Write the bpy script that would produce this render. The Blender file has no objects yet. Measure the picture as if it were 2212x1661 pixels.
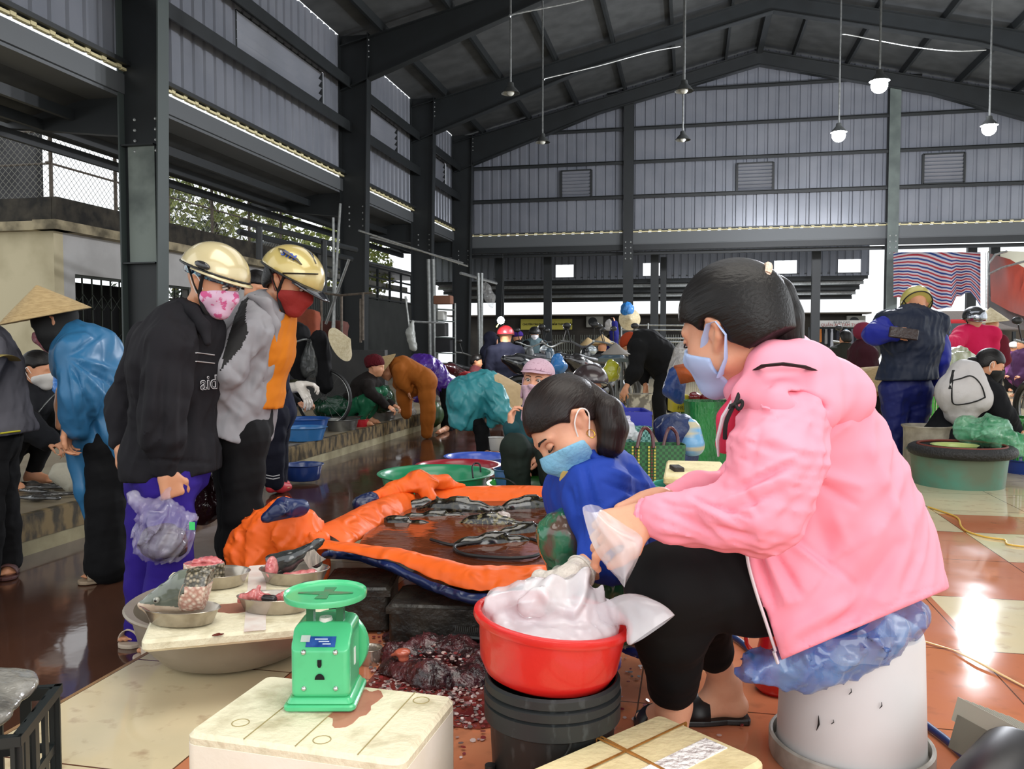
import bpy, math, random
import numpy as np
from mathutils import Vector as V, Matrix
random.seed(7)
SC = bpy.context.scene
COL = SC.collection
F_PX = 1820.0; CX = 1106.0; CY = 830.5; CAM_Z = 0.95
YAW = math.radians(11.9); PIT = math.atan(85.5 / F_PX)
cam_d = bpy.data.cameras.new('camera'); cam = bpy.data.objects.new('camera', cam_d); COL.objects.link(cam)
cam_d.sensor_width = 36.0; cam_d.lens = 36.0 * F_PX / 2212.0
cam_d.clip_start = 0.05; cam_d.clip_end = 300
cam.location = (0, 0, CAM_Z); cam.rotation_euler = (math.pi / 2 - PIT, 0, YAW)
SC.camera = cam
w = bpy.data.worlds.new('world'); SC.world = w; w.use_nodes = True
nt = w.node_tree; nt.nodes.clear()
wo = nt.nodes.new('ShaderNodeOutputWorld'); wb = nt.nodes.new('ShaderNodeBackground')
wb.inputs[0].default_value = (0.93, 0.97, 1.0, 1); wb.inputs[1].default_value = 1.15
nt.links.new(wb.outputs[0], wo.inputs[0])
SC.view_settings.view_transform = 'Standard'; SC.view_settings.look = 'None'
SC.view_settings.exposure = 0.45; SC.view_settings.gamma = 1.0
SC.view_settings.use_curve_mapping = False
def area(name, loc, size, power, col=(1, 1, 1), rot=(0, 0, 0)):
 l = bpy.data.lights.new(name, 'AREA'); l.shape = 'RECTANGLE'; l.size, l.size_y = size
 l.energy = power; l.color = col
 o = bpy.data.objects.new(name, l); o.location = loc; o.rotation_euler = rot; COL.objects.link(o); return o
area('overhead_fill_light', (0.6, 1.6, 4.6), (5.0, 3.0), 150, (1.0, 0.965, 0.90))  # added area fill over the foreground; no lamps hang here
area('open_side_fill', (3.4, -3.6, 3.2), (6.0, 3.4), 170, (1.0, 0.98, 0.95), (math.radians(58), 0, math.radians(28)))  # added area light behind the camera, standing in for open-side daylight
area('overhead_fill_light', (1.0, 8.5, 6.4), (8.0, 5.0), 120, (0.96, 0.98, 1.0))  # second added fill, set under the roof without any lamp
area('open_side_fill', (10.8, 12.0, 2.4), (4.0, 12.0), 110, (0.95, 0.98, 1.0), (0, math.radians(90), 0))  # added area light at the right, simulating daylight from the open side
_Fh = V((-math.sin(YAW), math.cos(YAW), 0)); _R = V((math.cos(YAW), math.sin(YAW), 0)); _U = V((0, 0, 1))
_F = (_Fh * math.cos(PIT) - _U * math.sin(PIT)); _Dn = -(_U * math.cos(PIT) + _Fh * math.sin(PIT))
CAM = V((0, 0, CAM_Z))
def at(px, py, d):
 return CAM + d * (_F + _R * ((px - CX) / F_PX) + _Dn * ((py - CY) / F_PX))
def fl(px, py, z=0.0):
 r = _F + _R * ((px - CX) / F_PX) + _Dn * ((py - CY) / F_PX)
 return CAM + r * ((z - CAM_Z) / r.z)
def onx(px, py, X):
 r = _F + _R * ((px - CX) / F_PX) + _Dn * ((py - CY) / F_PX); return CAM + r * (X / r.x)
def ony(px, py, Y):
 r = _F + _R * ((px - CX) / F_PX) + _Dn * ((py - CY) / F_PX); return CAM + r * (Y / r.y)
def D(r, dn, dp):                      # a direction: right, down, away from the photographer
 v = _R * r - _U * dn + _Fh * dp; return v.normalized()
def pxm(d): return d / F_PX
def lin(h):
 if isinstance(h, str):
  c = [int(h[i:i + 2], 16) / 255 for i in (0, 2, 4)]
  return tuple(((x / 12.92) if x <= 0.04045 else ((x + 0.055) / 1.055) ** 2.4) for x in c) + (1,)
 return tuple(h) + (1,) if len(h) == 3 else tuple(h)
_M = {}
def mat(name, col, rough=0.6, metal=0.0, col2=None, scale=8.0, amt=0.5, bump=0.0, bscale=None, spec=0.5,
  alpha=1.0, coat=0.0, trans=0.0, stretch=None, emit=None, estr=0.0, detail=4.0, contrast=(0.35, 0.65), sheen=0.0, rough2=None, sss=0.0):
 if name in _M: return _M[name]
 m = bpy.data.materials.new(name); m.use_nodes = True; t = m.node_tree; b = t.nodes['Principled BSDF']
 c = lin(col); b.inputs['Base Color'].default_value = c
 b.inputs['Roughness'].default_value = rough; b.inputs['Metallic'].default_value = metal
 b.inputs['Specular IOR Level'].default_value = spec
 b.inputs['Coat Weight'].default_value = coat; b.inputs['Coat Roughness'].default_value = 0.08
 b.inputs['Transmission Weight'].default_value = trans
 b.inputs['Alpha'].default_value = alpha
 if sheen: b.inputs['Sheen Weight'].default_value = sheen
 if sss:
  b.inputs['Subsurface Weight'].default_value = sss; b.inputs['Subsurface Radius'].default_value = (0.012, 0.005, 0.003)
  b.inputs['Subsurface Scale'].default_value = 0.5
 tc = t.nodes.new('ShaderNodeTexCoord'); mp = t.nodes.new('ShaderNodeMapping')
 t.links.new(tc.outputs['Object'], mp.inputs[0])
 if stretch: mp.inputs['Scale'].default_value = stretch
 if col2 is not None or rough2 is not None:
  n = t.nodes.new('ShaderNodeTexNoise'); n.inputs['Scale'].default_value = scale; n.inputs['Detail'].default_value = detail
  t.links.new(mp.outputs[0], n.inputs[0])
  r = t.nodes.new('ShaderNodeMapRange'); r.inputs[1].default_value = contrast[0]; r.inputs[2].default_value = contrast[1]
  t.links.new(n.outputs[0], r.inputs[0])
  if col2 is not None:
   r.inputs[4].default_value = amt * 1.0
   mx = t.nodes.new('ShaderNodeMix'); mx.data_type = 'RGBA'
   mx.inputs[6].default_value = c; mx.inputs[7].default_value = lin(col2)
   t.links.new(r.outputs[0], mx.inputs[0]); t.links.new(mx.outputs[2], b.inputs['Base Color'])
  if rough2 is not None:
   r2 = t.nodes.new('ShaderNodeMapRange'); r2.inputs[1].default_value = contrast[0]; r2.inputs[2].default_value = contrast[1]
   r2.inputs[3].default_value = rough; r2.inputs[4].default_value = rough2
   t.links.new(n.outputs[0], r2.inputs[0]); t.links.new(r2.outputs[0], b.inputs['Roughness'])
 if bump:
  n2 = t.nodes.new('ShaderNodeTexNoise'); n2.inputs['Scale'].default_value = bscale or scale; n2.inputs['Detail'].default_value = 3
  t.links.new(mp.outputs[0], n2.inputs[0])
  bp = t.nodes.new('ShaderNodeBump'); bp.inputs['Strength'].default_value = min(1, bump); bp.inputs['Distance'].default_value = 0.02
  t.links.new(n2.outputs[0], bp.inputs['Height']); t.links.new(bp.outputs[0], b.inputs['Normal'])
 if emit:
  b.inputs['Emission Color'].default_value = lin(emit); b.inputs['Emission Strength'].default_value = estr
 _M[name] = m; return m
def ridged(t, b, scale, strength, dist=.03, stretch=(1, 1, .6), detail=3, distort=.8):
 N = t.nodes.new; L = t.links.new; tc = N('ShaderNodeTexCoord'); mp = N('ShaderNodeMapping'); mp.inputs['Scale'].default_value = stretch; L(tc.outputs['Object'], mp.inputs[0])
 n = N('ShaderNodeTexNoise'); n.noise_type = 'RIDGED_MULTIFRACTAL'; n.inputs['Scale'].default_value = scale; n.inputs['Detail'].default_value = detail; n.inputs['Distortion'].default_value = distort; L(mp.outputs[0], n.inputs[0])
 bp = N('ShaderNodeBump'); bp.inputs['Strength'].default_value = strength; bp.inputs['Distance'].default_value = dist; L(n.outputs[0], bp.inputs['Height']); L(bp.outputs[0], b.inputs['Normal']); return n
def cloth(name, col, fold=0.7, fscale=9, st=(1, 1, .6), **k):
 if name in _M: return _M[name]
 k.setdefault('rough', 0.85); k.setdefault('spec', 0.2)
 m = mat(name, col, **k); ridged(m.node_tree, m.node_tree.nodes['Principled BSDF'], fscale * .8, min(1, fold), .035, st); return m
def film(name, col, alpha=0.45, rough=0.12, bscale=14, stretch=(1, 1, 0.5), col2=None):
 """thin crumpled plastic film"""
 if name in _M: return _M[name]
 m = mat(name, col, rough=rough, alpha=alpha, spec=0.8, coat=0.4, col2=col2, scale=9, amt=1.0)
 t = m.node_tree; b = t.nodes['Principled BSDF']; n = ridged(t, b, bscale * .8, 1.0, .03, stretch, 4, 1.0)
 r = t.nodes.new('ShaderNodeMapRange'); r.inputs[1].default_value = 0.1; r.inputs[2].default_value = 0.9
 r.inputs[3].default_value = alpha * 0.55; r.inputs[4].default_value = min(1, alpha * 1.7)
 t.links.new(n.outputs[0], r.inputs[0]); t.links.new(r.outputs[0], b.inputs['Alpha'])
 return m
class MB:
 def __init__(s): s.v = []; s.f = []; s.mi = []; s.uv = None
 def add(s, vs, fs, mi=0):
  o = len(s.v); s.v += [tuple(p) for p in vs]; s.f += [tuple(i + o for i in f) for f in fs]; s.mi += [mi] * len(fs); return s
 def box(s, c, size, rot=None, mi=0, taper=1.0):
  hx, hy, hz = [q / 2 for q in size]; R = rot if rot is not None else Matrix.Identity(3); c = V(c)
  vs = []
  for z in (-1, 1):
   k = taper if z > 0 else 1
   for x, y in ((-1, -1), (1, -1), (1, 1), (-1, 1)):
    vs.append(c + R @ V((x * hx * k, y * hy * k, z * hz)))
  return s.add(vs, [(0, 3, 2, 1), (4, 5, 6, 7), (0, 1, 5, 4), (1, 2, 6, 5), (2, 3, 7, 6), (3, 0, 4, 7)], mi)
 def bar(s, a, b, w, h=None, up=V((0, 0, 1)), mi=0):
  a = V(a); b = V(b); h = h or w; d = (b - a); L = d.length; d.normalize()
  if abs(d.dot(up)) > 0.98: up = V((0, 1, 0))
  x = d.cross(up).normalized(); y = x.cross(d)
  R = Matrix((x, d, y)).transposed()
  return s.box((a + b) / 2, (w, L, h), R, mi)
 def rbox(s, c, size, r=0.01, rot=None, mi=0, taper=1.0, seg=3):
  """box with rounded vertical edges and a small chamfer"""
  R = rot if rot is not None else Matrix.Identity(3); c = V(c); hx, hy, hz = [q / 2 for q in size]
  r = min(r, hx * .98, hy * .98); rings = []
  ch = min(r * 0.5, hz * 0.5)
  for z, off, k in ((-hz, ch, 1), (-hz + ch, 0, 1), (hz - ch, 0, taper), (hz, ch, taper)):
   ring = []
   for (sx, sy, a0) in ((1, 1, 0), (-1, 1, 90), (-1, -1, 180), (1, -1, 270)):
    for i in range(seg + 1):
     a = math.radians(a0 + 90 * i / seg)
     x = sx * (hx - r) + (r - off) * math.cos(a); y = sy * (hy - r) + (r - off) * math.sin(a)
     ring.append(c + R @ V((x * k, y * k, z)))
   rings.append(ring)
  return s.loft(rings, caps=True, mi=mi)
 def loft(s, rings, caps=False, closed=True, mi=0):
  n = len(rings[0]); vs = [p for r in rings for p in r]; fs = []
  for i in range(len(rings) - 1):
   for j in range(n if closed else n - 1):
    k = (j + 1) % n
    fs.append((i * n + j, i * n + k, (i + 1) * n + k, (i + 1) * n + j))
  if caps:
   fs.append(tuple(range(n))[::-1]); fs.append(tuple((len(rings) - 1) * n + j for j in range(n)))
  return s.add(vs, fs, mi)
 def lathe(s, prof, c=(0, 0, 0), seg=32, sx=1.0, sy=1.0, R=None, mi=0, wob=None):
  c = V(c); R = R if R is not None else Matrix.Identity(3); rings = []
  for (r, z) in prof:
   ring = []
   for j in range(seg):
    a = 2 * math.pi * j / seg; k = wob(a, z) if wob else 1.0
    ring.append(c + R @ V((r * k * math.cos(a) * sx, r * k * math.sin(a) * sy, z)))
   rings.append(ring)
  return s.loft(rings, mi=mi)
 def tube(s, pts, r, seg=8, mi=0, flat=1.0, taper=None, sharp=False):
  pts = [V(p) for p in pts]
  if not sharp and 4 <= len(pts) <= 12 and not isinstance(r, (list, tuple)):
   q = [pts[0]] + pts + [pts[-1]]; o = []
   for i in range(1, len(q) - 2):
    for k in range(4): t = k / 4; o.append(.5 * (2 * q[i] + (q[i + 1] - q[i - 1]) * t + (2 * q[i - 1] - 5 * q[i] + 4 * q[i + 1] - q[i + 2]) * t * t + (3 * q[i] - q[i - 1] - 3 * q[i + 1] + q[i + 2]) * t ** 3))
   pts = o + [pts[-1]]
  rings = []; n = len(pts)
  prev = None
  for i, p in enumerate(pts):
   d = (pts[min(i + 1, n - 1)] - pts[max(i - 1, 0)]).normalized()
   if prev is None:
    u = V((0, 0, 1)) if abs(d.z) < 0.9 else V((1, 0, 0)); x = d.cross(u).normalized()
   else:
    x = (prev - d * prev.dot(d)).normalized()
   prev = x; y = d.cross(x); rr = r if taper is None else r * (1 + (taper - 1) * i / (n - 1))
   if isinstance(r, (list, tuple)): rr = r[i]
   rings.append([p + x * rr * math.cos(2 * math.pi * j / seg) + y * rr * flat * math.sin(2 * math.pi * j / seg) for j in range(seg)])
  return s.loft(rings, caps=True, mi=mi)
 def ball(s, c, r, seg=16, rings=10, R=None, mi=0, half=None):
  c = V(c); R = R if R is not None else Matrix.Identity(3)
  if not isinstance(r, (tuple, list)): r = (r, r, r)
  rs = []
  lo = -90 if half is None else half
  for i in range(rings + 1):
   a = math.radians(lo + (90 - lo) * i / rings); cr = max(math.cos(a), 1e-4)
   rs.append([c + R @ V((r[0] * cr * math.cos(2 * math.pi * j / seg), r[1] * cr * math.sin(2 * math.pi * j / seg), r[2] * math.sin(a))) for j in range(seg)])
  return s.loft(rs, caps=True, mi=mi)
 def sheet(s, P, thick=0.0, mi=0):
  """grid of points P[i][j] -> surface, given a thickness along its normal"""
  n = len(P); m = len(P[0]); P = [[V(p) for p in r] for r in P]
  top = [p for r in P for p in r]
  fs = [(i * m + j, i * m + j + 1, (i + 1) * m + j + 1, (i + 1) * m + j) for i in range(n - 1) for j in range(m - 1)]
  if not thick: return s.add(top, fs, mi)
  low = []
  for i in range(n):
   for j in range(m):
    a = P[min(i + 1, n - 1)][j] - P[max(i - 1, 0)][j]; b = P[i][min(j + 1, m - 1)] - P[i][max(j - 1, 0)]
    nn = a.cross(b); nn = nn.normalized() if nn.length > 1e-9 else V((0, 0, 1)); low.append(P[i][j] - nn * thick)
  N = n * m; fs2 = [tuple(k + N for k in f[::-1]) for f in fs]
  per = [(i, 0) for i in range(n)] + [(n - 1, j) for j in range(1, m)] + [(i, m - 1) for i in range(n - 2, -1, -1)] + [(0, j) for j in range(m - 2, 0, -1)]
  e = [i * m + j for i, j in per]; side = [(e[k], e[(k + 1) % len(e)], e[(k + 1) % len(e)] + N, e[k] + N) for k in range(len(e))]
  return s.add(top + low, fs + fs2 + side, mi)
 def prism(s, poly, a, n, thick, mi=0, x=None, y=None):
  """poly in plane coords (x,y axes) at origin a extruded thick along n"""
  a = V(a); n = V(n).normalized(); N = len(poly)
  b = [a + x * p[0] + y * p[1] for p in poly]; t = [p + n * thick for p in b]
  return s.add(b + t, [tuple(range(N))[::-1], tuple(range(N, 2 * N))] + [(i, (i + 1) % N, (i + 1) % N + N, i + N) for i in range(N)], mi)
 def build(s, name, m, parent=None, smooth=False, bevel=0.0, angle=40):
  me = bpy.data.meshes.new(name); me.from_pydata(s.v, [], s.f)
  ms = m if isinstance(m, (list, tuple)) else [m]
  for q in ms: me.materials.append(q)
  if len(ms) > 1: me.polygons.foreach_set('material_index', s.mi)
  me.validate(); me.update()
  import bmesh
  bm = bmesh.new(); bm.from_mesh(me); bmesh.ops.recalc_face_normals(bm, faces=bm.faces); bm.to_mesh(me); bm.free()
  o = bpy.data.objects.new(name, me); COL.objects.link(o)
  if smooth:
   me.polygons.foreach_set('use_smooth', [True] * len(me.polygons))
   if angle < 180: me.set_sharp_from_angle(angle=math.radians(angle))
  if bevel:
   bv = o.modifiers.new('bevel', 'BEVEL'); bv.width = bevel; bv.segments = 2; bv.limit_method = 'ANGLE'
  if parent is not None: attach(o, parent)
  return o
def attach(o, parent):
 o.parent = parent
 o.matrix_parent_inverse = Matrix.Translation(-V(parent.location)) if parent.parent is None else Matrix.Translation(-parent.matrix_parent_inverse.inverted().translation) if False else Matrix.Translation(-root_loc(parent))
def root_loc(p):
 t = V((0, 0, 0))
 while p is not None:
  t = t + V(p.location) + (p.matrix_parent_inverse.translation if p.parent is not None else V((0, 0, 0)))
  p = p.parent
 return t
def tag(o, label, cat, group=None, kind=None):
 o['label'] = label; o['category'] = cat
 if group: o['group'] = group
 if kind: o['kind'] = kind
 return o
def thing(name, label, cat, loc=(0, 0, 0), group=None):
 o = bpy.data.objects.new(name, None); COL.objects.link(o); o.location = loc; o.empty_display_size = .1
 return tag(o, label, cat, group)
def struct(o): o['kind'] = 'structure'; return o
def copy_tree(o, parent=None):
 c = o.copy(); COL.objects.link(c)
 if parent is not None: c.parent = parent
 for ch in list(o.children): copy_tree(ch, c)
 return c
def text(body, size, loc, xdir, updir, m, name='lettering', parent=None, ext=0.001, align='CENTER', bold=0.0):
 cu = bpy.data.curves.new(name, 'FONT'); cu.body = body; cu.size = size; cu.align_x = align; cu.align_y = 'CENTER'; cu.extrude = ext; cu.offset = bold
 tmp = bpy.data.objects.new(name, cu); me = bpy.data.meshes.new_from_object(tmp); bpy.data.objects.remove(tmp); me.materials.clear(); me.materials.append(m)
 o = bpy.data.objects.new(name, me); COL.objects.link(o)
 x = V(xdir).normalized(); u = V(updir); u = (u - x * u.dot(x)).normalized(); z = x.cross(u)
 if parent is not None:
  o.parent = parent; loc = V(loc) - root_loc(parent)
 o.matrix_basis = Matrix.Translation(V(loc)) @ Matrix((x, u, z)).transposed().to_4x4()
 return o
def sculpt(o, folds):
 """press folds into a surface: (x0, y0, x1, y1, width, height), height in metres"""
 me = o.data; n = len(me.vertices); P = np.zeros(n * 3); me.vertices.foreach_get('co', P); P = P.reshape(-1, 3); N_ = np.zeros(n * 3); me.vertex_normals.foreach_get('vector', N_); N_ = N_.reshape(-1, 3)
 r = P - np.array(CAM); z = r @ np.array(_F); px = CX + F_PX * (r @ np.array(_R)) / z; py = CY + F_PX * (r @ np.array(_Dn)) / z
 face = np.clip(-(r * N_).sum(1) / np.linalg.norm(r, axis=1) * 2.5, 0, 1); d = np.zeros(n)
 for (x0, y0, x1, y1, w_, h) in folds:
  a = np.array([x1 - x0, y1 - y0], float); t = ((px - x0) * a[0] + (py - y0) * a[1]) / (a @ a); tc = np.clip(t, 0, 1)
  e = np.hypot(px - x0 - tc * a[0], py - y0 - tc * a[1]); d += h * np.exp(-(e / w_) ** 2) * np.clip(1.25 - np.abs(t - .5) * 1.5, 0, 1)
 me.vertices.foreach_set('co', (P + N_ * (d * face)[:, None]).astype(np.float32).ravel()); me.update()
def paint(o, m, poly, side=None):
 """give the faces of a garment inside an outline a second cloth"""
 me = o.data; n = len(me.polygons); P = np.zeros(n * 3); me.polygons.foreach_get('center', P); P = P.reshape(-1, 3); N_ = np.zeros(n * 3); me.polygons.foreach_get('normal', N_); N_ = N_.reshape(-1, 3)
 r = P - np.array(CAM); z = r @ np.array(_F); px = CX + F_PX * (r @ np.array(_R)) / z; py = CY + F_PX * (r @ np.array(_Dn)) / z; ins = np.zeros(n, bool)
 for i in range(len(poly)):
  (x0, y0), (x1, y1) = poly[i], poly[i - 1]
  if y0 != y1: ins ^= ((y0 > py) != (y1 > py)) & (px < (x1 - x0) * (py - y0) / (y1 - y0) + x0)
 idx = np.zeros(n, np.int32); me.polygons.foreach_get('material_index', idx); me.materials.append(m); idx[ins & ((r * N_).sum(1) < 0)] = len(me.materials) - 1; me.polygons.foreach_set('material_index', idx)
def smin(a, b, k):
 if k <= 0: return np.minimum(a, b)
 h = np.clip(0.5 + 0.5 * (b - a) / k, 0, 1); return b * (1 - h) + a * h - k * h * (1 - h)
def surface_nets(v, lo, res):
 nx, ny, nz = v.shape; ins = v < 0
 c = np.zeros((nx - 1, ny - 1, nz - 1), np.uint8)
 for dx in (0, 1):
  for dy in (0, 1):
   for dz in (0, 1): c += ins[dx:nx - 1 + dx, dy:ny - 1 + dy, dz:nz - 1 + dz]
 act = (c > 0) & (c < 8); I = np.argwhere(act)
 if len(I) == 0: return np.zeros((0, 3)), np.zeros((0, 4), int)
 idx = -np.ones(act.shape, np.int64); idx[act] = np.arange(len(I))
 acc = np.zeros((len(I), 3)); cnt = np.zeros(len(I))
 cor = [(x, y, z) for x in (0, 1) for y in (0, 1) for z in (0, 1)]
 for a in range(8):
  for b in range(a + 1, 8):
   d = [cor[b][i] - cor[a][i] for i in range(3)]
   if sum(abs(q) for q in d) != 1: continue
   va = v[I[:, 0] + cor[a][0], I[:, 1] + cor[a][1], I[:, 2] + cor[a][2]]
   vb = v[I[:, 0] + cor[b][0], I[:, 1] + cor[b][1], I[:, 2] + cor[b][2]]
   cr = (va < 0) != (vb < 0); t = np.where(cr, va / np.where(np.abs(va - vb) < 1e-9, 1e-9, va - vb), 0)
   p = np.array(cor[a])[None] + t[:, None] * np.array(d)[None]
   acc += np.where(cr[:, None], p, 0); cnt += cr
 P = (I + acc / cnt[:, None]) * res + np.array(lo)[None]
 Q = []
 for ax in range(3):
  sl = [slice(1, n - 1) for n in (nx, ny, nz)]; s2 = list(sl); sl[ax] = slice(0, v.shape[ax] - 1); s2[ax] = slice(1, v.shape[ax])
  a = ins[tuple(sl)]; b = ins[tuple(s2)]; E = np.argwhere(a != b)
  if len(E) == 0: continue
  off = np.array([1, 1, 1]); off[ax] = 0; E = E + off; first = ins[E[:, 0], E[:, 1], E[:, 2]]
  u = (ax + 1) % 3; w_ = (ax + 2) % 3; du = np.eye(3, dtype=int)[u]; dw = np.eye(3, dtype=int)[w_]
  g = lambda q: idx[q[:, 0], q[:, 1], q[:, 2]]
  q = np.stack([g(E - du - dw), g(E - dw), g(E), g(E - du)], 1); q[~first] = q[~first][:, ::-1]; Q.append(q)
 return P, np.concatenate(Q)
class S:
 """a soft solid: rounded cones, ellipsoids and boxes melted together, then cut"""
 def __init__(s, res=0.01): s.res = res; s.p = []; s.post = []
 def cap(s, a, b, ra, rb=None, k=0.02, n=None, fl=1.0, op='u'):
  rb = ra if rb is None else rb; s.p.append(('c', V(a), V(b), ra, rb, k, n, fl, op)); return s
 def chain(s, pts, rs, k=0.02, n=None, fl=1.0, op='u'):
  for i in range(len(pts) - 1): s.cap(pts[i], pts[i + 1], rs[i], rs[i + 1], k, n, fl, op)
  return s
 def ell(s, c, r, fr=None, k=0.02, op='u'):
  s.p.append(('e', V(c), r if isinstance(r, (tuple, list)) else (r, r, r), fr, k, op)); return s
 def box(s, c, h, fr=None, rd=0.01, k=0.01, op='u'):
  s.p.append(('b', V(c), h, fr, rd, k, op)); return s
 def cut(s, p, n): s.post.append(('p', V(p), V(n).normalized())); return s     # keeps the side n points away from
 def shell(s, t): s.post.append(('s', t)); return s
 def noise(s, amp, sc, seed=0, st=(1, 1, 1), rg=False): s.post.append(('n', amp, sc, seed, st, rg)); return s
 def grow(s, g):
  q = S(s.res)
  for e in s.p:
   if e[-1] != 'u': continue
   if e[0] == 'c': q.p.append(('c', e[1], e[2], e[3] + g, e[4] + g) + e[5:])
   elif e[0] == 'e': q.p.append(('e', e[1], tuple(x + g for x in e[2])) + e[3:])
   else: q.p.append(('b', e[1], tuple(x + g for x in e[2])) + e[3:])
  return q
 def _bb(s, e):
  if e[0] == 'c':
   r = max(e[3], e[4]) * max(1, e[7]); A = np.array([e[1], e[2]]); return A.min(0) - r, A.max(0) + r
  if e[0] == 'e': r = max(e[2]); return np.array(e[1]) - r, np.array(e[1]) + r
  r = math.sqrt(sum(x * x for x in e[2])) + e[4]; return np.array(e[1]) - r, np.array(e[1]) + r
 def mesh(s):
  res = s.res; add = [e for e in s.p if e[-1] == 'u']
  L = np.min([s._bb(e)[0] for e in add], 0) - 4 * res; H = np.max([s._bb(e)[1] for e in add], 0) + 4 * res
  n = np.ceil((H - L) / res).astype(int) + 1
  v = np.full(tuple(n), 1.0, np.float32)
  for e in s.p:
   bl, bh = s._bb(e); k = e[5] if e[0] == 'c' else e[4] if e[0] == 'e' else e[5]
   mg = k + 3 * res
   i0 = np.maximum(np.floor((bl - mg - L) / res).astype(int), 0); i1 = np.minimum(np.ceil((bh + mg - L) / res).astype(int) + 1, n)
   if (i1 <= i0).any(): continue
   X, Y, Z = np.meshgrid(*[np.arange(i0[i], i1[i], dtype=np.float32) * res + L[i] for i in range(3)], indexing='ij')
   if e[0] == 'c':
    a = np.array(e[1]); b = np.array(e[2]) - a; PX, PY, PZ = X - a[0], Y - a[1], Z - a[2]; f = 1.0
    if e[6] is not None:
     nn = np.array(V(e[6]).normalized()); g = 1 / e[7] - 1; dt = PX * nn[0] + PY * nn[1] + PZ * nn[2]
     PX = PX + nn[0] * dt * g; PY = PY + nn[1] * dt * g; PZ = PZ + nn[2] * dt * g; b = b + nn * (b @ nn) * g; f = min(1.0, (1 + e[7]) / 2)
    bb = max(b @ b, 1e-9); t = np.clip((PX * b[0] + PY * b[1] + PZ * b[2]) / bb, 0, 1)
    d = (np.sqrt((PX - t * b[0]) ** 2 + (PY - t * b[1]) ** 2 + (PZ - t * b[2]) ** 2) - (e[3] + (e[4] - e[3]) * t)) * f
   else:
    c = e[1]; fr = e[3]; PX, PY, PZ = X - c.x, Y - c.y, Z - c.z
    if fr is not None:
     q = [np.array(V(a)) for a in fr]; PX, PY, PZ = [PX * a[0] + PY * a[1] + PZ * a[2] for a in q]
    if e[0] == 'e':
     r = e[2]; k0 = np.sqrt((PX / r[0]) ** 2 + (PY / r[1]) ** 2 + (PZ / r[2]) ** 2)
     k1 = np.sqrt((PX / r[0] ** 2) ** 2 + (PY / r[1] ** 2) ** 2 + (PZ / r[2] ** 2) ** 2) + 1e-6
     d = np.where(k0 < 1e-3, -min(r), k0 * (k0 - 1) / k1)
    else:
     h = e[2]; rd = e[4]; qx, qy, qz = np.abs(PX) - h[0] + rd, np.abs(PY) - h[1] + rd, np.abs(PZ) - h[2] + rd
     d = np.sqrt(np.maximum(qx, 0) ** 2 + np.maximum(qy, 0) ** 2 + np.maximum(qz, 0) ** 2) + np.minimum(np.maximum(qx, np.maximum(qy, qz)), 0) - rd
   sl = tuple(slice(i0[i], i1[i]) for i in range(3))
   if e[-1] == 'u': v[sl] = smin(v[sl], d, k)
   elif e[-1] == 's': v[sl] = -smin(-v[sl], d, k)
  for e in s.post:
   if e[0] == 'n':
    I = np.argwhere(np.abs(v) < e[1] * 2 + 3 * res)
    P = (I * res + L) * np.array(e[4]) * e[2]; rs = np.random.RandomState(e[3]); acc = np.zeros(len(I))
    rg = e[1] > 0 and len(e) > 5 and e[5]
    for o in range(5):
     kk = rs.normal(size=3) * (1 + 0.7 * o); k2 = rs.normal(size=3) * 1.3
     q_ = np.sin(P @ kk + rs.rand() * 6.28 + 1.6 * np.sin(P @ k2 + rs.rand() * 6.28)); acc += (1.3 * (2 * np.abs(q_) ** .8 - 1.2) if rg else q_) / (1 + 0.5 * o)
    v[I[:, 0], I[:, 1], I[:, 2]] += (acc * e[1] / 2.2).astype(np.float32)
   elif e[0] == 's': v = np.maximum(v, -(v + e[1]))
   elif e[0] == 'p':
    g = [np.arange(n[i], dtype=np.float32) * res + L[i] for i in range(3)]; p, q = e[1], e[2]
    pl = (g[0] - p.x)[:, None, None] * q.x + (g[1] - p.y)[None, :, None] * q.y + (g[2] - p.z)[None, None, :] * q.z
    v = np.maximum(v, pl.astype(np.float32))
  return surface_nets(v, L, res)
 def build(s, name, m, parent=None, relax=1):
  P, Q = s.mesh()
  me = bpy.data.meshes.new(name)
  if len(P):
   for _ in range(relax):     # light smoothing along edges
    e = np.concatenate([Q[:, [0, 1]], Q[:, [1, 2]], Q[:, [2, 3]], Q[:, [3, 0]]]); acc = np.zeros_like(P); c = np.zeros(len(P))
    np.add.at(acc, e[:, 0], P[e[:, 1]]); np.add.at(c, e[:, 0], 1); np.add.at(acc, e[:, 1], P[e[:, 0]]); np.add.at(c, e[:, 1], 1)
    P = 0.5 * P + 0.5 * acc / np.maximum(c, 1)[:, None]
   me.vertices.add(len(P)); me.vertices.foreach_set('co', P.astype(np.float32).ravel())
   me.loops.add(len(Q) * 4); me.loops.foreach_set('vertex_index', Q.ravel().astype(np.int32))
   me.polygons.add(len(Q)); me.polygons.foreach_set('loop_start', np.arange(0, len(Q) * 4, 4, dtype=np.int32))
   me.update(calc_edges=True); me.polygons.foreach_set('use_smooth', [True] * len(Q)); me.validate()
  for q in (m if isinstance(m, (list, tuple)) else [m]): me.materials.append(q)
  o = bpy.data.objects.new(name, me); COL.objects.link(o)
  if parent is not None: attach(o, parent)
  return o
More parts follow.
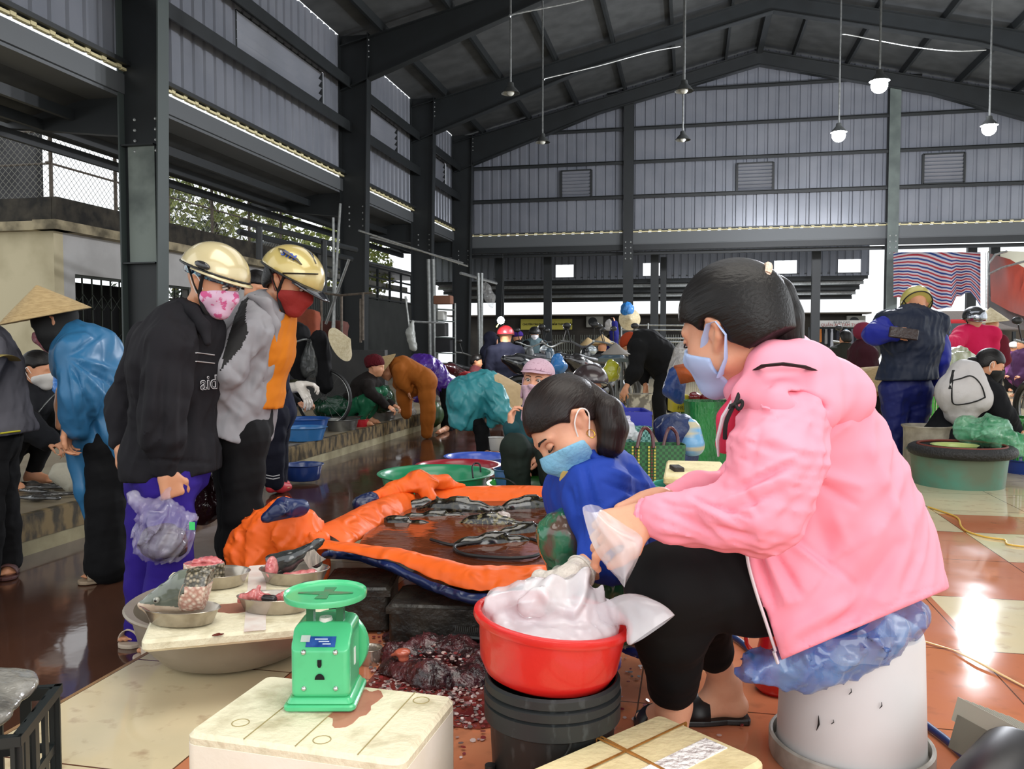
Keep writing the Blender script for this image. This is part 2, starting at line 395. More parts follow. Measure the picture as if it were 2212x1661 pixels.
# ================================================================== materials of the hall
def tile_material():
 """large square tiles: pale marble along the platform edge, terracotta beyond, all wet"""
 m = bpy.data.materials.new('platform_tiles'); m.use_nodes = True; t = m.node_tree; b = t.nodes['Principled BSDF']; L = t.links.new
 N = t.nodes.new
 tc = N('ShaderNodeTexCoord'); sp = N('ShaderNodeSeparateXYZ'); L(tc.outputs['Object'], sp.inputs[0])
 def mth(op, a, b_=None, c=None):
  n = N('ShaderNodeMath'); n.operation = op
  for i, q in enumerate((a, b_, c)):
   if q is None: continue
   if isinstance(q, (int, float)): n.inputs[i].default_value = q
   else: L(q, n.inputs[i])
  return n.outputs[0]
 ux = mth('DIVIDE', mth('SUBTRACT', sp.outputs[0], TILE_X0), 0.50); uy = mth('DIVIDE', mth('SUBTRACT', sp.outputs[1], 0.42), 0.60)
 fx = mth('FRACT', ux); fy = mth('FRACT', uy)
 jx = mth('MINIMUM', fx, mth('SUBTRACT', 1.0, fx)); jy = mth('MINIMUM', fy, mth('SUBTRACT', 1.0, fy)); j = mth('MINIMUM', jx, jy)
 joint = mth('LESS_THAN', j, 0.0045)
 ix = mth('FLOOR', ux); iy = mth('FLOOR', uy)
 cream = mth('LESS_THAN', ux, 1.0)
 far = mth('GREATER_THAN', sp.outputs[1], 5.1)
 chk = mth('MULTIPLY', mth('GREATER_THAN', sp.outputs[0], 0.9), mth('LESS_THAN', mth('MODULO', mth('ADD', iy, ix), 3.0), 0.5))
 band = mth('MAXIMUM', cream, mth('MAXIMUM', far, chk))
 n1 = N('ShaderNodeTexNoise'); n1.inputs['Scale'].default_value = 2.2; n1.inputs['Detail'].default_value = 6; L(tc.outputs['Object'], n1.inputs[0])
 n2 = N('ShaderNodeTexNoise'); n2.inputs['Scale'].default_value = 14; n2.inputs['Detail'].default_value = 8; L(tc.outputs['Object'], n2.inputs[0])
 def mix(f, a, b_):
  x = N('ShaderNodeMix'); x.data_type = 'RGBA'
  for i, q in ((0, f), (6, a), (7, b_)):
   if isinstance(q, tuple): x.inputs[i].default_value = q
   elif isinstance(q, (int, float)): x.inputs[i].default_value = q
   else: L(q, x.inputs[i])
  return x.outputs[2]
 r = N('ShaderNodeMapRange'); r.inputs[1].default_value = .4; r.inputs[2].default_value = .62; L(n1.outputs[0], r.inputs[0])
 r3 = N('ShaderNodeMapRange'); r3.inputs[1].default_value = .58; r3.inputs[2].default_value = .72; L(n2.outputs[0], r3.inputs[0])
 cr = mix(r.outputs[0], lin('d9c8a4'), lin('c9bd9c')); te = mix(r.outputs[0], lin('c07a58'), lin('b4694a'))
 base = mix(band, te, cr)
 base = mix(mth('MULTIPLY', r3.outputs[0], 0.45), base, lin('8a5c44'))
 base = mix(joint, base, lin('5d3a28'))
 L(base, b.inputs['Base Color'])
 rr = N('ShaderNodeMapRange'); rr.inputs[1].default_value = .35; rr.inputs[2].default_value = .65; rr.inputs[3].default_value = .04; rr.inputs[4].default_value = .11
 L(n1.outputs[0], rr.inputs[0]); L(rr.outputs[0], b.inputs['Roughness']); b.inputs['Specular IOR Level'].default_value = 0.6
 bp = N('ShaderNodeBump'); bp.inputs['Strength'].default_value = 0.05; L(n1.outputs[0], bp.inputs['Height']); L(bp.outputs[0], b.inputs['Normal'])
 return m
M_STEEL = mat('dark_painted_steel', '191d1f', rough=0.5, col2='121516', scale=3, amt=.6)
M_STEEL2 = mat('grey_primer_steel', '5d6763', rough=0.55, col2='3c4442', scale=2.2, amt=.7)
M_CLAD = mat('grey_corrugated_sheet', '7c7f87', rough=0.3, metal=0.2, col2='6e727b', scale=1.2, amt=.7)
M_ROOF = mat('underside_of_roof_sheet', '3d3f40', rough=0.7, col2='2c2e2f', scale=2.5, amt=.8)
M_FOAM = mat('yellow_foam_sealant', 'cfc59a', rough=0.9)
M_SOFF = mat('soffit_sheet', '55585a', rough=0.5, metal=0.2)
M_WATER = mat('wet_brown_concrete', '4b3024', rough=0.06, rough2=0.22, col2='35211a', scale=1.6, amt=.9, spec=0.9, contrast=(.4, .7), bump=.04, bscale=5)
M_CREAM = mat('cream_plaster', 'b9ae90', rough=0.9, col2='8d8264', scale=1.4, amt=.7, contrast=(.45, .75), detail=8)
M_WHITEP = mat('pale_plaster', 'aaa8a6', rough=0.9, col2='8e8c88', scale=2, amt=.5)
M_MOSS = mat('mossy_concrete', '3a352c', rough=0.95, col2='12110f', scale=5, amt=.9, bump=.5)
M_DARK = mat('dark_iron', '1b1c1b', rough=0.5, metal=.3)
M_GALV = mat('galvanised_pipe', '8b8d8b', rough=0.35, metal=.7, col2='5a5c5b', scale=20, amt=.5)
M_BLACKR = mat('black_plastic', '161616', rough=0.45)
M_BOLT = mat('zinc_bolt', 'b8bcbc', rough=0.4, metal=.6)
XL = -7.5; XR = 11.4; YE = 26.7; RIDGE = 1.95; Z_EAVE = 7.65; Z_RIDGE = 9.9; KERB_TOP = 0.0; AISLE = -0.18; FARP = 0.03
def roof_z(x): return Z_RIDGE - (Z_RIDGE - Z_EAVE) * abs(x - RIDGE) / (RIDGE - XL)
XK = fl(333, 1404, 0.0).x                     # edge of the near platform
XF = fl(609, 972, FARP).x                     # edge of the far platform
TILE_X0 = XK
mb = MB(); mb.box(((XK + 16) / 2, 9, -0.25), (16 - XK, 30, 0.5)); struct(mb.build('floor', tile_material()))
mb = MB(); mb.box(((XK + XF) / 2, 12, AISLE - 0.1), (XK - XF + .2, 40, 0.2)); mb.box((0, 38, AISLE - .12), (60, 13, .2)); a_ = mb.build('floor', M_WATER); struct(a_)
M_FARP = mat('stained_platform_slab', '857a64', rough=0.3, col2='6a5a48', scale=1.3, amt=.6, rough2=.5)
mb = MB(); mb.box(((XF - 16) / 2, 12, FARP - 0.25), (16 + XF, 40, 0.5)); struct(mb.build('floor', M_FARP))
M_KERB = mat('stained_kerb_face', '766340', rough=0.5, col2='2f2818', scale=9, amt=1.0, contrast=(.42, .58), stretch=(1, 1.6, .8), detail=8)
mb = MB(); mb.box((XF + .012, 12, FARP - .065), (.024, 40, .13)); mb.box((XF - .005, 12, FARP + .004), (.05, 40, .012)); struct(mb.build('trim_1', M_KERB))
mb = MB(); mb.box((XF + .009, 12, FARP - .17), (.018, 40, .085)); struct(mb.build('trim_2', mat('cream_kerb_band', '9f9676', rough=.5, col2='6d6346', scale=6, amt=.7)))
mb = MB(); mb.box((XK - .006, 9, -.09), (.014, 30, .18)); struct(mb.build('trim_3', mat('tile_edge', 'a9855c', rough=.4, col2='5d3d28', scale=8, amt=.8)))
def corrugated(name, p0, p1, zb, zt, m, pitch=0.3, depth=0.035, holes=()):
 p0 = V(p0); p1 = V(p1); d = (p1 - p0); L = d.length; d.normalize(); n = V((-d.y, d.x, 0)); mb = MB()
 prof = [(0, 0), (.62, 0), (.70, 1), (.92, 1), (1.0, 0)]
 N = int(L / pitch)
 for i in range(N):
  for k in range(4):
   u0 = (i + prof[k][0]) * L / N; u1 = (i + prof[k + 1][0]) * L / N
   q0 = p0 + d * u0 + n * (prof[k][1] * depth); q1 = p0 + d * u1 + n * (prof[k + 1][1] * depth)
   b0 = zb(u0) if callable(zb) else zb; t0 = zt(u0) if callable(zt) else zt
   t1 = zt(u1) if callable(zt) else zt
   spans = [(b0, t0, t1)]
   for (ha, hb, hz0, hz1) in holes:
    if ha < (u0 + u1) / 2 < hb: spans = [(b0, hz0, hz0), (hz1, t0, t1)]
   for (z0, z1, z1b) in spans:
    mb.add([(q0.x, q0.y, z0), (q1.x, q1.y, z0), (q1.x, q1.y, z1b), (q0.x, q0.y, z1)], [(0, 1, 2, 3)])
 return mb.build(name, m)
def louvre(name, c, w, h, axis, m, n=8):
 """framed opening of sloping blades, axis 'x' or 'y' is the direction along the wall"""
 mb = MB(); c = V(c)
 for i in range(n):
  z = c.z - h / 2 + h * (i + .5) / n
  R = Matrix.Rotation(math.radians(35), 3, 'X') if axis == 'x' else Matrix.Rotation(math.radians(35), 3, 'Y')
  mb.box((c.x, c.y, z), (w, .02, h / n * .95) if axis == 'x' else (.02, w, h / n * .95), R)
 o = mb.build(name, m); fr = MB()
 for sgn in (-1, 1):
  fr.box(c + (V((sgn * w / 2, 0, 0)) if axis == 'x' else V((0, sgn * w / 2, 0))), (.06, .09, h) if axis == 'x' else (.09, .06, h))
  fr.box(c + V((0, 0, sgn * h / 2)), (w, .09, .05) if axis == 'x' else (.09, w, .05))
 fr.build('window_frame', M_STEEL, o); return struct(o)
ZB = 4.48
wo_ = corrugated('wall_end', (XL, YE + .05, 0), (XR, YE + .05, 0), ZB, lambda u: roof_z(XL + u) - .02, M_CLAD); struct(wo_)
louvre('window_1', ony(1245, 398, YE - .03), .95, .85, 'x', M_CLAD)
louvre('window_2', ony(1631, 383, YE - .03), 1.05, .85, 'x', M_CLAD)
louvre('window_3', ony(2038, 364, YE - .03), 1.1, .85, 'x', M_CLAD)
COLX = [-1.9, 5.75]
gz = [ony(1500, y, YE).z for y in (418, 343, 270)] + [8.75]
for i, z in enumerate(gz):
 mb = MB()
 half = (Z_RIDGE - z) / (Z_RIDGE - Z_EAVE) * (RIDGE - XL); xa = max(XL, RIDGE - half + .3); xb = min(XR, RIDGE + half - .3)
 mb.box(((xa + xb) / 2, YE - .06, z), (xb - xa, .14, .03)); mb.box(((xa + xb) / 2, YE - .12, z - .05), (xb - xa, .02, .1))
 struct(mb.build('trim_%d' % (4 + i), M_STEEL))
mb = MB();
x = XL
while x < XR: mb.box((x + .1, YE - .03, ZB - .01), (.2, .06, .035)); mb.box((x + .26, YE - .03, ZB + .01), (.09, .05, .05)); x += .3
struct(mb.build('trim_8', M_FOAM))
mb = MB(); mb.box(((XL + XR) / 2, YE - .02, ZB + .05), (XR - XL, .1, .03)); mb.box(((XL + XR) / 2, YE + .0, ZB - .2), (XR - XL, .04, .34)); mb.box(((XL + XR) / 2, YE + .25, ZB - .38), (XR - XL, .5, .03)); struct(mb.build('trim_9', M_SOFF))
mb = MB(); mb.box(((XL + XR) / 2, YE + .1, 4.0), (XR - XL, .18, .18)); mb.box(((XL + XR) / 2, YE + .5, 3.86), (XR - XL, .12, .1)); struct(mb.build('trim_10', M_STEEL))
ZBL = 4.65
u0_ = 2.0
corr = corrugated('wall_left', (XL - .02, u0_, 0), (XL - .02, YE, 0), ZBL, Z_EAVE, M_CLAD, holes=[(13.2 - u0_, 16.6 - u0_, 5.85, 6.6), (18.6 - u0_, 21.2 - u0_, 5.85, 6.6), (23.2 - u0_, 25.6 - u0_, 5.85, 6.6), (6 - u0_, 9.5 - u0_, 5.85, 6.6)]); struct(corr)
for i, (ya, yb) in enumerate(((13.2, 16.6), (18.6, 21.2), (23.2, 25.6))):
 louvre('window_%d' % (4 + i), (XL - .08, (ya + yb) / 2, 6.22), yb - ya, .76, 'y', M_CLAD, n=5)
for i, z in enumerate((5.74, 6.68)):
 mb = MB(); mb.box((XL + .12, (u0_ + YE) / 2, z), (.24, YE - u0_, .05)); mb.box((XL + .24, (u0_ + YE) / 2, z - .06), (.03, YE - u0_, .22)); struct(mb.build('trim_%d' % (11 + i), M_STEEL))
mb = MB(); y = u0_
while y < YE: mb.box((XL + .03, y + .1, ZBL - .01), (.06, .2, .035)); mb.box((XL + .03, y + .26, ZBL + .01), (.05, .09, .05)); y += .3
struct(mb.build('trim_13', M_FOAM))
mb = MB(); mb.box((XL + .06, (u0_ + YE) / 2, ZBL + .06), (.14, YE - u0_, .06)); struct(mb.build('trim_14', M_STEEL))
mb = MB(); mb.box((XL + .0, (u0_ + YE) / 2, ZBL - .2), (.05, YE - u0_, .26)); mb.box((XL - .25, (u0_ + YE) / 2, ZBL - .36), (.5, YE - u0_, .04)); struct(mb.build('trim_15', M_SOFF))
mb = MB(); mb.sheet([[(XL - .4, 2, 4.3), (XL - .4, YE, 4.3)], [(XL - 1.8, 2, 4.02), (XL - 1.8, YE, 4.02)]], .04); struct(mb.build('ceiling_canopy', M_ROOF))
for i in range(3):
 mb = MB(); q = XL - .75 - i * .5; mb.box((q, 14, 4.14 - .2 * (.35 + i * .5)), (.07, 25, .14)); struct(mb.build('trim_%d' % (16 + i), M_STEEL))
for sgn, xe in ((-1, XL), (1, XR)):
 mb = MB(); n = 12; rows = []
 for i in range(n + 1):
  x = RIDGE + (xe - RIDGE) * i / n; rows.append([(x, y, roof_z(x)) for y in (-6, 2, 10, 18, YE + .3)])
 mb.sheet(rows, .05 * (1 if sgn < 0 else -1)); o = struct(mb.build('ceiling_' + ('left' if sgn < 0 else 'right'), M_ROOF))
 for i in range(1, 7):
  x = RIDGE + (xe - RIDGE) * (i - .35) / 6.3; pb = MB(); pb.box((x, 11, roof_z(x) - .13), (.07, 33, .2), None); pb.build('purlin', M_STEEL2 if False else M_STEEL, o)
mb = MB(); mb.box((RIDGE, 11, Z_RIDGE - .2), (.16, 33, .22)); struct(mb.build('trim_19', M_STEEL))
FRY = [10.2, 17.5, 22.3, YE - .28]
names = ['dark steel column nearest the camera with a pale grey panel', 'dark steel column behind the scaffold rails, second of the left row', 'dark steel column third in the left row, beside the silver pipes', 'dark steel column in the far left corner of the hall']
def ibeam_col(name, x0, y, zb, zt, wb_, wt, sgn, lab, m=M_STEEL, panel=None):
 t = thing(name, lab, 'column', (x0, y, zb))
 mb = MB()
 xo = x0; prof = [(xo, zb), (xo + sgn * wb_, zb), (xo + sgn * wt, zt), (xo, zt)]
 mb.prism([(p[0], p[1]) for p in prof], (0, y - .009, 0), (0, 1, 0), .018, x=V((1, 0, 0)), y=V((0, 0, 1))); mb.build('web', m if panel is None else [m], t)
 for a, b in ((prof[0], prof[3]), (prof[1], prof[2])):
  fb = MB(); fb.bar((a[0], y, a[1]), (b[0], y, b[1]), .24, .022, up=V((1, 0, 0))); fb.build('flange', m if panel is None else mat('flange_grey', '3c4442', rough=.55), t)
 bb = MB()
 for k in range(4):
  for dy in (-.07, .07): bb.ball((xo + sgn * (wt + .01), y + dy, zt - .5 + k * .12), .016, 6, 4)
  for dx in (.12, .34): bb.ball((xo + sgn * (wt * dx / .46), y - .02, 3.55 + k * .14), .022, 6, 4)
 bb.build('bolts', M_BOLT, t)
 if panel:
  pb = MB(); pb.box((xo + sgn * wb_ * .53, y - .02, (panel[0] + panel[1]) / 2), (wb_ * .8, .012, panel[1] - panel[0])); pb.build('pale_panel', mat('pale_grey_primer', '7f8881', rough=.6, col2='4f5753', scale=1.6, amt=.9, contrast=(.5, .7)), t)
  sb = MB()
  for z in panel: sb.box((xo + sgn * wb_ * .5, y - .06, z), (wb_ * 1.0, .1, .02))
  sb.build('stiffener', m, t)
 return t
for i, y in enumerate(FRY):
 ibeam_col('steel_column', XL, y, FARP, Z_EAVE, .5, .66, 1, names[i], panel=(2.05, 3.62) if i == 0 else None)
 cb = MB(); cb.prism([(XL, 4.42), (XL - 2.2, 4.12), (XL - 2.2, 4.0), (XL, 3.76)], (0, y - .06, 0), (0, 1, 0), .12, x=V((1, 0, 0)), y=V((0, 0, 1))); struct(cb.build('trim_%d' % (20 + i), M_STEEL))
 for sgn, xe in ((-1, XL), (1, XR)):
  rb = MB(); n = 6; d0, d1 = .95, .42; hh = [d0 + (d1 - d0) * min(1, k / 3.0) for k in range(n + 1)]
  xs = [xe + (RIDGE - xe) * k / n for k in range(n + 1)]
  poly = [(xs[k], roof_z(xs[k]) - .24) for k in range(n + 1)] + [(xs[k], roof_z(xs[k]) - .24 - hh[k]) for k in range(n, -1, -1)]
  rb.prism(poly, (0, y - .008, 0), (0, 1, 0), .016, x=V((1, 0, 0)), y=V((0, 0, 1)))
  for k in range(n):
   rb.bar((xs[k], y, roof_z(xs[k]) - .24), (xs[k + 1], y, roof_z(xs[k + 1]) - .24), .22, .02)
   rb.bar((xs[k], y, roof_z(xs[k]) - .24 - hh[k]), (xs[k + 1], y, roof_z(xs[k + 1]) - .24 - hh[k + 1]), .22, .02)
  struct(rb.build('trim_%d' % (30 + i * 2 + (sgn > 0)), M_STEEL))
for i, (x, lab) in enumerate(zip(COLX, ('slim dark steel post in the middle of the end wall', 'grey steel post of the end wall beside the striped tarpaulin'))):
 t = thing('steel_column', lab, 'column', (x, YE, 0)); zt = roof_z(x) - .5
 mb = MB(); mb.box((x, YE - .1, (zt - .1) / 2), (.03, .26, zt + .1)); mb.build('web', M_STEEL, t)
 mb = MB(); mb.box((x, YE - .25, (zt - .1) / 2), (.30, .03, zt + .1)); mb.build('flange', M_STEEL if i == 0 else M_STEEL2, t)
 mb = MB(); mb.box((x, YE + .05, (zt - .1) / 2), (.30, .03, zt + .1)); mb.build('flange', M_STEEL, t)
 bb = MB()
 for k in range(4):
  for dx in (-.08, .08): bb.ball((x + dx, YE - .27, 3.62 + k * .17), .028, 6, 4)
 bb.build('bolts', M_BOLT, t)
mb = MB()
c_ = corrugated('wall_back', (-10, 32, 0), (6.2, 32, 0), 3.42, 4.6, M_CLAD, pitch=.26, holes=[(8.2, 8.95, 3.5, 4.0), (12.95, 13.7, 3.5, 4.0), (15.2, 15.9, 3.5, 4.0), (5.0, 5.6, 3.5, 4.0)]); struct(c_)
mb = MB(); mb.sheet([[(-10, 32, 3.5), (6.2, 32, 3.5)], [(-10, 35.6, 2.82), (6.2, 35.6, 2.82)]], .03); struct(mb.build('ceiling_lean_to', M_SOFF))
for i in range(5):
 mb = MB(); y = 32.2 + i * .75; mb.box((-1.9, y, 3.5 - (y - 32) * .189 - .09), (16.2, .06, .12)); struct(mb.build('trim_%d' % (40 + i), M_GALV if i % 2 else M_STEEL))
mb = MB(); mb.sheet([[(-10, YE + .5, 4.25), (6.0, YE + .5, 4.25)], [(-10, 32, 4.55), (6.0, 32, 4.55)]], .03); struct(mb.build('ceiling_link', M_ROOF))
lp = [(1080, 'square dark post left of the burning white light'), (1183, 'dark post standing in front of the yellow banner'), (1413, 'narrow dark post beside the hanging cone hat'), (1432, 'thin grey post just right of the narrow dark post'), (1760, 'black post in front of the clothes stall'), (2143, 'black post at the right edge of the striped tarpaulin'), (2094, 'short grey post under the striped tarpaulin')]
for px, lab in lp:
 y = 30.0 if px in (1432,) else 28.6; p = ony(px, 745, y)
 t = thing('canopy_post', lab, 'post', (p.x, y, AISLE)); mb = MB(); mb.box((p.x, y, 1.9), (.26 if px != 1432 else .2, .2, 4.2)); mb.build('shaft', M_STEEL, t)
 mb = MB(); mb.box((p.x, y, AISLE + .02), (.4, .36, .03)); mb.build('base_plate', M_STEEL, t)
# ================================================================== figures
def skinmat(name, c, c2): return mat(name, c, rough=.5, col2=c2, scale=14, amt=.5, sss=.12, bump=.05, bscale=60)
SK1 = skinmat('skin_light', 'd9a182', 'c98a6c'); SK2 = skinmat('skin_warm', 'c98f6b', 'b47756'); SK3 = skinmat('skin_tan', 'b07a5c', '94603f')
M_HAIR = mat('black_hair', '0c0908', rough=.38, col2='2b1e18', scale=60, amt=.7, bump=.8, bscale=70, stretch=(1, 1, .12), spec=.5)
M_HAIR2 = mat('dark_brown_hair', '160d0a', rough=.36, col2='3a251b', scale=70, amt=.8, bump=.8, bscale=80, stretch=(.35, .35, .6), spec=.5)
M_EYEW = mat('eye_white', 'd8d2c8', rough=.2); M_IRIS = mat('dark_iris', '120b08', rough=.1)
M_LASH = mat('lashes_and_brow', '1d130f', rough=.8)
M_PALM = mat('palm_leaf_hat', 'b39a6e', rough=.8, col2='8d744c', scale=30, amt=.6, bump=.3, bscale=60, stretch=(1, 1, 6))
M_PALM2 = mat('palm_leaf_hat_pale', 'b9ad8e', rough=.8, col2='9a8a66', scale=30, amt=.6, bump=.3, bscale=60)
M_STRAP = mat('black_webbing', '0d0d0d', rough=.8)
def cr(a, b): return V(a).cross(V(b)).normalized()
def hairmat(base, d):
 nm = base.name + '_%d_%d_%d' % tuple(int(9 * q) for q in V(d).normalized())
 if nm in _M: return _M[nm]
 m = bpy.data.materials.new(nm); m.use_nodes = True; t = m.node_tree; b = t.nodes['Principled BSDF']; N = t.nodes.new; L = t.links.new
 src = _M.get('src_' + base.name, base).node_tree.nodes['Principled BSDF']; c = src.inputs['Base Color'].default_value; d = V(d).normalized(); e1 = cr(d, (.3, .5, 1)); e2 = d.cross(e1)
 tc = N('ShaderNodeTexCoord'); cb = N('ShaderNodeCombineXYZ')
 for i, (v_, k_) in enumerate(((d, 9), (e1, 150), (e2, 150))):
  q = N('ShaderNodeVectorMath'); q.operation = 'DOT_PRODUCT'; q.inputs[1].default_value = v_ * k_; L(tc.outputs['Object'], q.inputs[0]); L(q.outputs['Value'], cb.inputs[i])
 n = N('ShaderNodeTexNoise'); n.inputs['Scale'].default_value = 1; n.inputs['Detail'].default_value = 4; L(cb.outputs[0], n.inputs[0])
 r = N('ShaderNodeValToRGB'); r.color_ramp.elements[0].position = .35; r.color_ramp.elements[0].color = c; r.color_ramp.elements[1].position = .75; r.color_ramp.elements[1].color = [min(1, x * 1.7 + .002) for x in c[:3]] + [1]
 L(n.outputs[0], r.inputs[0]); L(r.outputs[0], b.inputs['Base Color']); b.inputs['Roughness'].default_value = .42; b.inputs['Specular IOR Level'].default_value = .3
 bp = N('ShaderNodeBump'); bp.inputs['Strength'].default_value = .55; bp.inputs['Distance'].default_value = .004; L(n.outputs[0], bp.inputs['Height']); L(bp.outputs[0], b.inputs['Normal'])
 _M[nm] = m; _M['src_' + m.name] = _M.get('src_' + base.name, base); return m
class Head:
 def __init__(s, c, f, up, k=1.0):
  s.c = V(c); s.f = V(f).normalized(); u = V(up); s.u = (u - s.f * u.dot(s.f)).normalized(); s.r = s.f.cross(s.u); s.k = k   # r: the person's right
  s.fr = (s.f, s.r, s.u)
 def p(s, f, r, u): return s.c + (s.f * f + s.r * r + s.u * u) * s.k
 def add(s, q, g=0.0, ears=True, mouth=True, nose=True):
  k = s.k; P = s.p
  q.ell(P(-.016, 0, .030), tuple((x) * k + g for x in (.094, .076, .086)), s.fr, .02 * k)
  q.ell(P(.022, 0, -.012), tuple((x) * k + g for x in (.066, .063, .085)), s.fr, .02 * k)
  q.ell(P(.036, 0, -.062), tuple((x) * k + g for x in (.046, .046, .046)), s.fr, .025 * k)
  q.cap(P(.058, .012, -.092), P(.058, -.012, -.092), .018 * k + g, k=.02 * k)
  for e in (-1, 1):
   q.cap(P(.045, .044 * e, -.03), P(.0, .056 * e, -.055), .022 * k + g, .016 * k + g, k=.03 * k)
   if not g: q.cap(P(.078, .014 * e, .022), P(.066, .047 * e, .020), .011 * k, .009 * k, k=.015 * k)
   if not g: q.ell(P(.080, .030 * e, .004), (.012 * k, .016 * k, .010 * k), s.fr, .012 * k, 's')
  if nose:
   q.cap(P(.083, 0, .006), P(.100, 0, -.030), .007 * k + g, .011 * k + g, k=.014 * k)
   if not g:
    for e in (-1, 1): q.cap(P(.088, .011 * e, -.036), P(.092, .009 * e, -.034), .008 * k, k=.008 * k)
  if mouth and not g:
   q.cap(P(.086, -.016, -.058), P(.086, .016, -.058), .007 * k, k=.008 * k); q.cap(P(.084, -.013, -.068), P(.084, .013, -.068), .008 * k, k=.008 * k)
  if ears and not g:
   for e in (-1, 1):
    q.chain([P(-.004, .070 * e, -.030), P(-.022, .080 * e, -.010), P(-.028, .084 * e, .012), P(-.012, .082 * e, .026), P(.002, .074 * e, .012)], [.008 * k, .007 * k, .007 * k, .006 * k, .005 * k], .006 * k)
    q.ell(P(-.012, .073 * e, -.002), (.015 * k, .006 * k, .022 * k), s.fr, .006 * k)
  return q
 def eyes(s, parent, closed=False, down=False, sides=(-1, 1), brow=True):
  for e in sides:
   k = s.k; P = s.p
   if not closed:
    m = MB(); m.ball(P(.070, .030 * e, .003), .0135 * k, 14, 8, R=Matrix(s.fr).transposed()); o = m.build('eye', M_EYEW, parent, True)
    m = MB(); m.ball(P(.0795, .030 * e, .001 - (.004 if down else 0)), (.0048 * k, .0065 * k, .0065 * k), 12, 6, R=Matrix(s.fr).transposed()); m.build('iris', M_IRIS, o, True)
   else:
    q = S(.0025); q.ell(P(.0735, .030 * e, .004), (.011 * k, .0165 * k, .0105 * k), s.fr); q.build('eyelid', parent.data.materials[0], parent)
   m = MB(); zz = (.0095 if not closed else -.005)
   m.tube([P(.078, (.030 - .017) * e, -.001), P(.0855, (.030 - .006) * e, zz * .8), P(.086, .031 * e, zz), P(.082, (.030 + .011) * e, zz * .8), P(.073, (.030 + .019) * e, .000)], .0016 * k, 6); m.build('eyelashes', M_LASH, parent, True)
   if brow:
    m = MB(); m.tube([P(.0895, .013 * e, .021), P(.0885, .028 * e, .0275), P(.077, .045 * e, .026), P(.066, .054 * e, .019)], [.0028 * k, .0034 * k, .0026 * k, .0012 * k], 6, flat=.7); m.build('eyebrow', M_LASH, parent, True)
 def mask(s, parent, m, res=.0035, low=.125, top=-.012, back=.0, name='face_mask', strap='e8e4de', side=0, straps=True, puff=.012):
  k = s.k; q = S(res); s.add(q, .006 * k, ears=False)
  q.cap(s.p(.075, 0, -.035), s.p(.068, 0, -.085), .026 * k + puff, .022 * k + puff * .5, k=.02)
  q.cut(s.p(.095, 0, top + .012), s.u * 1.0 - s.f * .42); q.cut(s.p(back, 0, 0), -s.f); q.cut(s.p(0, 0, -low), -s.u - s.f * .1)
  o = q.build(name, m, parent)
  if straps:
   ms = mat('ear_loop_' + strap, strap, rough=.7)
   for e in (-1, 1):
    b = MB(); b.tube([s.p(back + .004, .068 * e, -.030), s.p(back - .012, .084 * e, .004), s.p(-.026, .090 * e, .018), s.p(-.037, .084 * e, -.004), s.p(back - .022, .074 * e, -.040), s.p(back + .004, .060 * e, -.068)], .0019 * k, 6); b.build('ear_loop', ms, o, True)
  return o
 def hair(s, parent, m, res=.005, g=.011, face=.0, tail=None, tie=None, low=-.07):
  k = s.k; q = S(res)
  q.ell(s.p(-.018, 0, .034), tuple(x * k + g for x in (.094, .077, .086)), s.fr, .02)
  q.ell(s.p(-.058, 0, -.018), tuple(x * k + g for x in (.046, .056, .055)), s.fr, .03)
  q.ell(s.p(.098 + face, 0, -.030), (.078 * k, .088 * k, .088 * k), s.fr, .010, 's')
  q.ell(s.p(.035, 0, -.085), (.075 * k, .12 * k, .075 * k), s.fr, .010, 's')
  q.ell(s.p(.055, 0, .0), (.055 * k, .12 * k, .042 * k), s.fr, .012, 's')
  for e in (-1, 1): q.ell(s.p(-.012, .083 * e, -.004), (.024 * k, .02 * k, .032 * k), s.fr, .01, 's')
  q.cut(s.p(-.05, 0, low), -s.u - s.f * .35)
  q.ell(s.p(.004, 0, -.088), (.086 * k, .12 * k, .090 * k), s.fr, .012, 's')
  m = hairmat(m, s.p(-.10, 0, .07) - s.p(.06, 0, .06)); o = q.build('hair', m, parent)
  if tail:
   pts, rs = tail; t = S(res); t.chain(pts, rs, .015).noise(.002, 30, 5, (1, 1, .35)); t.build('ponytail', hairmat(m, V(pts[-1]) - V(pts[1])), o)
  if tie:
   tm, rad, mt = tie; b = MB(); a = V(tm[0]); ax = V(tm[1]).normalized(); x = cr(ax, (0.3, .2, 1)); y = ax.cross(x)
   b.tube([a + x * rad * math.cos(t_) + y * rad * math.sin(t_) for t_ in [i * math.pi / 9 for i in range(19)]], rad * .34, 8); b.build('hair_tie', mt, o, True)
  return o
 def helmet(s, parent, m, res=.006, rim='151515', visor=None, low=-.012, k2=1.0, tilt=0.0, strap=True, decal=None):
  k = s.k * k2; q = S(res); u = (s.u + s.f * tilt).normalized(); f = u.cross(s.r).normalized() * 1.0; f = (s.f - u * s.f.dot(u)).normalized()
  fr = (f, s.r, u); c = s.p(-.008, 0, .034)
  q.ell(c, (.136 * k, .113 * k, .118 * k), fr); q.cut(c + u * low * k, -u); q.shell(.022)
  o = q.build('helmet', m, parent)
  b = MB(); n = 40; b.tube([c + u * (low * k) + f * .134 * k * math.cos(a) + s.r * .111 * k * math.sin(a) for a in [2 * math.pi * i / n for i in range(n + 1)]], .005, 6); b.build('helmet_rim', mat('rim_' + rim, rim, rough=.5), o, True)
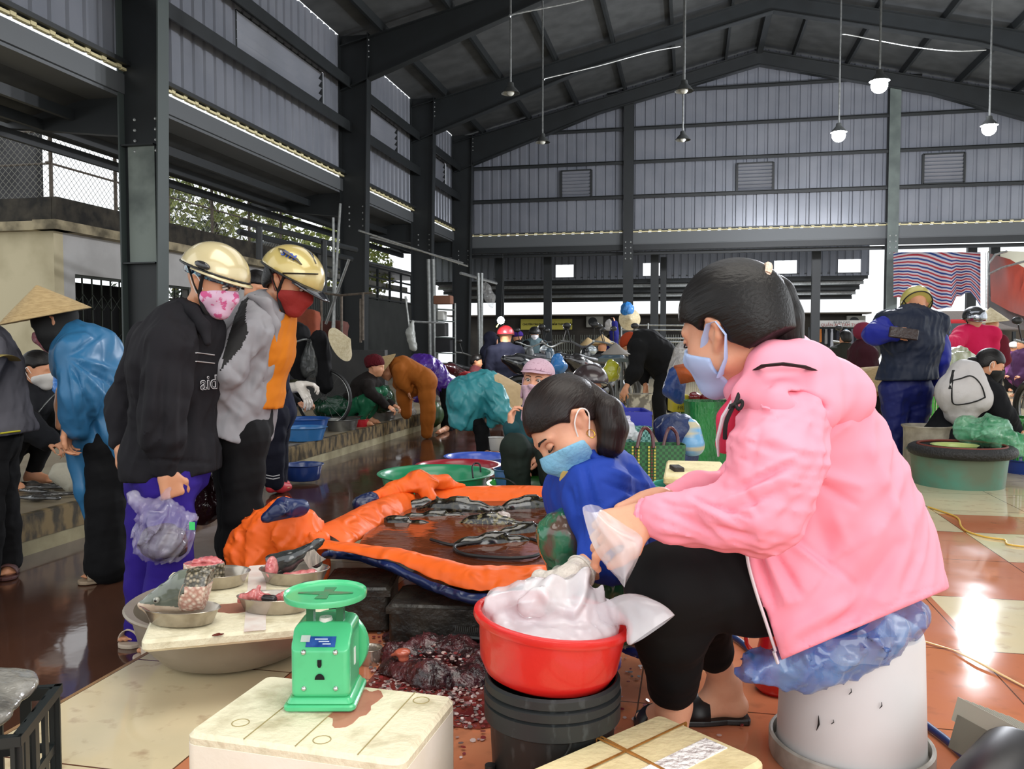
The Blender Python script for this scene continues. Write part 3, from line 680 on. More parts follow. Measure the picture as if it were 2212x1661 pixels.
  if visor:
   mv, ln = visor; P = []
   for i in range(9):
    a = math.radians(-62 + 124 * i / 8); row = []
    for j in range(5):
     rr = 1 + ln * j / 4 * (math.cos(a) ** .7); row.append(c + u * (low + .004 - .022 * (j / 4) ** 1.3 * math.cos(a)) * k + f * .133 * k * rr * math.cos(a) + s.r * .112 * k * (1 + ln * .35 * j / 4) * math.sin(a))
    P.append(row)
   b = MB(); b.sheet(P, .004); b.build('visor', mv, o, True, angle=180)
  if strap:
   for e in (-1, 1):
    b = MB(); b.tube([c + u * low * k + f * .03 + s.r * .105 * k * e, s.p(.012, .076 * e, -.05), s.p(.04, .05 * e, -.105), s.p(.045, 0, -.122)], .007, 6, flat=.35)
    b.tube([c + u * low * k - f * .045 + s.r * .103 * k * e, s.p(-.01, .078 * e, -.03), s.p(.012, .076 * e, -.05)], .007, 6, flat=.35); b.build('chin_strap', M_STRAP, o, True)
  return o, c, fr
 def cone_hat(s, parent, rad=.21, h=.17, m=None, axis=None, off=(0, 0, .07), free=False):
  ax = V(axis).normalized() if axis is not None else s.u; x = cr(ax, s.r); y = ax.cross(x); R = Matrix((x, y, ax)).transposed(); c = s.p(*off)
  b = MB(); t = .004; b.lathe([(rad, 0), (rad * .66, h * .36), (rad * .33, h * .69), (.004, h), (.002, h - .006), (rad * .33, h * .69 - .006), (rad * .66, h * .36 - .006), (rad - .004, -.003), (rad, 0)], c, 40, R=R)
  for i in range(1, 7):
   rr = rad * i / 7; z = h * (1 - i / 7) + .0015
   b.tube([c + R @ V((rr * math.cos(a), rr * math.sin(a), z)) for a in [2 * math.pi * j / 28 for j in range(29)]], .0016, 5)
  o = b.build('conical_hat', m or M_PALM, parent, True); return o
def hand(q, w_, dirn, palm, side, curl=.5, k=1.0, spread=.12, curls=None, thumb=.6):
 """w_ wrist, dirn towards the fingers, palm = way the palm faces, side +1 when the thumb points along dirn x palm"""
 d = V(dirn).normalized(); n = V(palm); n = (n - d * n.dot(d)).normalized(); s = d.cross(n) * side; w_ = V(w_)
 q.cap(w_ - d * .02 * k, w_ + d * .02 * k, .026 * k, .027 * k, .02, n, .72)
 for i in range(4):
  o = (1.5 - i) * .019 * k
  q.cap(w_ + d * .02 * k + s * o * .6, w_ + d * .078 * k + s * o, .017 * k, .0125 * k, .014)
 L = [(.040, .026, .020), (.044, .029, .021), (.041, .027, .020), (.031, .020, .018)]
 for i in range(4):
  o = (1.5 - i); c = curl if curls is None else curls[i]; p = w_ + d * .080 * k + s * o * .0195 * k; dd = (d + s * o * spread).normalized(); r = (.0092, .0094, .009, .0078)[i] * k
  a = 0.0
  for j, l in enumerate(L[i]):
   a += c * (1.0, 1.15, .8)[j] * 1.25; e = p + (dd * math.cos(a) + n * math.sin(a)) * l * k
   q.cap(p, e, r * (1 - .08 * j), r * (.95 - .1 * j), .005 * k); p = e
 b = w_ + d * .025 * k + s * .026 * k; t1 = b + (d * .55 + s * .6 + n * .35 * thumb).normalized() * .036 * k; t2 = t1 + (d * .8 + s * .25 * (1 - thumb) + n * .6 * thumb).normalized() * .030 * k
 t3 = t2 + (d * .85 - s * .1 + n * .7 * thumb).normalized() * .024 * k
 q.chain([b, t1, t2, t3], [.0165 * k, .0125 * k, .0105 * k, .0088 * k], .010 * k)
 return q
class Fig:
 """a person: joints in metres; body is one continuous soft solid, clothes are grown from the same joints"""
 def __init__(s, J, bf, k=1.0, female=True):
  s.J = {n: V(p) for n, p in J.items()}; s.bf = V(bf).normalized(); s.k = k; J = s.J
  up = (J['neck'] - J['hip']).normalized(); s.up = up
  s.r = s.bf.cross(up).normalized()
  if 'chest' not in J: J['chest'] = J['hip'].lerp(J['neck'], .66)
  if 'waist' not in J: J['waist'] = J['hip'].lerp(J['neck'], .30)
  for e, n in ((1, 'R'), (-1, 'L')):
   if 'sh' + n not in J: J['sh' + n] = J['neck'] + s.r * .155 * k * e - up * .055 * k
   if 'hp' + n not in J: J['hp' + n] = J['hip'] + s.r * .085 * k * e
 def torso(s, q, g=0, belly=1.0, k=None, low=True, flat=.72, wid=1.0):
  J = s.J; K = s.k; n = s.bf; kk = .05
  q.cap(J['shL'], J['shR'], .056 * K + g, k=kk)
  q.chain([J['neck'].lerp(J['chest'], .3), J['chest'], J['waist'], J['hip']], [.115 * K * wid + g, .142 * K * wid + g, .122 * K * wid * belly + g, .150 * K * wid + g], kk, n, flat)
  return q
 def arm(s, q, n, g=0, cuff=None, r=(.050, .041, .027), to=1.0, k=.03):
  J = s.J; K = s.k
  if 'el' + n not in J: return q
  w_ = J['el' + n].lerp(J['wr' + n], to)
  q.chain([J['sh' + n], J['sh' + n].lerp(J['el' + n], .5), J['el' + n]], [r[0] * K + g, (r[0] + r[1]) / 2 * K + g, r[1] * K + g], k)
  q.chain([J['el' + n], J['el' + n].lerp(w_, .35), w_], [r[1] * K + g, r[1] * .98 * K + g, (cuff if cuff is not None else r[2] * K + g)], k); return q
 def leg(s, q, n, g=0, r=(.082, .054, .036), to=1.0, hem=None, k=.035, wide=0):
  J = s.J; K = s.k
  if 'kn' + n not in J: return q
  a = J['kn' + n].lerp(J['an' + n], to)
  q.chain([J['hp' + n], J['hp' + n].lerp(J['kn' + n], .5), J['kn' + n]], [r[0] * K + g, (r[0] * .52 + r[1] * .5) * K + g, r[1] * K + g + wide * .5], k)
  q.chain([J['kn' + n], J['kn' + n].lerp(a, .35), a], [r[1] * K + g + wide * .5, r[1] * .95 * K + g + wide * .7, (hem if hem is not None else r[2] * K + g)], k); return q
 def foot(s, q, n, toe, g=0):
  J = s.J; K = s.k; a = J['an' + n]; t = V(toe); d = (t - a); d.z = 0; d.normalize(); s_ = V((-d.y, d.x, 0)); zf = t.z
  h = V((a.x, a.y, zf)) - d * .03 * K
  q.cap(a, h + V((0, 0, .028)), .034 * K + g, .026 * K + g, .02); q.cap(h + V((0, 0, .026)), V((t.x, t.y, zf + .018)) - d * .05, .027 * K + g, .022 * K + g, .02)
  q.cap(a, V((t.x, t.y, zf + .016)) - d * .06, .034 * K + g, .024 * K + g, .03)
  if g == 0:
   for i in range(5):
    b = V((t.x, t.y, zf + .014)) - d * (.045 + .004 * i) + s_ * (i - 2) * .017; q.cap(b, b + d * (.042 - .006 * i), .0105, .0085, .006)
  else: q.cap(V((t.x, t.y, zf + .02)) - d * .06, V((t.x, t.y, zf + .016)), .036 + g, .026 + g, .02)
  return q
def person(label, J, bf, head=None, res=.012, skin=None, top=None, bottom=None, hands=None, feet=None, k=1.0, group=None, belly=1.0, top_to=1.0, sleeve_to=.97, top_g=.022, bot_g=.014,
   shoes=None, hem=None, hemz=None, wide=0.0, leg_to=.92, noise=.006, nscale=16, headres=None, cuff=None, legs=True, flat=.8, wid=1.0, topname='jacket', botname='trousers', top_low=.0, sleeves='LR', cuts=()):
 F_ = Fig(J, bf, k); skin = skin or SK2; q = S(res)
 F_.torso(q, -.012); J_ = F_.J
 if head: head.add(q); q.cap(head.p(-.02, 0, -.05), J_['neck'], .050 * k, .056 * k, .025); q.cap(J_['neck'], J_['chest'], .056 * k, .09 * k, .03)
 for n in 'LR':
  F_.arm(q, n, -.004); F_.leg(q, n, -.004)
  if hands and n in hands: hand(q, J_['wr' + n], *hands[n][:3], **(hands[n][3] if len(hands[n]) > 3 else {}))
  if feet and n in feet: F_.foot(q, n, feet[n])
 body = q.build('person', skin, relax=1 if res > .007 else 0); tag(body, label, 'person', group)
 parts = {'body': body, 'F': F_}
 if bottom:
  q = S(max(res, .009)); F_.torso(q, .004) if False else q.cap(J_['waist'], J_['hip'], .115 * k + bot_g, .145 * k + bot_g, .05, F_.bf, .8)
  q.cap(J_['hpL'], J_['hpR'], .088 * k + bot_g, k=.05)
  for n in 'LR': F_.leg(q, n, bot_g, to=leg_to, hem=hem, wide=wide)
  q.noise(noise * .8, nscale, 11, (1, 1, .7)); q.noise(noise * .4, nscale * 1.6, 4, (1, 1, 1), True); parts['bottom'] = q.build(botname, bottom, body)
 if top:
  q = S(max(res, .009)); F_.torso(q, top_g, belly, flat=flat, wid=wid)
  if top_low: q.cap(J_['hip'], J_['hip'] - F_.up * top_low, .15 * k * wid + top_g, k=.05, n=F_.bf, fl=flat)
  if head is not None: q.cap(J_['neck'], J_['neck'] + (head.p(-.02, 0, -.07) - J_['neck']) * .35, .062 * k + top_g * .5, .060 * k + top_g * .2, .03)
  for n in sleeves: F_.arm(q, n, top_g, to=sleeve_to, cuff=cuff)
  q.noise(noise, nscale, 5, (1, 1, .6)); q.noise(noise * .55, nscale * 1.5, 8, (1, 1, .5), True)
  for c_ in cuts: q.cut(*c_)
  if hemz is not None: q.cut(*hemz)
  parts['top'] = q.build(topname, top, body)
 if shoes:
  for n in 'LR':
   if feet and n in feet and n in shoes[1]:
    if shoes[2] == 'boot':
     q = S(max(res, .008)); F_.foot(q, n, feet[n], .008); a = J_['an' + n]; kn = J_['kn' + n]; q.cap(a, a.lerp(kn, .62), .05, .062, .02); q.build('boot', shoes[0], body)
    elif shoes[2] == 'shoe':
     q = S(max(res, .006)); F_.foot(q, n, feet[n], .007); q.cut(J_['an' + n] + V((0, 0, -.005)), (0, 0, 1)); q.build('shoe', shoes[0], body)
    else: sandal(J_['an' + n], feet[n], shoes[0], body)
 return parts
def sandal(an, toe, m, parent, k=1.0):
 t = V(toe); d = V((t.x - an.x, t.y - an.y, 0)).normalized(); s_ = V((-d.y, d.x, 0)); z = t.z - .012
 heel = V((an.x, an.y, z)) - d * .062; tip = V((t.x, t.y, z)) + d * .02; L = (tip - heel).length; b = MB(); rings = []
 out = [(0, .02), (.03, .034), (.3, .032), (.6, .044), (.85, .044), (.97, .028), (1, .012)]
 pl = [(u * L, w_) for u, w_ in out] + [(u * L, -w_) for u, w_ in out[::-1]]
 b.prism(pl, heel, (0, 0, 1), .016, x=d, y=s_); o = b.build('sandal', m, parent, bevel=.004)
 b = MB(); c = heel + d * L * .66 + V((0, 0, .016))
 P = [[c + d * dx + s_ * (.043 * math.cos(a)) + V((0, 0, .046 * math.sin(a))) for a in [math.pi * i / 10 for i in range(11)]] for dx in (-.028, 0, .028)]
 b.sheet(P, .004); b.build('strap', m, o, True, angle=180); return o
# ================================================================== the two women in front
M_PINK = cloth('pink_windbreaker', 'f39aad', fold=.5, fscale=7, col2='f48fa4', scale=3, amt=.5, stretch=(1, 1, .6), rough=.62)
M_PINKIN = cloth('pink_lining', 'd8405e'); M_BLACKP = cloth('black_leggings', '0b0b0c', fold=.4, fscale=12, rough=.8)
def jacket_pink():
 hd = Head(at(1578, 716, 1.72), D(-.66, .28, .70), D(-.22, -.95, .12), 1.07)
 J = dict(neck=at(1668, 835, 1.74), chest=at(1740, 950, 1.78), waist=at(1800, 1100, 1.82), hip=at(1822, 1232, 1.86),
    shL=at(1690, 925, 1.60), elL=at(1625, 1118, 1.55), wrL=at(1405, 1118, 1.62), shR=at(1690, 905, 1.96), elR=at(1590, 1090, 2.0), wrR=at(1405, 1082, 1.84),
    hpL=at(1785, 1262, 1.81), hpR=at(1795, 1250, 1.96), knL=at(1445, 1265, 1.72), knR=at(1490, 1262, 1.98), anL=at(1455, 1520, 1.90), anR=at(1565, 1475, 2.13))
 bf = D(-.86, .2, .3)
 feetL = fl(1400, 1540, .012); feetR = fl(1450, 1500, .012)
 F_ = Fig(J, bf); J = F_.J
 q = S(.0048); F_.torso(q, -.012); hd.add(q)
 q.cap(hd.p(-.028, 0, -.045), J['neck'], .052, .062, .03)
 for n in 'LR': F_.arm(q, n, -.004); F_.leg(q, n, -.002, r=(.082, .052, .034))
 F_.foot(q, 'L', feetL); F_.foot(q, 'R', fl(1462, 1545, .012))
 hand(q, J['wrL'], D(-.93, .22, -.05), D(.0, .75, .6), 1, curl=.62, k=1.06, curls=(.5, .66, .74, .8), thumb=.9)
 hand(q, J['wrR'], D(-.85, .30, -.25), D(.0, .75, -.55), -1, curl=.6, k=1.04, thumb=.9)
 body = q.build('person', SK1, relax=1); tag(body, 'young woman in pink hooded jacket and black leggings sitting on upturned white bucket', 'person')
 hd.mask(body, mat('pale_blue_mask', 'a9bfe6', rough=.7), back=.012, straps=False, puff=.006, top=-.02)
 for e in (-1, 1):   # wide cut-out ear loops of the same cloth
  b = MB(); mm = _M['pale_blue_mask']
  b.tube([hd.p(.030, .060 * e, -.030), hd.p(.012, .074 * e, -.006), hd.p(-.010, .085 * e, .016), hd.p(-.030, .090 * e, .016), hd.p(-.040, .086 * e, -.012), hd.p(-.022, .078 * e, -.052), hd.p(.008, .064 * e, -.078)], [.010, .0075, .005, .0035, .004, .0075, .013], 8, flat=.3); b.build('ear_loop', mm, body, True)
 hd.eyes(body, sides=(-1,), closed=True)
 tp = [hd.p(-.088, .0, .072), at(1668, 640, 1.70), at(1684, 690, 1.695), at(1692, 730, 1.70), at(1686, 755, 1.72)]
 hd.hair(body, M_HAIR, res=.0042, g=.016, tail=(tp, [.024, .043, .045, .038, .022]), tie=((hd.p(-.098, 0, .078), D(.9, .35, 0)), .021, mat('cream_hair_tie', 'e8cdb8', rough=.9, bump=.5, bscale=80)), low=-.052)
 q = S(.007); q.cap(J['hip'] - D(.1, 0, 0) * .3, J['hpL'], .10, .10, .05); q.cap(J['hip'] - D(.1, 0, 0) * .3, J['hpR'], .10, .10, .05)
 F_.leg(q, 'L', .018, r=(.088, .066, .046), to=.82, hem=.057); F_.leg(q, 'R', .012, r=(.086, .064, .044), to=.66, hem=.052)
 q.noise(.003, 20, 4); q.build('leggings', M_BLACKP, body)
 q = S(.0065); q.chain([at(1672, 838, 1.75), at(1722, 908, 1.77), at(1758, 1010, 1.80), at(1795, 1120, 1.82), at(1815, 1220, 1.84), at(1824, 1330, 1.84), at(1780, 1450, 1.82)], [.085, .134, .158, .176, .184, .194, .20], .05); q.cap(at(1960, 1100, 1.84), at(1985, 1290, 1.84), .022, .040, .06)
 q.cap(at(1695, 905, 1.63), at(1700, 900, 1.92), .072, k=.05)
 q.ell(at(1700, 1330, 1.80), (.11, .19, .19), None, .06); q.cap(at(1662, 1195, 1.72), at(1735, 1400, 1.72), .085, .085, .08)
 q.noise(.006, 9, 21, (1, 1, .45)); q.noise(.0050, 13, 8, (.7, .7, .6), True)
 a, b_ = at(2028, 1281, 1.82), at(1690, 1425, 1.74); hemn = (a - CAM).cross(b_ - CAM); hemn = hemn if hemn.z < 0 else -hemn; q.cut(a, hemn)
 a, b_ = at(1608, 1165, 1.8), at(1688, 1425, 1.8); fn = (a - CAM).cross(b_ - CAM).normalized(); fn = fn if fn.dot(_R) < 0 else -fn; q.cut(a, fn)
 jk = q.build('jacket', M_PINK, body)
 sculpt(jk, [(1722, 915, 1740, 960, 6, -.006), (1740, 960, 1728, 1030, 6, -.007), (1730, 1010, 1860, 1050, 12, .008), (1735, 1030, 1850, 1090, 9, -.007), (1622, 1180, 1650, 1310, 9, .012), (1634, 1180, 1672, 1310, 7, -.012), (1646, 1176, 1700, 1300, 9, .012), (1660, 1172, 1730, 1285, 8, -.010), (1690, 1160, 1800, 1240, 10, .008), (1700, 1150, 1840, 1260, 9, -.007),
  (1900, 1150, 1770, 1300, 26, .012), (1940, 1180, 1840, 1330, 16, -.010), (1870, 1280, 1700, 1370, 16, .010), (1890, 1310, 1730, 1385, 12, -.008), (1930, 1020, 1990, 1190, 14, -.008), (1880, 960, 1960, 1150, 16, .008), (1985, 1200, 1950, 1290, 12, -.008), (1692, 1408, 2026, 1264, 3, -.004), (1760, 1100, 1800, 1230, 16, -.005), (1800, 1100, 1830, 1180, 14, .005)])
 q = S(.006); q.chain([at(1692, 918, 1.60), at(1672, 1010, 1.555), at(1640, 1108, 1.53)], [.083, .082, .070], .04); q.chain([at(1640, 1108, 1.53), at(1560, 1120, 1.555), at(1470, 1119, 1.59), at(1412, 1117, 1.615)], [.070, .056, .046, .036], .04)
 q.noise(.006, 17, 3, (1, 1, 1)); q.noise(.005, 22, 6, (.6, .6, 1.3), True)
 sl = q.build('sleeve', M_PINK, body)
 sculpt(sl, [(1715, 985, 1600, 1040, 9, .007), (1712, 1000, 1590, 1062, 7, -.009), (1700, 1030, 1560, 1085, 9, .008), (1690, 1060, 1570, 1105, 7, -.009), (1480, 1080, 1600, 1140, 8, .008), (1500, 1078, 1620, 1118, 6, -.009), (1440, 1100, 1540, 1150, 8, -.007), (1540, 1140, 1630, 1160, 7, -.007), (1430, 1085, 1500, 1100, 7, -.006), (1520, 1120, 1570, 1165, 7, .007), (1640, 930, 1620, 1010, 10, -.005), (1605, 1050, 1640, 1110, 9, -.006)])
 b = MB(); c0 = at(1400, 1117, 1.622); ax = (at(1412, 1117, 1.615) - c0).normalized(); x = cr(ax, _U); y = ax.cross(x)
 rings = []
 for i in range(6):
  rings.append([c0 + ax * (i * .0055 - .012) + (x * math.cos(t) + y * math.sin(t)) * (.0345 + .0016 * math.sin(13 * t + i) + (.003 if i % 2 else 0)) for t in [2 * math.pi * j / 52 for j in range(52)]])
 b.loft(rings); b.build('elastic_cuff', M_PINK, sl, True)
 q = S(.007); q.chain([at(1690, 905, 1.96), at(1600, 1070, 2.0)], [.075, .062], .04); q.chain([at(1600, 1070, 2.0), at(1510, 1072, 1.93), at(1460, 1080, 1.885)], [.062, .050, .034], .04).noise(.006, 18, 9); q.build('sleeve', M_PINK, body)
 q = S(.006)
 q.chain([at(1612, 858, 1.62), at(1600, 842, 1.70), at(1625, 806, 1.80), at(1660, 775, 1.86)], [.022, .026, .03, .036], .03)
 q.chain([at(1612, 858, 1.62), at(1680, 872, 1.57), at(1760, 880, 1.60), at(1840, 868, 1.68)], [.020, .036, .040, .038], .035)
 q.chain([at(1666, 792, 1.63), at(1730, 815, 1.66), at(1800, 850, 1.70), at(1846, 862, 1.74)], [.050, .062, .055, .032], .05)
 q.chain([at(1668, 775, 1.84), at(1705, 776, 1.86), at(1780, 830, 1.86), at(1845, 862, 1.80)], [.034, .050, .045, .032], .05)
 q.ell(at(1655, 768, 1.74), (.048, .062, .045), None, .02, 's')
 q.ell(at(1725, 862, 1.56), (.055, .03, .012), (D(.93, .3, 0), _Fh, D(-.3, .93, 0) * 1.0), .015, 's')
 q.noise(.004, 22, 14); q.build('hood', M_PINK, jk)
 b = MB(); b.tube([at(1628, 800, 1.60), at(1650, 790, 1.56), at(1690, 786, 1.55), at(1735, 792, 1.56), at(1784, 808, 1.60)], [.004, .010, .011, .010, .003], 8, flat=.3); b.build('neck_strap', M_STRAP, body, True)
 b = MB(); b.tube([at(1597, 850, 1.60), at(1590, 868, 1.59), at(1580, 885, 1.585), at(1568, 915, 1.59), at(1566, 948, 1.60)], .0042, 8)
 b.tube([at(1590, 872, 1.58), at(1602, 866, 1.575), at(1603, 876, 1.573), at(1596, 884, 1.575), at(1588, 874, 1.58)], .0035, 8); b.tube([at(1590, 872, 1.58), at(1578, 876, 1.58), at(1576, 884, 1.58)], .0035, 8); b.build('drawstring', M_STRAP, jk, True)
 b = MB(); b.tube([at(1611, 1168, 1.635), at(1616, 1215, 1.63), at(1632, 1275, 1.632), at(1655, 1345, 1.64), at(1675, 1405, 1.645)], .0055, 8, flat=.6); b.tube([at(1672, 1408, 1.64), at(1680, 1432, 1.64)], .007, 8, flat=.5)
 b.build('zip', mat('white_zip', 'd9d2d8', rough=.5), jk, True)
 b = MB(); b.tube([at(1592, 850, 1.63), at(1562, 900, 1.64), at(1550, 950, 1.66), at(1552, 985, 1.67)], [.006, .007, .007, .004], 8, flat=.6); b.build('zip', _M['white_zip'], jk, True)
 q = S(.006); q.chain([at(1600, 852, 1.65), at(1576, 905, 1.67), at(1566, 960, 1.69)], [.018, .022, .02], .02); q.build('lapel', M_PINKIN, jk)
 ms = mat('black_sandal', '100f10', rough=.5)
 sandal(J['anL'], feetL, ms, body); sandal(J['anR'], fl(1462, 1545, .012), ms, body)
 return body
jacket_pink()
M_BLUE = cloth('royal_blue_shirt', '1f3f9e', fold=.6, fscale=9, col2='1b3890', scale=3, amt=.6, rough=.72)
M_GREENF = mat('green_wet_film', '2c6b4c', rough=.15, col2='5f4a40', scale=13, amt=1.0, contrast=(.5, .56), bump=.9, bscale=14, stretch=(1, 1, .5), coat=.5)
def woman_blue():
 hd = Head(at(1226, 925, 2.10), D(-.66, .66, -.34), D(-.72, -.68, .02), 1.0)
 J = dict(neck=at(1292, 1040, 2.13), chest=at(1312, 1110, 2.2), waist=at(1345, 1200, 2.28), hip=at(1385, 1290, 2.35),
    shL=at(1290, 1075, 2.02), shR=at(1240, 1060, 2.26), elL=at(1330, 1185, 1.98), wrL=at(1222, 1256, 1.86), elR=at(1265, 1200, 2.16), wrR=at(1205, 1262, 2.0),
    hpL=at(1360, 1300, 2.28), hpR=at(1380, 1290, 2.42), knL=at(1218, 1158, 2.06), knR=at(1262, 1170, 2.42), anL=at(1290, 1390, 2.22), anR=at(1300, 1370, 2.45))
 bf = D(-.85, .4, -.1); F_ = Fig(J, bf); J = F_.J
 q = S(.0048); F_.torso(q, -.014); hd.add(q)
 q.cap(hd.p(-.028, 0, -.045), J['neck'], .048, .054, .025)
 for n in 'LR': F_.arm(q, n, -.004); F_.leg(q, n, -.004)
 F_.foot(q, 'L', fl(1225, 1430, .015)); F_.foot(q, 'R', fl(1240, 1400, .015))
 hand(q, J['wrL'], D(-.75, .62, .12), D(.3, .5, .7), -1, curl=.35, k=.98); hand(q, J['wrR'], D(-.5, .8, .0), D(.4, .3, -.8), 1, curl=.35, k=.98)
 body = q.build('person', SK1); tag(body, 'woman in royal blue shirt with ponytail and light blue mask bending over red basin', 'person')
 hd.eyes(body, closed=True)
 mk = hd.mask(body, mat('cloth_mask_sky_blue', '6fa9c9', rough=.85, bump=.3, bscale=60, col2='8cc0da', scale=18, amt=.6), back=.018, puff=.014, low=.118, top=-.018)
 def patch(f, r, u, sx, su, m, nm):
  o = hd.p(f, r, u); n = (hd.f * .75 + hd.r * (.6 if r > 0 else -.6)).normalized(); x = cr(n, hd.u); y = n.cross(x); b = MB()
  pl = [(sx * math.cos(t) * (1 + .22 * math.cos(4 * t)), su * math.sin(t) * (1 + .15 * math.cos(3 * t))) for t in [2 * math.pi * i / 22 for i in range(22)]]
  b.prism(pl, o, n, .003, x=x, y=y); b.build(nm, m, mk)
 patch(.100, -.026, -.072, .017, .012, mat('pale_yellow_print', 'c9ac62', rough=.9), 'printed_patch'); patch(.107, -.014, -.030, .006, .005, mat('pink_print', 'a33a55', rough=.9), 'printed_patch'); patch(.068, -.048, -.082, .007, .007, _M['pink_print'], 'printed_patch')
 tl = [hd.p(-.108, -.006, .048), at(1312, 890, 2.06), at(1324, 925, 2.05), at(1318, 960, 2.05), at(1302, 985, 2.06)]
 hd.hair(body, M_HAIR2, res=.0042, g=.012, tail=(tl, [.020, .036, .036, .032, .014]), tie=((hd.p(-.108, -.004, .056), hd.p(-.108, -.004, .056) - hd.c), .018, M_STRAP), low=-.05)
 for e in (-1,):
  b = MB(); c = hd.p(-.006, .077 * e, -.034); b.tube([c + hd.f * .009 * math.cos(t) + hd.u * (.011 * math.sin(t) - .009) for t in [2 * math.pi * i / 14 for i in range(15)]], .0011, 6); b.build('earring', mat('gold', 'c99b3b', metal=1, rough=.25), body, True)
 q = S(.0065); F_.torso(q, .018, flat=.85); q.cap(J['shL'], J['shR'], .072, k=.04)
 F_.arm(q, 'L', .021, to=.34, cuff=.052, r=(.056, .050, .04)); F_.arm(q, 'R', .024, to=.45, cuff=.050)
 q.cap(at(1228, 1080, 2.16), at(1250, 1190, 2.14), .045, .035, .04); q.noise(.004, 15, 3, (1, 1, .7)); q.noise(.005, 17, 9, (1, 1, .8), True); sh = q.build('shirt', M_BLUE, body); sculpt(sh, [(1262, 1010, 1290, 1120, 7, -.010), (1275, 1010, 1308, 1110, 8, .008), (1300, 1010, 1410, 1050, 8, .008), (1300, 1040, 1400, 1075, 6, -.008), (1270, 1130, 1350, 1070, 8, .009), (1285, 1140, 1370, 1085, 6, -.010), (1300, 1165, 1390, 1105, 8, .009), (1232, 1060, 1250, 1150, 6, -.008), (1310, 1180, 1400, 1130, 6, -.009), (1350, 1000, 1400, 1060, 9, -.007), (1244, 1050, 1262, 1180, 4, -.006)])
 q = S(.005); q.chain([at(1258, 990, 2.10), at(1276, 978, 2.05), at(1300, 1000, 2.03), at(1290, 1036, 1.99), at(1252, 1068, 2.0)], [.008, .011, .012, .012, .009], .012); q.chain([at(1250, 1005, 2.08), at(1235, 1050, 2.10), at(1222, 1075, 2.12)], [.012, .02, .012], .02)
 q.noise(.002, 30, 2); q.build('collar', M_BLUE, sh)
 q = S(.005); q.chain([at(1232, 1022, 2.09), at(1222, 1035, 2.09)], [.018, .014]); q.build('undershirt', cloth('coral_undershirt', 'd9506a'), body)
 b = MB(); b.ball(at(1240, 1096, 1.985), .0055, 10, 6); b.build('button', mat('blue_button', '31509f', rough=.3), sh, True)
 q = S(.008); q.cap(J['hip'], J['hpL'], .15, .12, .05); q.cap(J['hip'], J['hpR'], .15, .12, .05); F_.leg(q, 'L', .012, hem=.06, r=(.085, .048, .046)); F_.leg(q, 'R', .014, hem=.06, r=(.085, .062, .045)); q.noise(.004, 20, 7); q.noise(.006, 18, 3, (1, 1, .7), True)
 q.build('wet_plastic_leggings', M_GREENF, body)
 mg = mat('white_latex_glove', 'd8cfc4', rough=.4, bump=.4, bscale=50)
 q = S(.0045); hand(q, J['wrL'], D(-.75, .62, .12), D(.3, .5, .7), -1, curl=.35, k=1.06); e = (J['elL'] - J['wrL']).normalized(); q.cap(J['wrL'], J['wrL'] + e * .05, .034, .036, .01); q.noise(.0015, 60, 1); g = q.build('glove', mg, body)
 b = MB(); ax = e; x = cr(ax, _U); y = ax.cross(x); b.tube([J['wrL'] + e * .052 + (x * math.cos(t) + y * math.sin(t)) * .0375 for t in [2 * math.pi * i / 20 for i in range(21)]], .003, 6); b.build('glove_cuff', mg, g, True)
 q = S(.005); hand(q, J['wrR'], D(-.5, .8, .0), D(.4, .3, -.8), 1, curl=.35, k=1.06); e = (J['elR'] - J['wrR']).normalized(); q.cap(J['wrR'], J['wrR'] + e * .05, .034, .036, .01); q.build('glove', mg, body)
 mb_ = mat('purple_rubber_boot', '4a3a8c', rough=.4)
 for n, t in (('L', fl(1225, 1430, .015)), ('R', fl(1240, 1400, .015))):
  q = S(.008); F_.foot(q, n, t, .01); q.cap(J['an' + n], J['an' + n].lerp(J['kn' + n], .3), .052, .06, .02); q.build('boot', mb_, body)
woman_blue()
# ================================================================== things in the foreground
def quadbox(name, pts, z, h, m, parent=None, r=.012, taper=1.0):
 """rounded box whose top is fitted to four floor-plan points"""
 P = [fl(px, py, z) for px, py in pts]; c = sum(P, V()) / 4; x = ((P[1] - P[0]) + (P[2] - P[3])); lx = x.length / 2; x.normalize()
 y = ((P[3] - P[0]) + (P[2] - P[1])); y = y - x * y.dot(x); ly = y.length / 2; y.normalize(); R = Matrix((x, y, x.cross(y))).transposed()
 return c, x, y, lx, ly, R
M_STY = mat('dirty_polystyrene', 'e2dabd', rough=.75, col2='94845a', scale=9, amt=.8, contrast=(.49, .70), bump=.25, bscale=70, detail=9)
M_STYW = mat('white_polystyrene', 'efe9da', rough=.75, col2='d8cfb2', scale=5, amt=.5, bump=.05, bscale=90)
M_BLOOD = mat('thin_blood_stain', 'c2664e', rough=.3, col2='a84432', scale=18, amt=.8, alpha=.6)
def stain(name, c, x, y, rx, ry, m, parent, seed=1, n=26):
 rs = random.Random(seed); b = MB(); w_ = [1 + rs.uniform(-.3, .3) for _ in range(n)]; w_ = [(w_[i] + w_[i - 1]) / 2 for i in range(n)]
 b.prism([(rx * w_[i] * math.cos(2 * math.pi * i / n), ry * w_[i] * math.sin(2 * math.pi * i / n)) for i in range(n)], c, x.cross(y), .0012, x=x, y=y); return b.build(name, m, parent)
c, x, y, lx, ly, R = quadbox('b', [(405, 1572), (590, 1452), (974, 1508), (868, 1660)], .238, .24, M_STY)
t = thing('polystyrene_box', 'large dirty white polystyrene box in front, carrying the green scale', 'box', (c.x, c.y, 0))
b = MB(); b.rbox(c - V((0, 0, .1225)), (lx + .001, ly + .001, .225), .022, R); b.build('body', M_STYW, t, True)
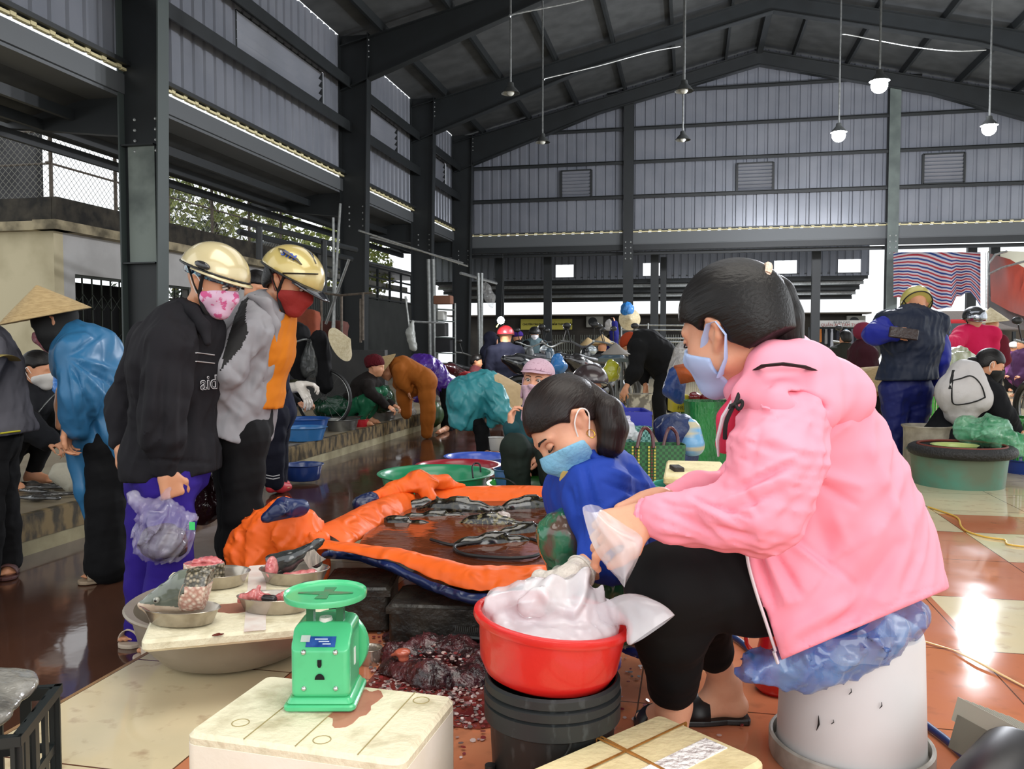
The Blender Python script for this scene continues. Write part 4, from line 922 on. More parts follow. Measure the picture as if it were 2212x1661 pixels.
b = MB(); b.rbox(c - V((0, 0, .016)), (lx, ly, .032), .022, R); o = b.build('lid', M_STY, t, True)
b = MB()
for u in (-.22, .02, .3): b.box(c + y * (ly * u) + V((0, 0, .0004)), (lx * .96, .0022, .001), R)
b.build('moulded_line', mat('groove_in_foam', '9c8e62', rough=.9), o)
stain('blood_stain', c + y * ly * .10 + x * lx * .16 + V((0, 0, .0006)), x, y, .09, .035, M_BLOOD, o, 3)
for i, (u, v_) in enumerate(((-.28, -.32), (.36, .36), (-.36, .1))):
 q = MB(); cc = c + x * lx * u + y * ly * v_; q.tube([cc + x * .016 * math.cos(a) + y * .016 * math.sin(a) for a in [2 * math.pi * j / 16 for j in range(17)]], .0012, 5); q.build('moulded_ring', _M['groove_in_foam'], o, True)
BOX1 = (c, x, y)
c, x, y, lx, ly, R = quadbox('b', [(1090, 1680), (1432, 1538), (1648, 1642), (1300, 1840)], .2, .2, M_STY)
t = thing('polystyrene_box', 'yellowed polystyrene box tied with brown raffia at the bottom edge', 'box', (c.x, c.y, 0))
b = MB(); b.rbox(c - V((0, 0, .105)), (lx - .002, ly - .002, .19), .02, R); b.build('body', M_STYW, t, True)
b = MB(); b.rbox(c - V((0, 0, .016)), (lx, ly, .032), .02, R); o = b.build('lid', mat('yellow_polystyrene', 'e0d2a2', rough=.75, col2='b3a069', scale=9, amt=.6, contrast=(.5, .7), bump=.2, bscale=60), t, True)
b = MB(); b.box(c + V((0, 0, .001)) + y * ly * .12, (lx * .9, .05, .0025), R); b.build('white_tape', mat('crumpled_white_tape', 'f0eeea', rough=.5, bump=1, bscale=50), o)
M_RAF = mat('brown_raffia', 'a87436', rough=.45, col2='7d5222', scale=40, amt=.7)
for u, nrm, off in ((.0, y, -.06), (.0, x, .03)):
 oth = x if nrm is y else y; l1 = lx if oth is x else ly
 b = MB(); z = V((0, 0, .0025)); e = oth * (l1 / 2 + .002); p = c + nrm * off
 b.tube([p - e - V((0, 0, .17)), p - e + z, p - oth * l1 * .1 + z + nrm * .004, p + e + z, p + e - V((0, 0, .17))], .003, 6, flat=.5, sharp=True); b.tube([p - e - V((0, 0, .17)) + nrm * .008, p - e + z + nrm * .01, p + e + z + nrm * .002, p + e - V((0, 0, .17))], .002, 6, flat=.5, sharp=True); b.build('raffia_tie', M_RAF, t, True)
M_GS = mat('mint_green_enamel', '4fbf83', rough=.28, col2='45ab74', scale=30, amt=.4, coat=.5, contrast=(.55, .75))
M_GSD = mat('dark_green_enamel', '14633d', rough=.4); M_SCREW = mat('steel_screw', 'c8ccc8', rough=.25, metal=.9)
def scale_():
 base = fl(702, 1512, .240); fx = (fl(770, 1541, .24) - fl(628, 1541, .24)).normalized(); fy = V((-fx.y, fx.x, 0)); R = Matrix((fx, fy, V((0, 0, 1)))).transposed(); k = pxm((base - CAM).dot(_F))
 t = thing('spring_scale', 'mint green spring scale with round pan on the polystyrene box', 'scale', base)
 W = 124 * k; Dp = .115; H = 168 * k; cy = .015
 P = lambda u, v_, z: base + fx * u + fy * v_ + V((0, 0, z))
 b = MB(); b.rbox(P(0, cy, .006), (W * 1.22, Dp * 1.25, .012), .012, R); b.rbox(P(0, cy, .017), (W * 1.12, Dp * 1.15, .012), .01, R, taper=.95); b.build('base', M_GS, t, True)
 q = S(.0022); q.box(P(0, cy, .02 + H * .43), (W / 2, Dp / 2, H * .43), (fx, fy, _U), .012, .004); q.box(P(0, cy + .012, H * .93), (W * .40, Dp * .38, H * .05), (fx, fy, _U), .008, .02)
 q.cut(P(0, -Dp / 2 + cy + .004, H * .76), (-fy * .7 + _U * .72)); bd = q.build('body', M_GS, t, 1)
 for u in (-.27, .27):
  for z in (.20, .66): b = MB(); b.ball(P(W * u, cy - Dp / 2 - .0005, H * z + .01), (.0055, .0055, .0055), 12, 6); b.build('screw', M_SCREW, bd, True)
 b = MB(); dk = mat('dark_opening', '050505', rough=.9); yo = cy - Dp / 2 - .0012
 b.prism([(.0095 * math.cos(a), .0115 * math.sin(a)) for a in [math.pi * i / 10 for i in range(11)]], P(0, yo, H * .38), fy * -1, .0015, x=fx, y=_U); b.prism([(-.004, 0), (-.004, .011), (.004, .011), (.004, 0), (.002, -.004), (-.002, -.004)], P(0, yo, H * .56), fy * -1, .0015, x=fx, y=_U); b.build('keyhole', dk, bd)
 sn = (-fy * .7 + _U * .72).normalized(); sy = fx.cross(sn) * -1
 lc = P(0, -Dp / 2 + cy + .004, H * .76) + sn * .0012 - sy * .0 + (_U * .7 + fy * .72).normalized() * .014
 up_ = (_U * .7 + fy * .72).normalized()
 b = MB(); b.box(lc, (W * .5, .022, .001), Matrix((fx, up_, sn)).transposed()); lb = b.build('maker_plate', mat('blue_plate', '1d3f8a', rough=.3, col2='3a63b0', scale=60, amt=.6), bd)
 for i, z in enumerate((.005, 0, -.005)):
  b = MB(); b.box(lc + up_ * z + sn * .0009 + fx * .006 * i, (W * (.22 - .04 * i), .0022, .0006), Matrix((fx, up_, sn)).transposed()); b.build('plate_print', mat('pale_print', 'c9d4e6', rough=.5), lb)
 b = MB(); b.box(lc - fx * W * .27 + up_ * .006 + sn * .001, (.018, .014, .001), Matrix((fx, up_, sn)).transposed()); b.build('tape_scrap', mat('clear_tape', 'd8e2da', rough=.3, alpha=.7), bd)
 b = MB(); b.box(P(W / 2 + .0006, cy + .0, H * .55), (.001, .012, .034), R); b.build('paper_label', mat('white_label', 'e4e6e2', rough=.6), bd)
 dc = P(.0, cy + Dp / 2 + .004, H * .52); RR = Matrix((fx, _U, -fy)).transposed()
 b = MB(); b.lathe([(.001, -.002), (H * .455, -.002), (H * .47, -.008), (H * .47, -.02), (.001, -.022)], dc, 40, R=RR); dl = b.build('dial_housing', M_GS, t, True)
 b = MB(); b.lathe([(.001, -.036), (H * .30, -.034), (H * .44, -.026), (H * .455, -.02)], dc, 40, R=RR); b.build('dial_glass', mat('clear_plastic_dome', 'dfe8e2', rough=.08, alpha=.35), dl, True)
 zt = H * .98
 b = MB()
 for u in (-.26, .26): b.box(P(W * u, cy, zt + .016), (.014, .02, .055), R)
 b.box(P(0, cy, zt - .004), (W * .62, .03, .006), R); b.build('pan_support', M_GSD, t)
 b = MB(); b.lathe([(.001, .012), (.012, .012), (.014, .004), (.014, -.006), (.001, -.006)], P(0, cy, zt), 16); b.build('zero_knob', mat('white_knob', 'dcdcd4', rough=.4), t, True)
 zp = 228 * k; r = 89 * k
 b = MB(); b.lathe([(.001, .0), (r * .93, .0), (r * .955, .004), (r * .985, .006), (r, .002), (r * .985, -.006), (r * .93, -.006), (.001, -.006)], P(0, cy, zp), 56); pn = b.build('pan', M_GS, t, True)
 b = MB(); s_ = r * .11; l = r * .74; a = s_ * .9
 pl = [(-l * .9, -a * .3), (-s_, -s_), (-s_ * 1.5, -l * .62), (s_ * 1.2, -l * .62), (s_, -s_), (l * .9, -a * .3), (l * .9, a * .5), (s_ * 1.4, s_), (s_ * 1.6, l * .62), (-s_ * 1.0, l * .62), (-s_ * .6, s_), (-l * .9, a * .5)]
 b.prism(pl, P(0, cy, zp + .0008), _U, .0014, x=fx, y=fy); b.build('cross_recess', mat('worn_green', '2f8457', rough=.5, col2='6b6a55', scale=40, amt=.7), pn)
scale_()
M_BB = mat('scratched_black_bucket', '1c1f20', rough=.5, col2='3a3e3f', scale=60, amt=.8, contrast=(.6, .72), stretch=(1, 1, .4), detail=8)
c = at(1193, 1470, 1.70); c = V((c.x, c.y, 0))
t = thing('bucket', 'scuffed black bucket with lowered wire handle holding up the red basin', 'bucket', c)
b = MB(); b.lathe([(.001, .002), (.112, .002), (.116, .008), (.126, .20), (.130, .205), (.137, .209), (.137, .240), (.132, .243), (.138, .247), (.138, .262), (.131, .266), (.136, .270), (.136, .285), (.131, .290), (.127, .288), (.122, .20), (.110, .012), (.001, .010)], c, 56); o = b.build('body', M_BB, t, True)
cr_ = D(1, 0, 0); cf = D(0, 0, -1)
b = MB(); h0 = c - cr_ * .124 + cf * .045 + V((0, 0, .105)); h1 = c + cr_ * .030 + cf * .128 + V((0, 0, .212))
b.tube([h1, c + cr_ * .018 + cf * .133 + V((0, 0, .185)), c - cr_ * .03 + cf * .136 + V((0, 0, .150)), c - cr_ * .085 + cf * .115 + V((0, 0, .118)), h0], .0022, 6); h = b.build('handle', M_DARK, t, True)
b = MB(); b.tube([h0 + V((0, 0, .018)), h0 - V((0, 0, .028))], .011, 10); b.build('hand_grip', M_BLACKR, h, True)
M_RED = mat('red_plastic_basin', 'd3241f', rough=.3, col2='c21d1c', scale=6, amt=.6, coat=.3, bump=.08, bscale=40)
rc = at(1193, 1345, 1.70); tilt = Matrix.Rotation(math.radians(5.5), 3, D(0, 0, 1)); up_r = (_U + D(1, 0, 0) * .10).normalized(); ax_ = cr(D(0, 0, 1), up_r) * -1
RT = Matrix((cr(up_r, D(0, 0, 1)) * -1 if False else up_r.cross(D(0, 0, 1)).normalized() * -1, (up_r.cross(D(0, 0, 1)).normalized() * -1).cross(up_r) * -1, up_r)).transposed()
t = thing('basin', 'round red plastic basin full of clear bags on the black bucket', 'basin', rc)
b = MB(); b.lathe([(.001, -.112), (.105, -.112), (.126, -.100), (.139, -.075), (.1485, .0), (.158, .002), (.161, .008), (.160, .016), (.156, .018), (.147, .018), (.1445, .008), (.135, -.072), (.122, -.096), (.103, -.106), (.001, -.106)], rc, 64, R=RT); b.build('bowl', M_RED, t, True)
M_PBAG = film('clear_plastic_bag', 'dcdae0', .75, .1, 14, col2='f4f2f6')
M_PWH = film('white_plastic_bag', 'f0eef4', .85, .18, 15, (1, 1, .6), 'f6f5f8')
def crumple(name, label, cat, pts, rs, m, res=.006, amp=.01, sc=26, seed=1, group=None, extra=None, n=None, flt=1.0, sharp=True):
 q = S(res); q.chain(pts, rs, .02, n, flt)
 if extra: extra(q)
 q.noise(amp * .5, sc * .7, seed); q.noise(amp * 1.1, sc * .5, seed + 1, (1, 1, .6), True); q.noise(amp * .45, sc * 1.7, seed + 2, (1, 1, .6), True); o = q.build(name, m)
 tag(o, label, cat, group); return o
q = S(.004); q.ell(rc - up_r * .004, (.134, .134, .036), None, .03); q.chain([at(1085, 1308, 1.70), at(1150, 1304, 1.68), at(1235, 1308, 1.68), at(1300, 1325, 1.70)], [.040, .050, .052, .03], .02)
for a_, b_, r0, r1 in (((1110, 1312, 1.72), (1132, 1262, 1.75), .026, .004), ((1232, 1300, 1.66), (1266, 1234, 1.66), .030, .005), ((1175, 1300, 1.64), (1200, 1262, 1.66), .036, .020), ((1066, 1320, 1.72), (1058, 1292, 1.73), .028, .010), ((1275, 1310, 1.67), (1300, 1268, 1.68), .022, .004), ((1150, 1310, 1.62), (1160, 1290, 1.62), .03, .02)): q.cap(at(*a_), at(*b_), r0, r1, .012, _Fh, .6)
q.noise(.004, 24, 3); q.noise(.0035, 20, 5, (1, 1, .5), True)
tag(q.build('plastic_bag', M_PWH), 'bunch of thin clear bags heaped in the red basin', 'bag')
b = MB(); ax0 = [at(1285, 1338, 1.67), at(1325, 1326, 1.64), at(1352, 1316, 1.62), at(1378, 1326, 1.60), at(1402, 1350, 1.585), at(1410, 1362, 1.58)]; rr_ = [.03, .024, .034, .044, .050, .046]; rs = random.Random(8); rings = []
for i, (c_, r_) in enumerate(zip(ax0, rr_)):
 d_ = (ax0[min(i + 1, 5)] - ax0[max(i - 1, 0)]).normalized(); u_ = cr(d_, _Fh); w_ = d_.cross(u_)
 rings.append([c_ + u_ * r_ * (1.05 if i > 2 else 1) * math.cos(t_) * (1 + .13 * math.cos(3 * t_ + i)) + w_ * r_ * .5 * math.sin(t_) * (1 + .1 * rs.random()) for t_ in [2 * math.pi * k_ / 22 for k_ in range(22)]])
b.loft(rings); o = b.build('plastic_bag', M_PBAG, None, True, angle=180); md = o.modifiers.new('s', 'SUBSURF'); md.levels = 2; md.render_levels = 2; tag(o, 'clear bag with open mouth hanging over the right side of the red basin', 'bag')
def heldbag():
 b = MB(); P = []
 L = [(1258, 1100, 1.62), (1268, 1140, 1.60), (1280, 1180, 1.59), (1300, 1215, 1.58), (1335, 1250, 1.58)]
 Rr = [(1300, 1098, 1.62), (1340, 1130, 1.60), (1392, 1150, 1.58), (1388, 1190, 1.58), (1350, 1262, 1.58)]
 for i in range(5):
  row = []
  for j in range(9):
   u = j / 8; p = at(*L[i]).lerp(at(*Rr[i]), u); p = p + _Fh * (.035 * math.sin(math.pi * u) * (-1)) + _Fh * random.uniform(-.006, .006); row.append(p)
  P.append(row)
 back = [[p + _Fh * (.02 + .06 * math.sin(math.pi * j / 8)) for j, p in enumerate(r)] for r in P]
 b.sheet(P); b.sheet(back); o = b.build('plastic_bag', M_PBAG, None, True, angle=180); md = o.modifiers.new('s', 'SUBSURF'); md.levels = 2; md.render_levels = 2
 tag(o, 'clear plastic bag held open by the woman in pink', 'bag')
heldbag()
M_WB = mat('white_bucket_plastic', 'd9d7d6', rough=.4, col2='c4c1bf', scale=3, amt=.5, bump=.03, bscale=20)
c = at(1836, 1590, 1.94); c = V((c.x, c.y, 0))
t = thing('bucket', 'big white plastic bucket upside down as a seat, ribbed rim on the floor', 'bucket', c)
b = MB(); b.lathe([(.001, .315), (.138, .315), (.148, .308), (.152, .290), (.162, .03), (.001, .03)], c, 64); b.build('body', M_WB, t, True)
b = MB(); b.lathe([(.160, .0), (.176, .0), (.179, .01), (.179, .048), (.175, .052), (.170, .050), (.168, .02), (.160, .018)], c, 64); b.build('rim', mat('grimy_white_rim', 'bdb9b0', rough=.5, col2='7c776c', scale=14, amt=.7), t, True)
for (px, py, a_, sx) in ((1732, 1588, .0, 1), (1838, 1500, .5, .4), (1905, 1525, .2, .4), (1790, 1575, .9, .3)):
 p = at(px, py, 1.77); dct = (p - c); dct.z = 0; dct.normalize(); p = c + dct * .1615 + V((0, 0, p.z)); b = MB(); b.tube([p + _U * .018 * sx, p + V((.001, 0, 0)), p - _U * .016 * sx + dct.cross(_U) * .004], [.0012, .0035 * sx + .0008, .001], 6, flat=.5); b.build('scuff_mark', M_DARK, t)
M_BBAG = film('blue_plastic_bag', '2a62b4', 1, .12, 15, col2='6f9bd0')
crumple('plastic_bag', 'crumpled translucent blue bag spread on top of the white bucket', 'bag', [at(1630, 1450, 1.74), at(1745, 1436, 1.745), at(1870, 1384, 1.775), at(1978, 1330, 1.83)], [.028, .052, .058, .036], M_BBAG, .006, .009, 30, 13,
  extra=lambda q: (q.cap(at(1850, 1350, 1.96), at(1740, 1400, 1.92), .05, .05), q.cap(at(1615, 1455, 1.75), at(1640, 1425, 1.76), .016, .03)))
M_ALU = mat('dull_aluminium', 'a99f92', rough=.38, metal=.4, col2='8a8072', scale=4, amt=.6, bump=.05, bscale=30)
M_SSD = mat('stainless_dish', 'b8afa2', rough=.22, metal=.75, col2='85796a', scale=14, amt=.6, contrast=(.55, .7))
cb = fl(505, 1412, 0); cb.z = 0
t = thing('basin', 'wide dull aluminium basin under the foam board of fish pieces', 'basin', cb)
b = MB(); r = .29
b.lathe([(.001, .0), (r * .55, .0), (r * .72, .02), (r * .92, .085), (r * .98, .160), (r * 1.04, .166), (r * 1.05, .172), (r * 1.03, .176), (r * .95, .170), (r * .88, .085), (r * .68, .03), (.001, .012)], cb, 64, wob=lambda a, z: 1 + .015 * math.sin(2 * a)); b.build('bowl', M_ALU, t, True)
c, x, y, lx, ly, R = quadbox('b', [(322, 1388), (352, 1236), (702, 1212), (700, 1345)], .205, .03, M_STY)
BZ = .205
t = thing('cutting_board', 'stained foam board taped across the basin under four dishes', 'board', (c.x, c.y, BZ))
b = MB(); b.rbox(c - V((0, 0, .016)), (lx, ly, .032), .02, R); o = b.build('slab', M_STY, t, True)
b = MB(); b.box(c + y * ly * .08 + V((0, 0, .0008)), (lx * 1.0, .055, .0016), R); b.build('white_tape', mat('white_tape_strip', 'e3ddd6', rough=.5, col2='c9a79a', scale=20, amt=.5), o)
stain('blood_stain', c - x * lx * .18 - y * ly * .02 + V((0, 0, .0012)), x, y, .05, .10, mat('diluted_blood', 'b97a66', rough=.25, alpha=.6), o, 8); stain('blood_spot', fl(470, 1384 - 14, BZ + .001), x, y, .008, .014, mat('dark_blood', '5e1714', rough=.3), o, 2)
def dish(label, px, py, rx, ry, ang=0.0, h=.042, z=BZ):
 p = fl(px, py, z + h); k = pxm((p - CAM).dot(_F)); a = rx * k; bb = ry; cc = V((p.x, p.y, z))
 Rm = Matrix((D(math.cos(ang), 0, math.sin(ang)), D(-math.sin(ang), 0, math.cos(ang)), V((0, 0, 1)))).transposed()
 m = MB(); m.lathe([(.001, .002), (.74, .002), (.82, .006), (.96, h - .003), (1.0, h), (1.02, h + .002), (1.0, h + .003), (.94, h - .002), (.80, .010), (.72, .005), (.001, .005)], (0, 0, 0), 48)
 m.v = [tuple(cc + Rm @ V((v_[0] * a, v_[1] * bb, v_[2]))) for v_ in m.v]; o = m.build('oval_dish', M_SSD, None, True); tag(o, label, 'dish', 'oval steel dishes on the board'); return cc, k
M_FH = mat('grey_green_fish_skin', '6e7468', rough=.18, col2='3c4238', scale=10, amt=.8, coat=.6)
def scales_mat(name, dark, light, sc, edge):
 m = bpy.data.materials.new(name); m.use_nodes = True; t = m.node_tree; b = t.nodes['Principled BSDF']; N = t.nodes.new; L = t.links.new
 tc = N('ShaderNodeTexCoord'); vo = N('ShaderNodeTexVoronoi'); vo.inputs['Scale'].default_value = sc; vo.inputs['Randomness'].default_value = .7; mp = N('ShaderNodeMapping'); mp.inputs['Rotation'].default_value = (.6, .8, .3); L(tc.outputs['Object'], mp.inputs[0]); L(mp.outputs[0], vo.inputs[0])
 r = N('ShaderNodeValToRGB'); r.color_ramp.elements[0].color = lin(light); r.color_ramp.elements[0].position = .15; r.color_ramp.elements[1].color = lin(dark); r.color_ramp.elements[1].position = edge
 L(vo.outputs['Distance'], r.inputs[0]); L(r.outputs[0], b.inputs['Base Color']); b.inputs['Roughness'].default_value = .25; b.inputs['Coat Weight'].default_value = .5
 bp = N('ShaderNodeBump'); bp.invert = True; bp.inputs['Strength'].default_value = .6; bp.inputs['Distance'].default_value = .004; L(vo.outputs['Distance'], bp.inputs['Height']); L(bp.outputs[0], b.inputs['Normal']); return m
M_SCD = scales_mat('dark_scales', '3d382a', 'a2957c', 95, .55); M_SCL = scales_mat('pale_pink_scales', 'b88b7a', 'e6d6c2', 85, .62)
M_MEAT = mat('raw_fish_meat', 'b8545a', rough=.2, col2='d98d88', scale=38, amt=.9, coat=.6, bump=.3, bscale=60); M_BEL = mat('pale_belly', 'cdbca6', rough=.2, col2='b59c86', scale=12, amt=.6, coat=.5)
M_GILL = mat('dark_red_offal', '5d1a1d', rough=.2, coat=.6)
def fishhead():
 cc, k = dish('oval steel dish under the big fish head', 392, 1312, 86, .062, -.15)
 z0 = BZ + .030; P = lambda px, py, dz=0.0: at(px, py, (cc - CAM).dot(_F) + dz)
 nose = P(300, 1306); q = S(.0032)
 rr = lambda px_: px_ * k
 q.chain([P(306, 1308), P(330, 1302), P(365, 1290), P(400, 1278), P(428, 1272)], [rr(8), rr(19), rr(31), rr(42), rr(46)], .012, _Fh, .62)
 q.chain([P(400, 1264), P(438, 1254), P(450, 1258)], [rr(28), rr(22), rr(24)], .02, _Fh, .6)
 q.cap(P(304, 1305), P(322, 1315), rr(6), rr(12), .01)
 q.cut(P(455, 1250), D(.93, .20, 0)); q.noise(.0012, 60, 4)
 body = q.build('cut_fish', [M_FH, M_BEL, M_SCD, M_SCL]); tag(body, 'cut grey carp head with open eye and scaly nape in a dish', 'fish')
 me = body.data; n = len(me.polygons); cen = np.zeros(n * 3); me.polygons.foreach_get('center', cen); cen = cen.reshape(-1, 3); idx = np.zeros(n, np.int32)
 R_ = np.array(_R); dz = np.array(P(372, 1290)); rel = cen - dz; u = rel @ R_ / k; v_ = -rel[:, 2] / k    # in lengths along the fish
 idx[(v_ > 14 + .06 * u) & (u < 38)] = 1; idx[(u >= 32)] = 2; idx[(u >= 24 + .45 * np.maximum(v_, -20) * -1) & (v_ > -14) & (u > 22)] = 3
 idx[(u >= 22) & (u < 36) & (v_ < -14 - (u - 22) * .3)] = 0; idx[(u >= 36)] = 3; idx[(u >= 36) & (v_ < -30)] = 2
 me.polygons.foreach_set('material_index', idx)
 e = P(338, 1296, -.030); b = MB(); b.ball(e, (.0085,) * 3, 14, 10); o = b.build('eye', mat('fish_eye_ring', '8e8f84', rough=.1, coat=1), body, True)
 b = MB(); b.ball(e - _Fh * .0055, (.0042,) * 3, 12, 8); b.build('pupil', M_IRIS, o, True)
 b = MB(); b.tube([P(301, 1309, -.012), P(312, 1313, -.022), P(323, 1320, -.028)], .0012, 5); b.build('mouth_line', M_GILL, body, True)
 b = MB(); b.tube([P(396, 1262, -.048), P(388, 1280, -.050), P(386, 1300, -.048), P(392, 1318, -.040)], .0013, 5); b.build('gill_cover_edge', mat('gill_edge', '8f7f6e', rough=.3), body, True)
fishhead()
def steak():
 cc, k = dish('oval steel dish holding the thick middle cut of fish', 466, 1236, 72, .075, .1)
 d0 = (cc - CAM).dot(_F); P = lambda px, py, dz=0.0: at(px, py, d0 + dz)
 q = S(.0035); q.cap(P(443, 1250), P(441, 1222), 44 * k, 44 * k, .01, _Fh, .62); q.cut(P(443, 1214), _U - _R * .02); q.cut(P(443, 1258), -_U); q.noise(.0012, 50, 3)
 o = q.build('fish_steak', [M_SCD, M_SCL, M_MEAT]); tag(o, 'thick scaly middle cut of fish with red flesh on top', 'fish')
 me = o.data; n = len(me.polygons); cen = np.zeros(n * 3); me.polygons.foreach_get('center', cen); cen = cen.reshape(-1, 3); nn = np.zeros(n * 3); me.polygons.foreach_get('normal', nn); nn = nn.reshape(-1, 3)
 u = (cen - np.array(P(443, 1235))) @ np.array(_R) / k; idx = np.zeros(n, np.int32); idx[u < 14 - .3 * ((cen[:, 2] - P(443, 1235).z) / k)] = 1; idx[nn[:, 2] > .55] = 2; me.polygons.foreach_set('material_index', idx)
 q = S(.003); q.ell(P(425, 1212), (.018, .02, .007)); q.ell(P(450, 1208), (.022, .02, .008)); q.ell(P(468, 1213), (.015, .018, .006)); q.noise(.002, 90, 3); q.build('flesh_lumps', M_MEAT, o)
steak()
def tailcut():
 cc, k = dish('oval steel dish holding the fish tail and a red slice', 636, 1228, 75, .075, -.05)
 d0 = (cc - CAM).dot(_F); P = lambda px, py, dz=0.0: at(px, py, d0 + dz)
 q = S(.0032); q.chain([P(592, 1222), P(622, 1212), P(650, 1198), P(668, 1186)], [27 * k, 22 * k, 14 * k, 11 * k], .012, _Fh, .7); q.cap(P(668, 1188), P(688, 1172), 10 * k, 9 * k, .01, _Fh, .45); q.cap(P(684, 1174), P(698, 1166), 8 * k, 4 * k, .01, _Fh, .3)
 q.cap(P(664, 1192), P(682, 1212), 10 * k, 16 * k, .01, _Fh, .22); q.cut(P(578, 1225), D(-.95, .2, -.2)); o = q.build('fish_tail', [mat('dark_fish_back', '26282a', rough=.15, coat=.8, col2='3c3f3c', scale=40, amt=.6), M_MEAT]); tag(o, 'dark fish tail piece with raised tail fin in a dish', 'fish')
 q = S(.0032); q.cap(P(588, 1226, -.02), P(592, 1222, .02), 26 * k, 26 * k, .01, _R, .55); q.noise(.002, 60, 2); q.build('cut_face', M_MEAT, o)
 b = MB(); b.sheet([[P(650 + 7 * j, 1198 - 3 * j, -.012) for j in range(5)], [P(658 + 8 * j, 1212 - 3 * j, -.014) for j in range(5)], [P(668 + 9 * j, 1228 - 5 * j, -.014) for j in range(5)]], .003); b.build('tail_fin', mat('pale_ribbed_fin', 'a89d90', rough=.3, col2='4c4a48', scale=50, amt=.8, stretch=(3, 3, .2)), o, True)
 q = S(.0032); q.cap(P(618, 1246, -.03), P(674, 1238, -.03), 13 * k, 12 * k, .01, _U, .7); q.noise(.003, 55, 3); s_ = q.build('fish_slice', M_MEAT); tag(s_, 'pink fish slice lying in front of the raised tail', 'fish')
tailcut()
def offal():
 cc, k = dish('oval steel dish with ragged pink fish scraps', 594, 1288, 82, .055, -.05)
 d0 = (cc - CAM).dot(_F); P = lambda px, py, dz=0.0: at(px, py, d0 + dz)
 q = S(.003)
 for (a, b_, c_, d_, r1, r2) in ((520, 1296, 548, 1284, 7, 10), (548, 1286, 562, 1266, 10, 4), (560, 1290, 590, 1292, 11, 9), (600, 1290, 640, 1284, 9, 8), (612, 1286, 632, 1270, 8, 3), (640, 1284, 668, 1282, 8, 5), (514, 1300, 522, 1284, 4, 3)):
  q.cap(P(a, b_), P(c_, d_), r1 * k, r2 * k, .004)
 q.noise(.004, 70, 3); o = q.build('fish_scraps', mat('pink_scraps', 'cc7c78', rough=.22, col2='b04a4c', scale=60, amt=.9, coat=.5)); tag(o, 'ragged pink fish scraps piled in the right hand front dish', 'fish')
 q = S(.003); q.cap(P(572, 1292, -.02), P(590, 1294, -.02), 8 * k, 9 * k); q.build('dark_skin_piece', mat('dark_skin', '2a2526', rough=.2), o)
offal()
c, x, y, lx, ly, R = quadbox('b', [(-150, 1560), (-40, 1480), (92, 1500), (10, 1640)], .25, .25, M_BLACKR)
M_CR = mat('dark_green_black_crate', '161c1c', rough=.45)
def crate(name, label, c, x, y, lx, ly, h, m, cat='crate', nx=6, nz=2, group=None, floor_=True):
 """open crate with pierced sides"""
 z = V((0, 0, 1)); t = thing(name, label, cat, (c.x, c.y, c.z - h), group)
 for sgn, ax, oth, l, o_ in ((1, x, y, lx, ly), (-1, x, y, lx, ly), (1, y, x, ly, lx), (-1, y, x, ly, lx)):
  b = MB(); ctr = c + oth * (sgn * (o_ / 2 - .004)); Rm = Matrix((ax, oth, z)).transposed()
  for zz, hh in ((-.012, .024), (-h + .014, .028), (-h * .5, .018)): b.box(ctr + z * zz, (l, .008, hh), Rm)
  n = max(3, int(nx * l / max(lx, ly)))
  for i in range(n + 1): b.box(ctr + ax * (l * (i / n - .5)) * .985 - z * h / 2, (l / n * .38, .007, h), Rm)
  b.build('side_panel', m, t)
 b = MB(); b.box(c - z * (h - .006), (lx, ly, .008), Matrix((x, y, z)).transposed()); b.build('base_panel', m, t)
 b = MB()
 for sgn in (1, -1): b.box(c + y * (sgn * (ly / 2 + .004)) - z * .008, (lx + .02, .014, .018), Matrix((x, y, z)).transposed()); b.box(c + x * (sgn * (lx / 2 + .004)) - z * .008, (.014, ly + .02, .018), Matrix((x, y, z)).transposed())
 b.build('rim', m, t); return t
crate('plastic_crate', 'dark pierced crate cut off by the lower left corner of the photo', c, x, y, lx, ly, .25, M_CR, nx=5)
q = S(.005); q.cap(c + V((0, 0, .02)) - x * .06, c + V((0, 0, .02)) + x * .10, .06, .05, .02, _U, .35); q.ell(c + x * .06 + y * -.02 + V((0, 0, .028)), (.09, .07, .022), None, .02); q.noise(.004, 30, 5)
tag(q.build('wet_parcel', mat('wrapped_foam_parcel', '8d8a82', rough=.25, col2='3f3c38', scale=12, amt=.8, bump=.6, bscale=30, coat=.5)), 'grey film wrapped parcel lying on the dark corner crate', 'parcel')
